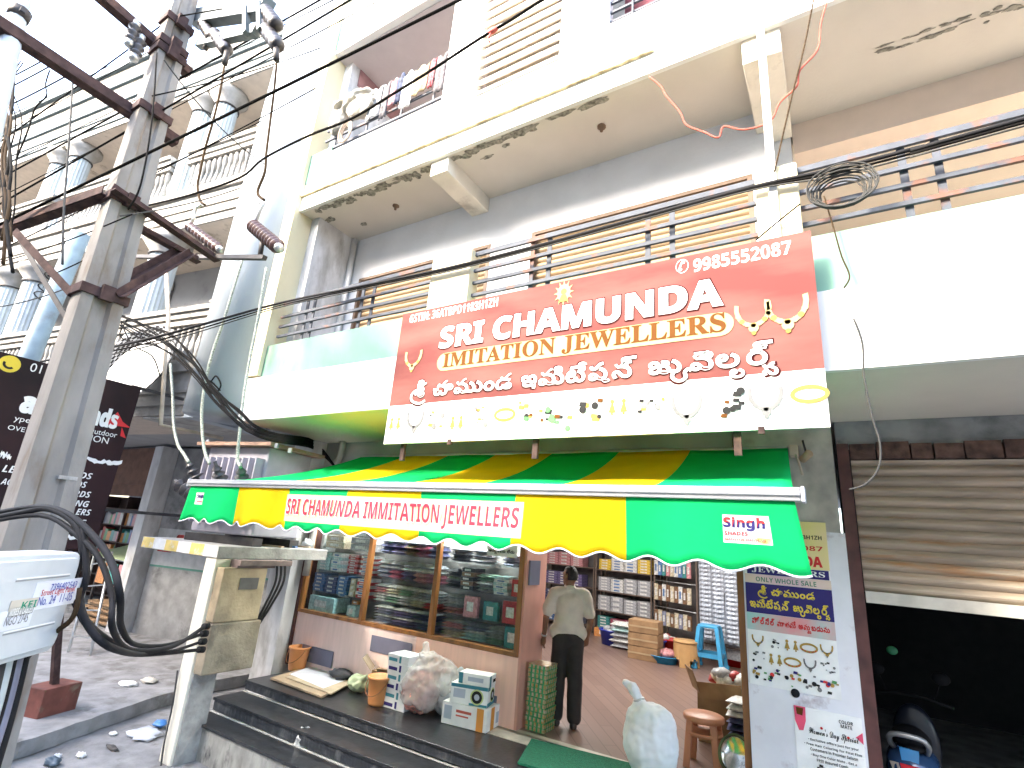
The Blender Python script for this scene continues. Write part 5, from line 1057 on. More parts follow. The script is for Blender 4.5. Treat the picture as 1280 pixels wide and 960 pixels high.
def stack(bay, x, z, wd, n, h, cols, soft, pos, word='packet', dp=.26):
    zz = z + .001; cols = cols if isinstance(cols, list) else [cols]
    if soft: cols = [c for q_ in cols for c in (q_, q_, 'white' if rnd.random() < .5 else 'silver')]
    for k in range(n):
        c = cols[k % len(cols)]; hh = h; packet(x + rnd.uniform(-.006, .006), YS + .24 + rnd.uniform(-.008, .008), zz, wd, dp, hh, c, '%s %s at the %s of the %s shelf, %s window bay' % (c, word, pos, SHF[z], BAY[bay]), word, '%s %ss in the %s window bay, %s shelf, %s' % (c, word, BAY[bay], SHF[z], pos), soft, rnd.uniform(-.06, .06)); zz += hh * (.86 if soft else 1.0)
# left bay
packet(-6.50, YS + .2, .746, .52, .3, .21, 'mint', 'wide pale blue box lying at the left of the bottom shelf, pillar side window bay', 'box', None); packet(-5.93, YS + .2, .746, .16, .2, .15, 'mint', 'small pale blue carton at the right of the bottom shelf, pillar side window bay', 'box', None); packet(-6.25, YS + .3, .957, .2, .2, .05, 'white', 'flat white tray on top of the wide pale blue box', 'box', None); packet(-5.95, YS + .25, .90, .12, .15, .05, 'orange', 'little orange box on the small pale blue carton', 'box', None)
stack(0, -6.70, 1.0, .22, 5, .05, 'blue', False, 'left end', 'box'); stack(0, -6.44, 1.0, .22, 4, .055, 'navy', False, 'left part', 'box'); stack(0, -6.2, 1.0, .2, 5, .05, 'blue', False, 'centre', 'box'); stack(0, -5.99, 1.0, .1, 3, .08, 'cream', False, 'right part', 'box'); stack(0, -5.80, 1.0, .2, 6, .042, ['red', 'white'], False, 'right end', 'box')
stack(0, -6.66, 1.3, .26, 6, .042, 'mint', False, 'left end', 'box'); stack(0, -6.40, 1.3, .2, 5, .05, ['white', 'mint'], False, 'left part', 'box'); stack(0, -6.05, 1.3, .2, 8, .032, ['red', 'pink'], False, 'right part', 'box'); stack(0, -5.80, 1.3, .2, 8, .032, ['red', 'white'], False, 'right end', 'box')
stack(0, -6.5, 1.62, .4, 3, .09, 'cream', False, 'left part', 'carton'); stack(0, -5.95, 1.62, .4, 3, .09, 'grey', False, 'right part', 'carton')
# middle bay
stack(1, -5.36, .745, .30, 6, .04, 'slate', True, 'left end'); stack(1, -5.0, .745, .34, 6, .04, 'purple', True, 'centre'); stack(1, -4.62, .745, .34, 6, .042, 'navy', True, 'right end')
for i, c in enumerate((['white', 'pink'], ['green', 'cream'], ['silver', 'green'], ['cream', 'grey'], ['red', 'silver', 'pink'])): stack(1, -5.46 + i * .22, 1.0, .21, 6, .042, c, True, PLC[i])
for i, c in enumerate(('slate', 'maroon', 'purple', 'pink', 'maroon')): stack(1, -5.46 + i * .22, 1.3, .2, 4, .066, [c, 'silver'], True, PLC[i])
for i, c in enumerate(('navy', 'purple', 'brown', 'maroon', 'navy')): stack(1, -5.46 + i * .22, 1.62, .2, 3, .08, c, True, PLC[i])
# right bay
stack(2, -4.2, .745, .28, 6, .036, ['cream', 'pink', 'grey'], True, 'left end'); stack(2, -3.87, .745, .34, 5, .042, ['mint', 'slate'], True, 'centre'); stack(2, -3.55, .745, .26, 6, .036, ['green', 'silver'], True, 'right part')
packet(-3.32, YS + .13, .75, .20, .03, .24, 'teal', 'teal flower patterned pouch standing at the right end of the bottom shelf', 'pouch', None)
stack(2, -4.22, 1.0, .26, 6, .042, ['pink', 'white', 'maroon'], True, 'left end'); packet(-3.93, YS + .14, 1.002, .2, .05, .25, 'pink', 'pale pink quilted pouch standing on the second shelf of the doorway side window bay', 'pouch', None); packet(-3.64, YS + .14, 1.002, .2, .05, .22, 'teal', 'dark teal patterned pouch standing beside the red pouch in the right bay', 'pouch', None); packet(-3.36, YS + .14, 1.002, .22, .05, .26, 'red', 'bright red embossed pouch standing at the right of the second shelf', 'pouch', None)
stack(2, -4.25, 1.3, .2, 5, .05, 'black', True, 'left end'); stack(2, -4.02, 1.3, .18, 5, .052, ['black', 'brown'], False, 'left part', 'box'); stack(2, -3.76, 1.3, .24, 5, .046, ['grey', 'green'], True, 'centre'); stack(2, -3.52, 1.3, .2, 6, .034, ['white', 'mint'], False, 'right part'); packet(-3.30, YS + .15, 1.302, .14, .06, .2, 'red', 'upright red and white carton at the right end of the third shelf', 'box', None)
stack(2, -4.2, 1.62, .26, 3, .07, 'black', True, 'left end'); stack(2, -3.85, 1.62, .3, 3, .07, 'grey', True, 'centre'); stack(2, -3.4, 1.62, .26, 3, .06, 'slate', True, 'right end')
# notice card in the window
p0, p1 = A(610, 688, Y=YS), A(648, 702, Y=YS)
NC_ = thing('notice_card', 'white notice card with black script at the top right of the display window', 'notice', (p0.x, YS - .02, 1.75))
NP = Plane((p0.x, YS - .022, 1.735), (1, 0, 0), (0, 0, 1)); m = MB(); m.box((p0.x, YS - .021, 1.735), (p0.x + .42, YS - .0165, 1.93)); m.build('card', PRW, NC_)
m = MB(); put_text(m, telugu(['రి', 'టై', 'ల్'], .04), NP.p(.13, .105, 0), NP.U, NP.V, .18, .055, .004); put_text(m, telugu(['అ', ('మ', 'మ'), 'క', 'ము', ' ', 'లే', 'దు'], .04), NP.p(.03, .025, 0), NP.U, NP.V, .36, .06, .004); m.build('lettering', INK, NC_)

# ------------------------------------------------------------------ racks inside the shop
RK = mat('rack_steel', (.13, .09, .07), .6)
def rack(p, q, z1, shelves, lab, dp=.4):
    p, q = Vector((*p, 0)), Vector((*q, 0)); u = (q - p).normalized(); n = u.cross(Vector((0, 0, 1))); t = thing('display_rack', lab, 'rack', p, None); L_ = (q - p).length
    for s in (0.02, L_ - .02):
        for d in (0.0, -dp): m = MB(); m.beam(p + u * s + n * d, p + u * s + n * d + Vector((0, 0, z1)), .03, .03); m.build('upright', RK, t)
    m = MB(); m.obox(p + u * L_ / 2 - n * (dp + .03) + Vector((0, 0, z1 / 2)), u * L_ / 2, n * .006, Vector((0, 0, z1 / 2))); m.build('back_panel', mat('rack_back', (.11, .10, .10), .8), t)
    for z0 in shelves: m = MB(); m.obox(p + u * L_ / 2 - n * dp / 2 + Vector((0, 0, z0)), u * (L_ / 2 - .036), n * (dp / 2 - .02), Vector((0, 0, .012))); m.build('shelf', RK, t)
    return u, n, p, L_
SV = {0: 'lowest', 1: 'second', 2: 'third', 3: 'fourth', 4: 'top'}
def fill(u, n, p, L_, shelves, hmax, pal, where, wd=.24, soft=False, seed=1):
    rd = random.Random(seed); a = math.atan2(u.y, u.x)
    for si, z0 in enumerate(shelves):
        s = .06; k = 0; last = None
        while s + wd < L_ - .03:
            c = pal[si % len(pal)]; c = c[rd.randrange(len(c))]; cnt = rd.randint(3, 5); hh = hmax * rd.uniform(.75, .98) / cnt
            hh = round(hh, 2) or .05; z = z0 + .013; 
            for i in range(cnt):
                q = p + u * (s + wd / 2) - n * .2; packet(q.x, q.y, z, wd * .94, .3, hh, c, '%s packet on the %s shelf of the %s' % (c, SV[si], where), 'packet', '%s packets on the %s shelf of the %s' % (c, SV[si], where), soft, a + rd.uniform(-.03, .03), 'stock_packet'); z += hh
            s += wd; k += 1
sh = (.12, .55, .98, 1.45, 1.95)
r1 = rack((-6.75, 12.9), (-5.25, 12.75), 2.6, sh, 'dim stock rack of boxes behind the standing man, left back of the shop'); fill(*r1, sh, .34, [['blue', 'slate', 'mint'], ['navy', 'blue'], ['slate', 'purple'], ['silver', 'pink'], ['silver', 'cream']], 'rack behind the standing man', .36, seed=2)
r2 = rack((-5.15, 12.55), (-3.65, 12.15), 2.6, sh, 'stock rack with yellow and white boxes right of the standing man'); fill(*r2, sh, .34, [['teal', 'maroon'], ['grey', 'silver'], ['silver', 'white'], ['yellow', 'white', 'yellow'], ['white', 'blue', 'yellow']], 'rack right of the standing man', .36, seed=3)
r3 = rack((-3.58, 12.05), (-2.55, 11.55), 2.6, (1.95, 2.3), 'hanging rack of carded hair clips and combs beside the silver pouches'); u, n, p, L_ = r3
rd = random.Random(6); a = math.atan2(u.y, u.x)
for row, z0, h, cols in ((0, .5, .32, ['brown', 'cream', 'slate', 'cream']), (1, .98, .36, ['brown', 'cream', 'brown', 'white']), (2, 1.48, .34, ['blue', 'pink', 'white', 'teal', 'cream'])):
    m = MB(); m.tube([p + u * .03 + Vector((0, 0, z0 + h + .03)), p + u * (L_ - .03) + Vector((0, 0, z0 + h + .03))], .008, 6); tag(m.build('hanging_rail', METAL), 'thin metal rail of the %s row of carded hair clips' % ('lowest', 'middle', 'upper')[row], 'rail', None)
    for k in range(9):
        c = cols[(k * 3 + row) % len(cols)]; q = p + u * (.09 + k * .108) + n * .02; packet(q.x, q.y, z0, .095, .025, h * rd.uniform(.85, 1), c, '%s hair clip card hanging in the %s row of the hair clip rack' % (c, ('lowest', 'middle', 'upper')[row]), 'card', '%s hair clip cards, %s row' % (c, ('lowest', 'middle', 'upper')[row]), False, a, 'hanging_card')
for row in range(2):
    for k in range(4): q = p + u * (.16 + k * .24) - n * .2; packet(q.x, q.y, (1.963, 2.313)[row], .2, .25, .22, ('white', 'mint', 'red', 'grey')[(k + row) % 4], '%s carton on the %s shelf above the hair clip cards' % (('white', 'mint', 'red', 'grey')[(k + row) % 4], ('lower', 'upper')[row]), 'carton', None, False, a, 'carton')
# silver pouch panel
p = Vector((-2.50, 11.45, 0)); q = Vector((-.95, 10.95, 0)); u = (q - p).normalized(); n = u.cross(Vector((0, 0, 1))); a = math.atan2(u.y, u.x)
t = thing('pouch_stand', 'tall wire stand covered with six columns of shiny silver pouches', 'stand', p); m = MB()
for s in (0, .5, 1.0, 1.6): m.beam(p + u * s - n * .03, p + u * s - n * .03 + Vector((0, 0, 2.05)), .025, .025)
for z0 in (.35, 1.2, 2.03): m.beam(p - n * .05 + Vector((0, 0, z0)), q - n * .05 + Vector((0, 0, z0)), .02, .02)
m.build('frame', RK, t); m = MB(); m.obox((p + q) / 2 - n * .10 + Vector((0, 0, 1.1)), u * .8, n * .005, Vector((0, 0, .95))); m.build('back_panel', PM['grey'], t)
SILV = mat('silver_pouch', (.46, .50, .58), .35, .1, var=.25, scale=25); pm_ = None
for c in range(6):
    for r in range(20):
        z0 = .42 + r * .08
        if pm_ is None:
            mb = MB(); vs = []
            for j in range(3):
                for i in range(6): vs.append((-.125 + .05 * i, -.035 * (1 if 0 < i < 5 else .4) * (.3, 1, .5)[j] + .008 * math.sin(i * 3 + j), .085 * j / 2))
            mb.add(vs, [(j * 6 + i, j * 6 + i + 1, (j + 1) * 6 + i + 1, (j + 1) * 6 + i) for j in range(2) for i in range(5)]); mb.box((-.125, -.012, .002), (.125, 0, .083)); pm_ = bpy.data.meshes.new('silver_pouch'); pm_.from_pydata([tuple(v) for v in mb.v], [], mb.f); pm_.materials.append(SILV)
        o = bpy.data.objects.new('silver_pouch', pm_); COL.objects.link(o); b = p + u * (.14 + c * .262) + n * (.012 + rd.uniform(-.006, .006)); o.location = (b.x, b.y, z0); o.rotation_euler = (rd.uniform(-.12, .12), 0, a); tag(o, 'shiny silver pouch in the %s column of the pouch stand' % ('first', 'second', 'third', 'fourth', 'fifth', 'sixth')[c], 'pouch', 'silver pouches, %s column' % ('first', 'second', 'third', 'fourth', 'fifth', 'sixth')[c])
for k in range(3): packet(-1.9 + k * .42, 11.3 - k * .13, 2.1, .38, .3, .22, ('orange', 'orange', 'brown')[k], ('left orange drawer box above the silver pouches', 'middle orange drawer box above the silver pouches', 'brown drawer box above the right of the silver pouches')[k], 'box', None, False, a, 'drawer_box')
m = MB(); m.box((-2.2, 11.35, 2.06), (-.6, 11.6, 2.095), 0, a); tag(m.build('wall_shelf', RK), 'dark wall shelf carrying orange drawer boxes above the pouches', 'shelf')
for sgn, nm in ((-6.4, 'left'),):
    r4 = rack((-6.72, 9.0), (-6.72, 11.6), 2.5, sh, 'long stock rack along the left wall of the shop'); fill(*r4, sh, .34, [['blue', 'grey'], ['slate', 'silver'], ['navy', 'maroon'], ['orange', 'pink'], ['silver', 'cream']], 'rack along the left wall', .5, seed=8)

# ------------------------------------------------------------------ things on the shop floor
def tub(x, y, r, h, mm, lab, name='tub', ex=1.3, contents=None):
    t = thing(name, lab, 'tub', (x, y, .005)); m = MB(); m.lathe([(r * .82, .006), (r * .98, h * .9), (r * 1.06, h * .92), (r * 1.06, h), (r * .98, h), (r * .8, .02)], (x, y, 0), 24, ex=ex); m.build('shell', mm, t)
    if contents:
        m = MB(); rq = random.Random(int(x * 100))
        for k in range(9): m.blob((x + rq.uniform(-.6, .6) * r * ex, y + rq.uniform(-.5, .5) * r, h * .8 + rq.uniform(0, .08)), .09, .09, .07, 8, 6, rq.randrange(len(contents)), .3, 3, k)
        tag(m.build('tub_contents', contents), 'packets heaped in the ' + ' '.join(lab.split()[:11]), 'goods')
RDP, BLP, SKB = flat('red_plastic', (.50, .02, .02), .35), flat('deep_blue_plastic', (.02, .04, .35), .35), flat('sky_blue_plastic', (.03, .30, .62), .35)
q = A(918, 836, Z=0); tub(q.x, q.y + .35, .28, .34, RDP, 'red plastic tub beside the tall blue stool', contents=[PM['brown'], PM['red'], PM['maroon']])
q = A(833, 822, Z=0); tub(q.x, q.y + .4, .24, .3, RDP, 'red plastic tub under the silver pouches behind the tan stool', contents=[PM['white'], PM['red']])
q = A(806, 820, Z=0); tub(q.x + .0, q.y + .35, .24, .28, BLP, 'deep blue tub heaped with white packets by the cartons', contents=[PM['white'], PM['silver'], PM['blue']])
q = A(763, 808, Z=0); tub(q.x, q.y + .2, .24, .3, BLP, 'bright blue tub standing at the left of the floor goods', contents=[PM['white'], PM['silver']])
q = A(828, 829, Z=0); tub(q.x, q.y + .05, .22, .13, SKB, 'low sky blue basin with a pink cloth before the red tub', contents=[PM['pink']])
q = A(757, 796, Z=0); packet(q.x, q.y + .1, .005, .55, .35, .18, 'orange', 'flat brown orange carton on the floor under the yellow boxes', 'carton', None, False, .2, 'carton')
q = A(778, 812, Z=0)
for k in range(5): packet(q.x + rnd.uniform(-.02, .02), q.y + .1, .005 + k * .1, .5, .35, .1, ('silver', 'white', 'silver', 'mint', 'white')[k], '%s packet, %s of the pile beside the bright blue tub' % (('silver', 'white', 'silver', 'mint', 'white')[k], ('lowest', 'second', 'middle', 'fourth', 'topmost')[k]), 'packet', None, True, rnd.uniform(-.1, .1), 'large_packet')
q = A(803, 826, Z=0); CB = mat('brown_cardboard', (.34, .21, .11), .85, var=.12, scale=6); 
for k in range(3):
    t = thing('cardboard_carton', '%s of three taped brown cartons stacked beside the racks' % ('lowest', 'middle', 'topmost')[k], 'carton', (q.x, q.y + .2, .005 + k * .23)); m = MB(); m.box((q.x - .28, q.y, .006 + k * .23), (q.x + .28, q.y + .4, .226 + k * .23), 0, .03 * (k - 1)); m.build('box', CB, t, bevel=.006); m = MB(); m.box((q.x - .285, q.y - .006, .10 + k * .23), (q.x + .285, q.y - .003, .13 + k * .23), 0, .03 * (k - 1), (q.x, q.y + .2, 0)); m.build('tape', flat('tape_brown', (.45, .33, .2), .3), t)
# tan round stool
q = A(856, 834, Z=0); TS = thing('plastic_stool', 'low round tan plastic stool between the cartons and the blue stool', 'stool', (q.x, q.y, .005)); TAN = flat('tan_plastic_stool', (.50, .30, .13), .4)
m = MB(); m.lathe([(.0, .44), (.20, .44), (.225, .425), (.225, .40), (.20, .395)], (q.x, q.y + .1, 0), 24); m.build('seat', TAN, TS)
m = MB(); n_ = 24
for k in range(n_):
    a0, a1 = 2 * math.pi * k / n_, 2 * math.pi * (k + 1) / n_; z0 = .006 if (k % 6) in (0, 1, 5) else (.13 if k % 6 in (2, 4) else .16)
    m.prism([(q.x + math.cos(t) * rr2, q.y + .1 + math.sin(t) * rr2, zz) for t, rr2, zz in ((a0, .215, .395), (a1, .215, .395), (a1, .24, z0), (a0, .24, z0))], (-math.cos(a0) * .012, -math.sin(a0) * .012, 0))
m.build('skirt', TAN, TS)
# tall blue stool
BS = thing('plastic_stool', 'tall sky blue plastic stool with an open back frame before the silver pouches', 'stool', A(885, 838, Z=0)); SB_ = flat('light_blue_plastic', (.06, .36, .66), .35); q = A(886, 838, Z=0)
H_ = .74; 
def sp(u_, d_, z_): k = (H_ - z_) / H_; w_ = .17 + .10 * k; return Vector((q.x + u_ * w_, q.y + .15 + d_ * w_ * .95, z_))
m = MB(); m.prism([sp(-1, -1, H_ - .05), sp(1, -1, H_ - .05), sp(1, 1, H_ - .05), sp(-1, 1, H_ - .05)], (0, 0, .05)); m.build('seat', SB_, BS, bevel=.015)
for u_, d_ in ((-1, -1), (1, -1), (1, 1), (-1, 1)):
    m = MB(); a, b = sp(u_ * .88, d_ * .88, H_ - .04), sp(u_ * .88, d_ * .88, .04); m.beam(a, b, .07, .06); m.box((b.x - .05, b.y - .045, .005), (b.x + .05, b.y + .045, .06)); m.build('leg', SB_, BS, bevel=.008)
for zz in (.24,):
    for (a, b) in (((-1, -1), (1, -1)), ((1, -1), (1, 1)), ((1, 1), (-1, 1)), ((-1, 1), (-1, -1))): m = MB(); m.beam(sp(a[0] * .88, a[1] * .88, zz), sp(b[0] * .88, b[1] * .88, zz), .04, .07); m.build('stretcher', SB_, BS)
# things by the door: brown stool, carton heap, stacked packs, lamp
BR_ = thing('plastic_stool', 'round reddish brown plastic stool beside the white sack', 'stool', (-1.27, 6.0, .006)); SBR = flat('terracotta_plastic', (.50, .21, .11), .4); cx, cy = -1.30, 6.02
m = MB(); m.lathe([(0, .455), (.17, .45), (.19, .44), (.19, .40), (.17, .40)], (cx, cy, 0), 28); m.build('seat', SBR, BR_)
for k in range(4):
    a = math.pi / 4 + k * math.pi / 2; m = MB(); m.beam((cx + .15 * math.cos(a), cy + .15 * math.sin(a), .41), (cx + .20 * math.cos(a), cy + .20 * math.sin(a), .006), .06, .035); m.build('leg', SBR, BR_, bevel=.006)
m = MB(); m.lathe([(.165, .28), (.172, .28), (.17, .31), (.163, .31)], (cx, cy, 0), 24); m.build('ring_stretcher', SBR, BR_)
q = A(905, 905, Z=0); t = thing('open_carton', 'open brown carton with raised flap at the right of the doorway', 'carton', (-1.35, 7.0, .006)); m = MB(); m.box((-1.52, 6.75, .006), (-.95, 7.2, .50)); m.build('box', CB, t); m = MB(); m.beam((-1.525, 6.74, .5), (-1.6, 6.7, .72), .3, .01); m.beam((-1.52, 6.745, .5), (-1.05, 6.70, .55), .01, .16); m.build('flap', CB, t)
m = MB(); rq = random.Random(3)
for k in range(8): m.blob((-1.35 + .35 * rq.random(), 6.95 + rq.uniform(-.1, .15), .55 + .12 * rq.random()), .11, .09, .07, 10, 7, k % 4, .4, 3, k)
tag(m.build('loose_packets', [PM['white'], PM['silver'], PM['red'], PM['cream']]), 'crumpled plastic packets heaped on the open brown carton', 'packets')
for k in range(9): packet(-1.0 + rnd.uniform(-.012, .012), 6.5 + rnd.uniform(-.01, .01), .006 + k * .062, .32, .26, .06, 'navy' if k < 6 else 'white', '%s bag in the pile between the open carton and the headlamp' % ('navy' if k < 6 else 'white'), 'bag', '%s bags piled by the doorway' % ('navy' if k < 6 else 'white'), True, rnd.uniform(-.12, .12), 'folded_bag')
LP = thing('round_fan', 'round chrome and olive headlamp shaped fan at the foot of the doorway', 'fan', (-.98, 5.95, .1)); fx = A(922, 945, Y=5.85); m = MB(); ax = Vector((-.35, -.85, .35)); m.lathe([(0, -.02), (.10, -.01), (.145, .02), (.155, .04), (.165, .05), (.165, .0), (.15, -.06), (.10, -.14), (0, -.16)], fx, 28, axis=ax); m.build('rim', mat('olive_metal', (.16, .19, .09), .35, .6), LP)
m = MB(); m.lathe([(0, .062), (.08, .056), (.135, .047), (.15, .042)], fx, 28, axis=ax); m.build('lens', mat('chrome_face', (.7, .74, .74), .12, .8, var=.2, scale=8), LP); m = MB(); m.tube([fx + Vector((.02, .1, -.1)), (fx.x + .03, fx.y + .14, .01)], .02, 8); m.lathe([(.12, 0.006), (.11, .03), (0, .03)], (fx.x + .03, fx.y + .14, 0), 16); m.build('stand', STEELD, LP)
# left doorway: tiny stand with a white figure
q = A(670, 795, Z=0); t = thing('folding_signstand', 'small teal and white standee leaning by the inner edge of the pink wall', 'standee', (q.x, q.y, 0)); 
q = A(670, 800, Y=7.4); m = MB(); m.box((q.x - .07, 7.38, .02), (q.x + .07, 7.41, .62)); m.build('board', mat('teal_white_print', (.05, .28, .36), .5, scale=14, col2=(.7, .72, .7)), t); m = MB(); m.box((q.x - .1, 7.34, .005), (q.x + .1, 7.5, .03)); m.build('foot', PM['white'], t)
# ceiling tube lamps of the shop and an unseen strip added to brighten the display cabinet
def lamp_mat(name, s):
    mt = bpy.data.materials.new(name); mt.use_nodes = True; b = mt.node_tree.nodes['Principled BSDF']; b.inputs['Base Color'].default_value = (.9, .9, .9, 1); b.inputs['Emission Color'].default_value = (1, .97, .92, 1); b.inputs['Emission Strength'].default_value = s; return mt
LAMP = lamp_mat('lit_tube', 6.0)
for k, (x, y) in enumerate(((-5.2, 7.6), (-2.4, 7.6), (-5.0, 10.2), (-2.2, 9.6))):
    t = thing('ceiling_lamp', 'lit white ceiling panel lamp inside the shop, %s' % ('front left', 'front right', 'back left', 'back right')[k], 'lamp', (x, y, 2.89), 'ceiling lamps inside the shop')
    m = MB(); m.box((x - .62, y - .17, 2.85), (x + .62, y + .17, 2.897)); m.build('housing', METAL, t); m = MB(); m.box((x - .6, y - .15, 2.842), (x + .6, y + .15, 2.849)); m.build('diffuser', LAMP, t)
t = thing('cabinet_lamp', 'unseen white strip lamp added to brighten the goods in the display cabinet', 'lamp', (-5, YS + .25, 2.33)); m = MB(); m.box((-6.7, YS + .08, 2.31), (-3.4, YS + .14, 2.345)); m.build('housing', METAL, t); m = MB(); m.box((-6.7, YS + .085, 2.302), (-3.4, YS + .135, 2.309)); m.build('diffuser', lamp_mat('lit_strip', 26.0), t)
# ------------------------------------------------------------------ soft shapes: union of closed pieces, fused into one skin
def fuse(mb, name, mm, parent=None, voxel=.012, smooth=4, disp=None):
    o = mb.build('tmp_fuse', mm); r = o.modifiers.new('r', 'REMESH'); r.mode = 'VOXEL'; r.voxel_size = voxel; r.use_smooth_shade = True
    if smooth: s = o.modifiers.new('s', 'SMOOTH'); s.iterations = smooth; s.factor = .5
    COL.objects.unlink(o); TMP.collection.objects.link(o); ev = baked(o); me = bpy.data.meshes.new_from_object(ev); bpy.data.objects.remove(o)
    me.name = name; me.materials.clear(); [me.materials.append(x) for x in (mm if isinstance(mm, list) else [mm])]
    if disp:
        for v in me.vertices: v.co += v.normal * disp(v.co)
    for p in me.polygons: p.use_smooth = True
    n = bpy.data.objects.new(name, me); COL.objects.link(n)
    if parent is not None:
        n.parent = parent; n.location = -Vector(parent.location)
    return n
def caps(mb, p, q, r0, r1, seg=14, sq=None):
    p, q = Vector(p), Vector(q); d = q - p; l = d.length; prof = []
    for k in range(6): a = math.pi / 2 * k / 5; prof.append((r0 * math.sin(a) if k else 0, -r0 * math.cos(a)))
    for k in range(6): a = math.pi / 2 * k / 5; prof.append((r1 * math.cos(a) if k < 5 else 0, l + r1 * math.sin(a)))
    mb.lathe(prof, p, seg, axis=d)

MAN = thing('person', 'man in beige shirt and dark trousers standing with his back turned in the shop doorway', 'person', (-2.81, 6.08, .008))
f_ = Vector((-.50, .866, 0)); r_ = Vector((.866, .50, 0)); up_ = Vector((0, 0, 1)); base_ = Vector((-2.81, 6.08, .008))
def H(s, f, u): return base_ + r_ * s + f_ * f + up_ * u
def ell(mb, c, a, b, h, **k):
    """ellipsoid with axes along the man's side, front and up"""
    t = MB(); t.blob((0, 0, 0), a, b, h, 18, 12); mb.add([Vector(c) + r_ * v.x + f_ * v.y + up_ * v.z for v in t.v], t.f, 0, True)
SKIN = mat('brown_skin', (.23, .115, .07), .55, var=.06); HAIR = mat('black_hair', (.018, .016, .015), .6, var=.3, scale=60, bump=.4, bscale=120)
fh = (f_ * math.cos(R(38)) - r_ * math.sin(R(38))).normalized(); rh = Vector((fh.y, -fh.x, 0)); hc = H(-.005, .015, 1.565)
def HP(s, f, u): return hc + rh * s + fh * f + up_ * u
m = MB()
t = MB(); t.blob((0, 0, 0), .074, .093, .108, 18, 12); m.add([hc + rh * v.x + fh * v.y + up_ * v.z for v in t.v], t.f, 0, True)
caps(m, HP(0, .045, -.06), HP(0, .06, -.075), .05, .038); caps(m, HP(0, .088, -.005), HP(0, .108, -.028), .013, .017, 8)
for s in (-1, 1): caps(m, HP(s * .074, -.005, .012), HP(s * .077, -.008, -.022), .014, .010, 8); caps(m, HP(s * .03, .082, .022), HP(s * .04, .078, .022), .012, .010, 8)
caps(m, HP(-.02, .088, -.055), HP(.02, .088, -.055), .009, .009, 8)
caps(m, H(0, -.01, 1.36), H(-.003, .005, 1.50), .058, .052)
ell(m, H(0, 0, 1.22), .16, .10, .22); ell(m, H(0, 0, 1.0), .145, .10, .16); caps(m, H(-.14, 0, 1.37), H(.14, 0, 1.37), .055, .055)
def armchain(S, E, W, sgn):
    caps(m, S, E, .048, .038); caps(m, E, W, .038, .026); hd = (W - E).normalized(); sd = r_ * sgn
    pc_ = W + hd * .045; caps(m, W, W + hd * .075, .026, .034); ins = f_
    for i, (o, l) in enumerate(((.024, .062), (.008, .072), (-.009, .066), (-.025, .052))):
        b = W + hd * .085 + ins * o; k1 = b + hd * l * .5 - sd * .006; k2 = k1 + hd * l * .4 - sd * .02; caps(m, b, k1, .0095, .009, 8); caps(m, k1, k2, .009, .0075, 8)
    b = W + hd * .03 + ins * .03; k1 = b + hd * .035 + ins * .022; caps(m, b, k1, .012, .010, 8); caps(m, k1, k1 + hd * .032, .010, .008, 8)
armchain(H(-.185, 0, 1.365), H(-.265, -.03, 1.10), H(-.275, .07, .875), -1); armchain(H(.185, 0, 1.365), H(.255, -.02, 1.10), H(.235, .12, .89), 1)
for s, fw in ((-1, .05), (1, -.03)):
    caps(m, H(s * .085, 0, .88), H(s * .085, fw + .01, .48), .072, .05); caps(m, H(s * .085, fw + .01, .48), H(s * .09, fw - .01, .09), .05, .034); caps(m, H(s * .09, fw - .03, .04), H(s * .10, fw + .13, .03), .034, .028)
fuse(m, 'body', SKIN, MAN, .0075, 3)
m = MB(); t = MB(); t.blob((0, 0, 0), .081, .10, .114, 18, 14)
m.add([hc + rh * v.x + fh * (v.y - .008) + up_ * (v.z + .008) for v in t.v if True], t.f, 0, True)
hm = MB(); keep = [i for i, v in enumerate(t.v)]
hairf = [f for f in t.f if all((t.v[i].z > .035 + .9 * max(0, t.v[i].y) * .6) or (t.v[i].y < -.015 and t.v[i].z > -.07) or (t.v[i].y < .03 and t.v[i].z > .0) for i in f)]
hm.add([hc + rh * v.x + fh * (v.y - .008) + up_ * (v.z + .008) for v in t.v], hairf, 0, True); hh_ = hm.build('hair', HAIR, MAN); hh_.modifiers.new('thick', 'SOLIDIFY').thickness = .012
m = MB(); ell(m, H(0, 0, 1.22), .187, .125, .20); ell(m, H(0, -.005, 1.05), .18, .135, .17); caps(m, H(-.15, 0, 1.375), H(.15, 0, 1.375), .068, .068); caps(m, H(-.12, 0, .95), H(.12, 0, .95), .10, .10); ell(m, H(0, 0, .965), .185, .135, .075); caps(m, H(0, -.005, 1.40), H(0, 0, 1.435), .07, .058)
caps(m, H(-.19, 0, 1.36), H(-.245, -.02, 1.17), .068, .072); caps(m, H(.19, 0, 1.36), H(.235, -.01, 1.17), .068, .07)
def wr_(c): 
    q = Vector(c) + Vector(MAN.location) * 0
    return .010 * noise.noise(Vector((q.x * 7, q.y * 7, q.z * 14))) + .006 * noise.noise(Vector((q.x * 16 + q.z * 9, q.y * 16, q.z * 5)))
fuse(m, 'shirt', mat('beige_shirt', (.64, .57, .50), .85, var=.05, scale=10), MAN, .012, 5, wr_)
m = MB(); caps(m, H(-.035, -.06, 1.445), H(.035, -.06, 1.445), .018, .018, 8); caps(m, H(-.04, -.05, 1.44), H(-.055, .03, 1.45), .017, .015, 8); caps(m, H(.04, -.05, 1.44), H(.055, .03, 1.45), .017, .015, 8); fuse(m, 'collar', mat('beige_shirt', (.5, .4, .3)), MAN, .008, 2)
m = MB(); ell(m, H(0, -.01, .90), .165, .13, .12)
for s, fw in ((-1, .05), (1, -.03)): caps(m, H(s * .085, -.012, .88), H(s * .092, fw, .48), .102, .088); caps(m, H(s * .092, fw, .48), H(s * .10, fw - .02, .10), .088, .080)
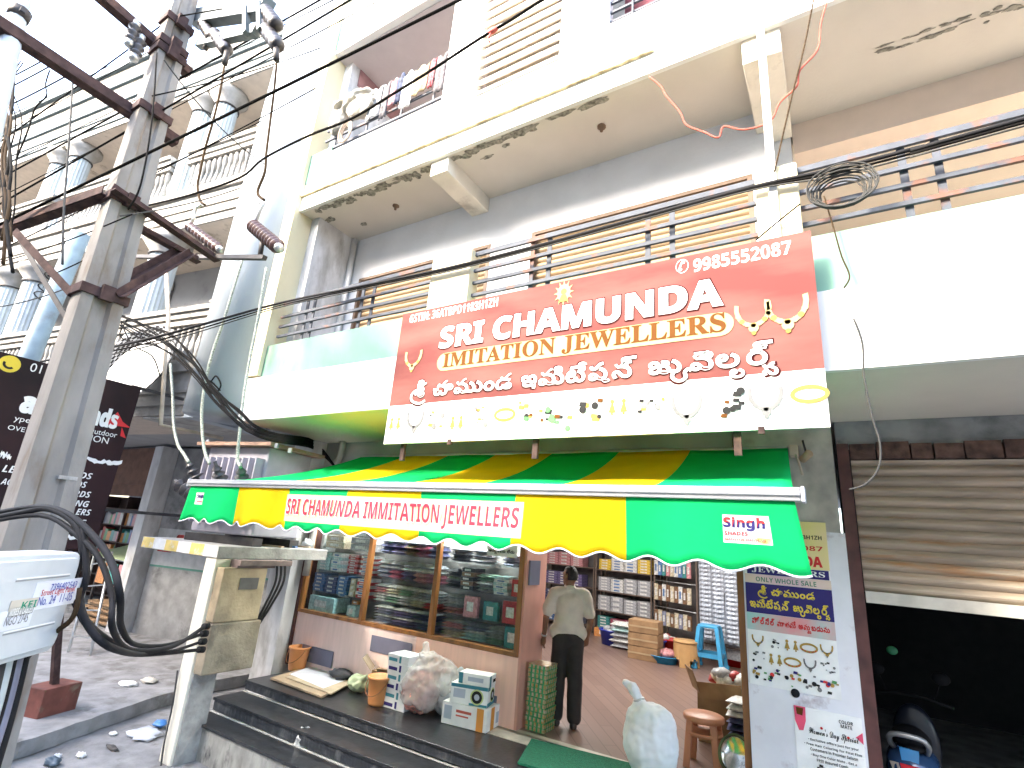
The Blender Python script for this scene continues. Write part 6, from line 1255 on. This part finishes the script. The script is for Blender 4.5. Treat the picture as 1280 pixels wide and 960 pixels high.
fuse(m, 'trousers', mat('dark_trousers', (.035, .028, .026), .9, var=.15), MAN, .012, 5, lambda c: .008 * noise.noise(Vector((c.x * 10, c.y * 10, c.z * 7))))
for s, fw in ((-1, .05), (1, -.03)): m = MB(); caps(m, H(s * .09, fw - .06, .028), H(s * .105, fw + .15, .024), .042, .034); fuse(m, 'sandal', mat('dark_sandal', (.04, .03, .025), .6), MAN, .01, 2)
m = MB(); c = H(-.275, .065, .895); ax = (H(-.275, .07, .875) - H(-.265, -.03, 1.10)).normalized(); m.lathe([(.031, -.012), (.034, 0), (.031, .012)], c, 14, axis=ax); m.build('wristwatch', METAL, MAN)

# ------------------------------------------------------------------ items on the platform
ORG = mat('orange_bucket_plastic', (.78, .33, .12), .4, var=.05)
def bucket(px, py, lab):
    q = A(px, py, Z=0); t = thing('bucket', lab, 'bucket', (q.x, q.y + .12, .003)); m = MB(); m.lathe([(.105, .003), (.112, .03), (.135, .27), (.150, .275), (.150, .295), (.138, .297), (.108, .02), (0, .018)], (q.x, q.y + .12, 0), 26); m.build('shell', ORG, t)
    m = MB(); m.tube([(q.x + .15 * math.cos(a), q.y + .12 - .12 * abs(math.sin(a)) - .03, .265 - .16 * math.sin(a)) for a in [math.pi * k / 12 for k in range(13)]], .005, 5); m.build('handle', flat('handle_brown', (.35, .14, .05)), t)
bucket(361, 839, 'orange plastic bucket against the white pillar at the left end of the platform'); bucket(462, 883, 'orange plastic bucket standing near the step edge beside the green bag')
c0, c1, c2, c3 = A(338, 849, Z=.01), A(402, 873, Z=.01), A(440, 853, Z=.01), A(385, 835, Z=.01)
CBD = mat('flattened_cardboard', (.40, .30, .20), .9, var=.12, scale=5)
m = MB(); m.prism([c0, c1, c2, c3], (0, 0, .02)); tag(m.build('cardboard_sheet', CBD), 'large flattened brown cardboard lying at the bottom on the black platform', 'cardboard')
m = MB(); o_ = Vector((.10, .02, .022)); m.prism([p.lerp(c2, .12) + Vector((.05, .03, .021)) for p in (c0, c1, c2, c3)], (0, 0, .014)); tag(m.build('cardboard_sheet', mat('pale_cardboard', (.47, .38, .27), .9)), 'second flattened brown cardboard lying on the larger sheet', 'cardboard')
w0, w1, w2, w3 = A(362, 843, Z=.04), A(404, 861, Z=.04), A(440, 848, Z=.04), A(392, 832, Z=.04)
m = MB(); m.prism([w0, w1, w2, w3], (0, 0, .006)); tag(m.build('printed_sheet', mat('white_printed_board', (.68, .71, .76), .6, scale=9, col2=(.60, .58, .64))), 'white printed board lying on top of the flattened cardboard', 'board')
q = A(425, 846, Z=.06); m = MB(); m.blob((q.x, q.y + .02, .09), .19, .12, .06, 18, 10, 0, .35, 3, 5); tag(m.build('dark_cloth', mat('charcoal_cloth', (.07, .07, .08), .95, var=.2, bump=.4)), 'crumpled charcoal cloth lying on the right of the white printed board', 'cloth')
q = A(432, 838, Z=.05); m = MB(); m.prism([(q.x - .12, q.y + .18, .05), (q.x + .1, q.y + .2, .05), (q.x - .02, q.y + .22, .22)], (0, .02, 0)); tag(m.build('paper_scrap', PRW), 'folded white paper scrap behind the charcoal cloth', 'paper')
q = A(443, 866, Z=0); m = MB(); m.blob((q.x, q.y + .05, .10), .15, .12, .10, 18, 12, 0, .25, 2.5, 2); caps(m, (q.x + .08, q.y, .16), (q.x + .20, q.y - .03, .24), .03, .012); caps(m, (q.x + .08, q.y, .16), (q.x + .24, q.y + .03, .19), .028, .01)
GB = fuse(m, 'carry_bag', mat('pale_green_bag', (.48, .58, .38), .45, var=.08, scale=8), None, .012, 3, lambda c: .012 * noise.noise(c * 14)); tag(GB, 'knotted pale green plastic bag beside the orange bucket near the cardboard', 'bag')
q = A(468, 872, Z=0); t = thing('open_carton', 'open brown carton with flaps up behind the second orange bucket', 'carton', (q.x, q.y + .2, .003)); m = MB(); m.box((q.x - .2, q.y + .1, .003), (q.x + .12, q.y + .36, .26), 0, .25); m.build('box', CB, t); m = MB(); m.beam((q.x - .2, q.y + .12, .26), (q.x - .3, q.y + .05, .40), .26, .008); m.beam((q.x + .08, q.y + .1, .26), (q.x + .14, q.y + .0, .33), .26, .008); m.build('flap', mat('pale_cardboard', (.47, .38, .27)), t)
q = A(486, 888, Z=0); TEALP = flat('teal_print', (.04, .22, .28), .5)
for k in range(6):
    z0 = .003 + k * .092; t = thing('shoe_box', '%s white and teal box of the tall stack behind the clear plastic bag' % ('lowest', 'second', 'third', 'fourth', 'fifth', 'topmost')[k], 'box', (q.x, q.y + .15, z0)); dx = .012 * math.sin(k * 2.3); m = MB(); m.box((q.x - .15 + dx, q.y + .05, z0), (q.x + .17 + dx, q.y + .33, z0 + .090)); m.build('box', mat('box_white', (.70, .72, .74), .5, var=.05), t)
    m = MB(); m.box((q.x - .15 + dx + .02, q.y + .048, z0 + .02), (q.x + .0 + dx, q.y + .0495, z0 + .055)); m.box((q.x + .03 + dx, q.y + .0475, z0 + .012), (q.x + .06 + dx, q.y + .0495, z0 + .08)); m.build('print', TEALP if k % 2 else NAVY, t)
# big clear bag with pink contents, grey bag beside
CLEAR = mat('cloudy_plastic_film', (.86, .84, .80), .35, var=.05, scale=7, alpha=.38, spec=.5)
q = A(516, 893, Z=0); m = MB(); m.blob((q.x, q.y + .08, .20), .20, .17, .21, 20, 14, 0, .2, 3, 1, flatten=-.19); PKC = fuse(m, 'pink_clips', mat('pink_rubber_bands', (.72, .33, .28), .6, var=.35, scale=28, bump=1.0, bscale=45), None, .012, 1, lambda c: .022 * noise.noise(c * 26)); tag(PKC, 'mass of small pink hair bands packed inside the clear plastic bag', 'hair bands')
m = MB(); m.blob((q.x + .0, q.y + .09, .25), .25, .21, .25, 22, 14, 0, .25, 2.6, 1, flatten=-.245); m.blob((q.x + .02, q.y + .16, .46), .19, .15, .17, 18, 12, 0, .4, 3, 7); m.blob((q.x + .22, q.y + .22, .36), .20, .15, .19, 18, 12, 0, .35, 3, 3); caps(m, (q.x - .06, q.y + .18, .5), (q.x - .09, q.y + .2, .66), .09, .04)
CB_ = fuse(m, 'plastic_bag', CLEAR, None, .014, 2, lambda c: .03 * noise.noise(c * 9) + .012 * noise.noise(c * 24)); tag(CB_, 'big cloudy plastic bag with a twisted top, full of pink hair bands', 'bag')
q = A(545, 897, Z=0); m = MB(); m.blob((q.x, q.y + .16, .20), .19, .15, .21, 20, 14, 0, .25, 2.6, 8, flatten=-.195); caps(m, (q.x + .05, q.y + .18, .36), (q.x + .14, q.y + .2, .47), .07, .03)
GBG = fuse(m, 'plastic_bag', mat('silver_grey_bag', (.58, .60, .63), .4, var=.1, scale=8), None, .013, 2, lambda c: .03 * noise.noise(c * 9) + .012 * noise.noise(c * 22)); tag(GBG, 'silver grey stuffed plastic bag between the clear bag and the printed boxes', 'bag')
# three printed boxes
q = A(590, 914, Z=0); rz = .12
def carton(x0, y0, z0, sx, sy, sz, lab, rot, prints):
    t = thing('printed_carton', lab, 'carton', (x0, y0, z0)); c = Vector((x0, y0, 0)); u = Vector((math.cos(rot), math.sin(rot), 0)); v = Vector((-u.y, u.x, 0)); m = MB(); m.obox(c + v * sy / 2 + Vector((0, 0, z0 + sz / 2)), u * sx / 2, v * sy / 2, Vector((0, 0, sz / 2))); m.build('box', PRW, t, bevel=.004)
    fr = Plane(c - u * sx / 2 + Vector((0, 0, z0)), u, (0, 0, 1)); sd_ = Plane(c + u * sx / 2 + Vector((0, 0, z0)), v, (0, 0, 1)); m = MB()
    for w_, a, b, c_, d_, mi in prints: P_ = fr if w_ == 'f' else sd_; S_ = sx if w_ == 'f' else sy; P_.rect(m, a * S_, b * sz, c_ * S_, d_ * sz, mi, .001 + .0004 * mi)
    for w_, cx_, cz_, r0 in (('f', .72, .45, .075), ('s', .6, .5, .07)):
        if 'middle' in lab: P_ = fr if w_ == 'f' else sd_; S_ = sx if w_ == 'f' else sy; P_.disc(m, cx_ * S_, cz_ * sz, r0, 4, .004, 18); P_.disc(m, cx_ * S_, cz_ * sz, r0 * .8, 3, .005, 18); P_.disc(m, cx_ * S_, cz_ * sz, r0 * .4, 0, .006, 14)
    m.build('print', [flat('carton_blue_grey', (.45, .5, .58)), flat('carton_red', (.6, .12, .08)), flat('carton_orange', (.72, .30, .06)), INK, flat('carton_lime', (.55, .62, .25)), TEALP], t); return t
carton(q.x - .12, q.y + .0, .003, .54, .32, .21, 'lowest white carton with orange stripes, under two printed cartons by the pink wall', rz, [('f', .05, .25, .22, .85, 0), ('f', .32, .62, .66, .74, 1), ('f', .32, .45, .6, .52, 1), ('f', .78, 0, .93, 1, 2), ('s', .3, 0, .55, 1, 2), ('s', .7, .2, .9, .7, 0)])
carton(q.x - .10, q.y + .03, .214, .42, .26, .19, 'middle white carton with round dark fan pictures in the stack of three', rz + .15, [('f', .0, .82, 1, 1, 5), ('f', .52, 0, 1, .12, 5), ('f', .08, .3, .4, .75, 0), ('s', 0, .0, 1, .2, 5), ('s', .0, .8, .3, 1, 5)])
carton(q.x - .07, q.y + .06, .405, .36, .20, .105, 'topmost small white and teal carton in the stack of three', rz + .1, [('f', 0, .0, .14, 1, 5), ('f', .3, .3, .8, .7, 0), ('s', .0, 0, .25, 1, 5), ('s', .5, .3, .9, .6, 3)])
# stack of green trays
q = A(672, 916, Z=0); gm = [mat('green_foil_pack', (.03, .26, .10), .35, .1, var=.3, scale=20, col2=(.10, .42, .16)), mat('gold_foil_edge', (.50, .30, .08), .35, .4, var=.4, scale=30, col2=(.55, .52, .42))]
NT = ('lowest', 'second', 'third', 'fourth', 'fifth', 'sixth', 'seventh', 'eighth', 'ninth', 'tenth', 'eleventh', 'twelfth', 'thirteenth', 'topmost')
for k in range(14):
    z0 = .007 + k * .046; mb = MB(); x, y = q.x - .03 + .006 * math.sin(k * 2.1), q.y + .1 + .005 * math.cos(k * 1.7); mb.box((x - .11, y - .12, z0), (x + .11, y + .12, z0 + .036)); 
    for s in range(-2, 3): mb.box((x - .012 + s * .05, y - .126, z0 + .006), (x + .012 + s * .05, y - .1205, z0 + .045), 1); mb.box((x + .1105, y - .012 + s * .05, z0 + .006), (x + .116, y + .012 + s * .05, z0 + .045), 1)
    mb.box((x - .116, y - .126, z0 + .037), (x + .116, y + .126, z0 + .0455), 1 if k == 13 else 0); o = mb.build('foil_pack', gm); tag(o, '%s green and gold foil pack of the stack at the pink wall corner' % NT[k], 'pack', 'green foil packs stacked at the doorway')
# green mat, white sack
m0, m1, m2, m3 = A(670, 928, Z=.02), A(647, 953, Z=.02), Vector((-2.35, 4.9, .02)), Vector((-1.55, 5.62, .02))
m = MB(); a = Vector((-2.88, 5.36, .007)); m.prism([(-2.86, 5.42, .007), (-2.66, 4.80, .007), (-.95, 4.98, .007), (-1.15, 5.62, .007)], (0, 0, .018)); tag(m.build('door_mat', mat('green_turf_mat', (.01, .16, .085), .95, var=.15, scale=40, bump=.8, bscale=120)), 'dark green rectangular doormat on the black granite at the shop entrance', 'mat')
q = Vector((-1.62, 5.36, .03)); WS = thing('white_sack', 'full white woven sack with a tied neck standing on the green doormat', 'sack', q)
m = MB(); m.blob((q.x, q.y, .28), .245, .21, .31, 22, 16, 0, .08, 2, 3, flatten=-.26); m.blob((q.x, q.y, .44), .225, .19, .16, 20, 12, 0, .08, 2, 4); m.blob((q.x + .05, q.y, .48), .16, .15, .12, 16, 10, 0, .1, 2, 6); caps(m, (q.x - .08, q.y, .52), (q.x - .11, q.y, .60), .10, .05)
fuse(m, 'body', mat('white_woven_sack', (.84, .84, .84) , .8, var=.05, scale=5), WS, .013, 3, lambda c: .016 * noise.noise(Vector((c.x * 10, c.y * 10, c.z * 5))) + .008 * noise.noise(c * 20)).location = -q
m = MB(); caps(m, (q.x - .11, q.y, .60), (q.x - .17, q.y - .02, .70), .042, .05); caps(m, (q.x - .17, q.y - .02, .70), (q.x - .235, q.y - .03, .73), .045, .03); caps(m, (q.x - .13, q.y - .03, .64), (q.x - .15, q.y - .05, .70), .035, .035); fuse(m, 'neck', mat('white_woven_sack', (.7, .7, .7)), WS, .01, 2, lambda c: .008 * noise.noise(c * 25)).location = -q
m = MB(); m.lathe([(.05, -.012), (.055, 0), (.05, .012)], (q.x - .112, q.y, .605), 12, axis=(-.35, 0, .9)); m.build('tie', METAL, WS)

# ------------------------------------------------------------------ scooter in the dark garage
ZS = -.299; SX, SY = .34, 6.35
SCO = thing('scooter', 'dark blue scooter with red tail panel parked in the dark garage', 'scooter', (SX, SY, ZS))
dv = Vector((.12, 1, 0)).normalized(); rv = Vector((dv.y, -dv.x, 0))
def S_(s, f, z): return Vector((SX, SY, ZS)) + rv * s + dv * f + Vector((0, 0, z))
BLUEM = mat('dark_blue_gloss', (.03, .07, .16), .15, .1, var=.05)
m = MB(); sec = [(-.02, .55, .12, .12), (.12, .56, .19, .17), (.35, .55, .20, .18), (.6, .52, .17, .16), (.8, .42, .13, .12)]
for k in range(len(sec)):
    pass
t = MB(); n = 16; vs = []
for f, zc, hw, hh in sec:
    for k in range(n): a = 2 * math.pi * k / n; c = math.cos(a); s = math.sin(a); vs.append(S_(hw * math.copysign(abs(c) ** .7, c), f, zc + hh * math.copysign(abs(s) ** .7, s)))
t.add(vs, [(i * n + k, i * n + (k + 1) % n, (i + 1) * n + (k + 1) % n, (i + 1) * n + k) for i in range(len(sec) - 1) for k in range(n)] + [tuple(range(n)), tuple((len(sec) - 1) * n + k for k in range(n))], 0, True); t.build('rear_body', BLUEM, SCO)
m = MB(); m.prism([S_(-.075, -.032, .64), S_(.075, -.032, .64), S_(.05, -.035, .52), S_(-.05, -.035, .52)], dv * .02); m.build('tail_light', flat('tail_red', (.65, .02, .03), .12), SCO); m = MB(); m.blob(S_(0, -.038, .60), .018, .004, .01, 10, 6); m.build('badge', METAL, SCO)
for s in (-1, 1): m = MB(); m.prism([S_(s * .085, -.028, .64), S_(s * .15, .0, .63), S_(s * .12, -.01, .53), S_(s * .06, -.03, .52)], dv * .015); m.build('indicator', flat('clear_lens', (.55, .5, .45), .1), SCO)
m = MB(); m.tube(curve_pts([S_(-.12, .14, .72), S_(-.14, .02, .80), S_(-.09, -.04, .86), S_(.09, -.04, .86), S_(.14, .02, .80), S_(.12, .14, .72)], 5), .022, 8); m.build('grab_rail', flat('silver_paint', (.42, .43, .43), .3, .5), SCO)
m = MB(); t = MB(); m.blob(S_(0, .42, .76), .15, .42, .07, 18, 10); m.build('seat', BLACK, SCO); m = MB(); m.prism([S_(-.07, .0, .755), S_(.07, .0, .755), S_(.06, -.02, .66), S_(-.06, -.02, .66)], dv * .03); m.build('tail_panel', flat('bright_blue_gloss', (.04, .25, .55), .12), SCO)
m = MB(); m.blob(S_(0, 1.08, .58), .20, .07, .36, 18, 12); m.build('leg_shield', flat('black_blue_panel', (.012, .016, .03), .3), SCO)
m = MB(); m.tube([S_(-.34, 1.0, .98), S_(-.12, 1.06, 1.02), S_(.12, 1.06, 1.02), S_(.34, 1.0, .98)], .018, 8); m.build('handlebar', BLACK, SCO)
for s in (-1, 1): m = MB(); m.tube([S_(s * .2, 1.05, 1.02), S_(s * .26, 1.0, 1.2)], .008, 6); m.lathe([(0, 0), (.06, .01), (.055, .03), (0, .035)], S_(s * .27, .99, 1.23), 14, axis=-dv, ex=1.3); m.build('mirror', BLACK, SCO)
for f in (.1, 1.15):
    m = MB(); pts = [S_(0, f + .20 * math.cos(2 * math.pi * k / 24), .215 + .20 * math.sin(2 * math.pi * k / 24)) for k in range(24)]; m.tube(pts, .05, 8, closed=True); wl = m.build('wheel', BLACK, SCO); m = MB(); m.lathe([(.0, -.02), (.15, -.02), (.15, .02), (0, .02)], S_(0, f, .215), 18, axis=rv); m.build('rim', METAL, wl)
m = MB(); m.box((SX - .18, SY + .45, ZS + .2), (SX + .3, SY + 1.1, ZS + .27)); m.build('footboard', BLACK, SCO)
q = A(1115, 813, Y=8.5); m = MB(); m.blob(q, .06, .03, .05, 12, 8); o = m.build('wall_lamp', flat('green_reflector', (.1, .5, .25), .2)); tag(o, 'small pale green reflector glinting in the dark garage above the scooter', 'reflector')

# ------------------------------------------------------------------ laundry and bundle on the upper balcony
t = thing('balcony_railing', 'dark rusty railing of the upper balcony hung with laundry', 'railing', (-5.3, YU + .08, 7.44)); m = MB()
for zz in (7.56, 7.76, 7.96, 8.17): m.box((-6.5, YU + .06, zz), (-4.05, YU + .085, zz + .035))
m.build('rails', RAIL, t); m = MB()
for x in (-6.3, -5.6, -4.9, -4.3): m.box((x, YU + .086, 7.44), (x + .03, YU + .105, 8.19))
m.build('posts', RAIL, t)
CL = [('white', (.36, .36, .36)), ('grey patterned', (.16, .15, .16)), ('red', (.34, .03, .04)), ('dark blue', (.05, .065, .12)), ('striped pink', (.32, .14, .15)), ('pale blue', (.2, .26, .31)), ('white and grey', (.3, .3, .3)), ('crimson', (.40, .03, .08)), ('cream printed', (.36, .28, .17))]
x = -5.55
for k, i in enumerate((6, 1, 4, 3, 0, 8, 2, 1, 7)):
    wd_ = (.26, .14, .12, .12, .20, .26, .10, .18, .12)[k]; nm_, c_ = CL[i]; vs = []; nz = 10; nxx = 8; rq = random.Random(k)
    for j in range(nz + 1):
        tt = j / nz
        for ii in range(nxx + 1):
            xx = x + wd_ * ii / nxx; drop = .52 + .10 * math.sin(k * 2); 
            zz = 8.27 + .04 * math.sin(ii + k) * (tt < .5) - max(0, tt - .3) / .7 * drop; yy = YU + .10 - .075 * min(1, tt / .3) + .018 * math.sin(ii * 1.6 + k) * tt; zz += .05 * math.sin(math.pi * min(1, tt / .3)) + .05 * (tt > .0) * noise.noise(Vector((xx * 6, k, 0)))
            vs.append((xx, yy - .005, zz))
    m = MB(); m.add(vs, [(j * (nxx + 1) + a, j * (nxx + 1) + a + 1, (j + 1) * (nxx + 1) + a + 1, (j + 1) * (nxx + 1) + a) for j in range(nz) for a in range(nxx)], 0, True)
    o = m.build('hanging_cloth', mat('cloth_' + nm_.replace(' ', '_'), c_, .9, scale=22, col2=((c_[0] * .3, c_[1] * .3, c_[2] * .3) if k % 2 else (min(1, c_[0] + .18), min(1, c_[1] + .18), min(1, c_[2] + .18))))); o.modifiers.new('thickness', 'SOLIDIFY').thickness = .008
    tag(o, '%s cloth drying on the upper balcony railing, %s from the left' % (nm_, ('first', 'second', 'third', 'fourth', 'fifth', 'sixth', 'seventh', 'eighth', 'last')[k]), 'laundry', 'laundry on the upper balcony railing'); x += wd_ + .015
m = MB(); m.blob((-5.88, YU + .06, 8.24), .46, .22, .15, 20, 12, 0, .35, 2.2, 5); m.blob((-6.2, YU + .04, 8.05), .17, .13, .26, 16, 10, 0, .3, 2.5, 2); m.blob((-5.7, YU - .0, 8.05), .30, .10, .16, 16, 10, 0, .3, 2.5, 4); o = fuse(m, 'cloth_bundle', mat('cream_white_cloth', (.40, .38, .33), .9, var=.1), None, .016, 3, lambda c: .035 * noise.noise(c * 6) + .012 * noise.noise(c * 18)); tag(o, 'cream white sack bundle slumped over the left end of the upper balcony railing', 'bundle')
m = MB(); rq = random.Random(1)
for k in range(6): rr3 = .11 + .012 * k; m.tube([(-5.93 + rr3 * math.cos(2 * math.pi * i / 20) * .8 + .03 * (k % 2), YU - .0 - .006 * k, 7.66 + rr3 * math.sin(2 * math.pi * i / 20) * 1.15) for i in range(20)], .012, 5, closed=True)
tag(m.build('rope_coil', mat('pale_rope', (.26, .21, .17), .9)), 'pale rope coil hanging below the cream bundle on the upper railing', 'rope')
for k in range(2): m = MB(); q = A(418 + k * 5, 150, Y=YU + .3); m.tube([(q.x, q.y, 7.5), (q.x, q.y, 8.7 - .2 * k)], .02, 8); tag(m.build('standing_pipe', PIPE), ('taller', 'shorter')[k] + ' grey pipe standing in the corner of the upper balcony', 'pipe')

# ------------------------------------------------------------------ pavement stuff on the left and litter
q = A(178, 705, Y=6.6); TB = thing('display_table', 'table with a pale lime cloth outside the stationery shop, half hidden by the white post', 'table', (-13.6, 6.4, ZP)); m = MB(); m.box((-14.5, 5.9, .86), (-12.75, 6.6, .90)); m.build('table_top', PM['white'], TB)
for x, y in ((-14.45, 5.95), (-12.85, 5.95), (-14.45, 6.5), (-12.85, 6.5)): m = MB(); m.box((x, y, ZP), (x + .05, y + .05, .86)); m.build('leg', STEELD, TB)
m = MB(); m.prism([(-14.55, 5.8, .905), (-12.7, 5.8, .905), (-12.7, 6.5, 1.12), (-14.55, 6.5, 1.12)], (0, .02, .03)); tag(m.build('table_cloth', flat('pale_lime_cloth', (.40, .48, .26), .9)), 'pale lime green cloth sheet sloping over the table by the white post', 'cloth')
for k in range(3): m = MB(); m.box((-14.2 + k * .46, 5.86, .36), (-13.82 + k * .46, 5.875, .80)); tag(m.build('colour_folder', [PM['orange'], flat('aqua_sheet', (.12, .55, .5)), PM['pink']][k]), ('orange', 'aqua', 'pink')[k] + ' folder sheet hanging at the front of the cloth covered table', 'folder')
for k in range(8): m = MB(); m.box((-14.3 + .05 * math.sin(k * 2), 5.88 + .04 * math.cos(k * 3), ZP + .02 + k * .055), (-12.95 + .06 * math.sin(k), 6.5, ZP + .055 + k * .055)); tag(m.build('cardboard_bale', [CBD, CB][k % 2]), '%s folded cardboard layer under the display table' % ('lowest', 'second', 'third', 'fourth', 'fifth', 'sixth', 'seventh', 'topmost')[k], 'cardboard', 'cardboard layers under the display table')
LD = thing('step_ladder', 'slim steel step ladder leaning in front of the cardboard by the white post', 'ladder', (-12.3, 4.9, ZP)); 
a0, a1 = A(88, 805, Y=4.6), A(118, 695, Y=5.1); b0, b1 = A(118, 800, Y=4.75), A(140, 690, Y=5.2)
for a, b in ((a0, a1), (b0, b1)): m = MB(); m.tube([(a.x, a.y, ZP), b], .022, 8); m.build('rail', METAL, LD)
for k in range(4): tt = .15 + k * .25; pa, pb2 = Vector((a0.x, a0.y, ZP)).lerp(a1, tt), Vector((b0.x, b0.y, ZP)).lerp(b1, tt); m = MB(); m.beam(pa, pb2, .05, .02); m.build('rung', METAL, LD)
def crumple(name, px, py, z, rx, ry, rz_, mm, lab, cat='litter', seed=1, s=.25):
    q = A(px, py, Z=z); m = MB(); m.blob((q.x, q.y, z + rz_ * .9), rx, ry, rz_, 16, 10, 0, .5, 2.5, seed, flatten=-rz_ * .85); o = m.build(name, mm)
    for v in o.data.vertices: v.co += v.normal * s * rz_ * noise.noise(v.co * 20)
    tag(o, lab, cat)
FILM = mat('white_plastic_film', (.66, .70, .76), .35, var=.1, scale=6); 
crumple('plastic_bag', 322, 952, ZG, .42, .25, .16, FILM, 'large white plastic bag slumped on the ground below the granite steps', 'bag', 4, .4)
crumple('foil_bag', 378, 950, ZG + .2, .14, .12, .14, mat('clear_foil', (.6, .62, .6), .25, var=.3, scale=14), 'crumpled clear foil bag right of the large white plastic bag', 'bag', 6, .5)
crumple('paper_litter', 160, 856, ZP, .17, .10, .02, PRW, 'flat white paper scrap on the upper pavement', 'litter', 3); crumple('paper_litter', 186, 853, ZP, .13, .09, .03, mat('cream_scrap', (.62, .58, .5), .8), 'cream wrapper beside the flat white paper scrap on the pavement', 'litter', 9); crumple('paper_litter', 100, 947, ZG, .05, .04, .025, PRW, 'small white paper ball below the kerb nearest the red block', 'litter', 5); crumple('paper_litter', 71, 948, ZG, .04, .04, .02, FILM, 'tiny white scrap at the foot of the kerb by the cables', 'litter', 2); crumple('paper_litter', 141, 919, ZG, .05, .04, .02, PRW, 'small white scrap in the gutter at the middle of the kerb', 'litter', 8)
crumple('plastic_wrapper', 180, 920, ZG, .22, .16, .03, FILM, 'torn white and blue plastic wrapper in the gutter left of the cream pillar', 'litter', 7, .6); crumple('plastic_wrapper', 199, 908, ZG + .02, .09, .07, .035, flat('blue_plastic_scrap', (.08, .25, .6), .35), 'bright blue plastic scrap beside the torn wrapper', 'litter', 12, .5); crumple('plastic_wrapper', 140, 937, ZG, .13, .03, .02, mat('dark_strip', (.09, .085, .08), .8), 'dark twisted strip lying in the gutter', 'litter', 3); crumple('plastic_wrapper', 64, 957, ZG, .09, .06, .04, mat('dark_blue_scrap', (.08, .12, .16), .5), 'dark blue scrap at the bottom of the kerb', 'litter', 10)
crumple('plastic_bag', 383, 684, 1.60, .09, .07, .06, FILM, 'small crumpled plastic bag hanging at the right end of the platform edge', 'bag', 2, .5)
for k in range(3): q = A(330 + k * 14, 683, Z=1.602); m = MB(); m.beam((q.x - .25, q.y + .02 * k, 1.615 + .0 * k), (q.x + .25, q.y + .1 + .05 * k, 1.615), .05, .02); tag(m.build('wood_offcut', [CBD, PM['blue'], CBD][k]), ('left', 'blue middle', 'right')[k] + ' thin offcut strip lying on the transformer platform', 'offcut')

# ------------------------------------------------------------------ buildings across the street (they shade the lower shop front)
for k, (x0, x1, h, c) in enumerate(((-60, -36.3, 12.9, (.60, .55, .47)), (-36.2, -14.5, 13.3, (.66, .62, .56)), (-14.49, -7.06, 12.5, (.55, .52, .50)), (-7.05, 34, 13.1, (.64, .58, .48)))):
    t = thing('street_building', ('cream', 'pale grey', 'grey', 'tan')[k] + ' flat roofed building across the street, %s' % ('far left', 'second from the left', 'right behind the viewer', 'far right')[k], 'building', ((x0 + x1) / 2, -11, ZG)); mm = mat('facing_wall_%d' % k, c, .9, var=.06); m = MB(); m.box((x0, -19, ZG), (x1, -9.5, h)); m.build('wall', mm, t)
    for fl in range(3):
        nw = int((x1 - x0) / 3)
        for i in range(nw): xw = x0 + 1 + i * 3; m = MB(); m.box((xw, -9.5, .9 + fl * 3.3), (xw + 1.4, -9.46, 2.4 + fl * 3.3)); m.build('window', mat('facing_glass', (.08, .09, .1), .2), t)
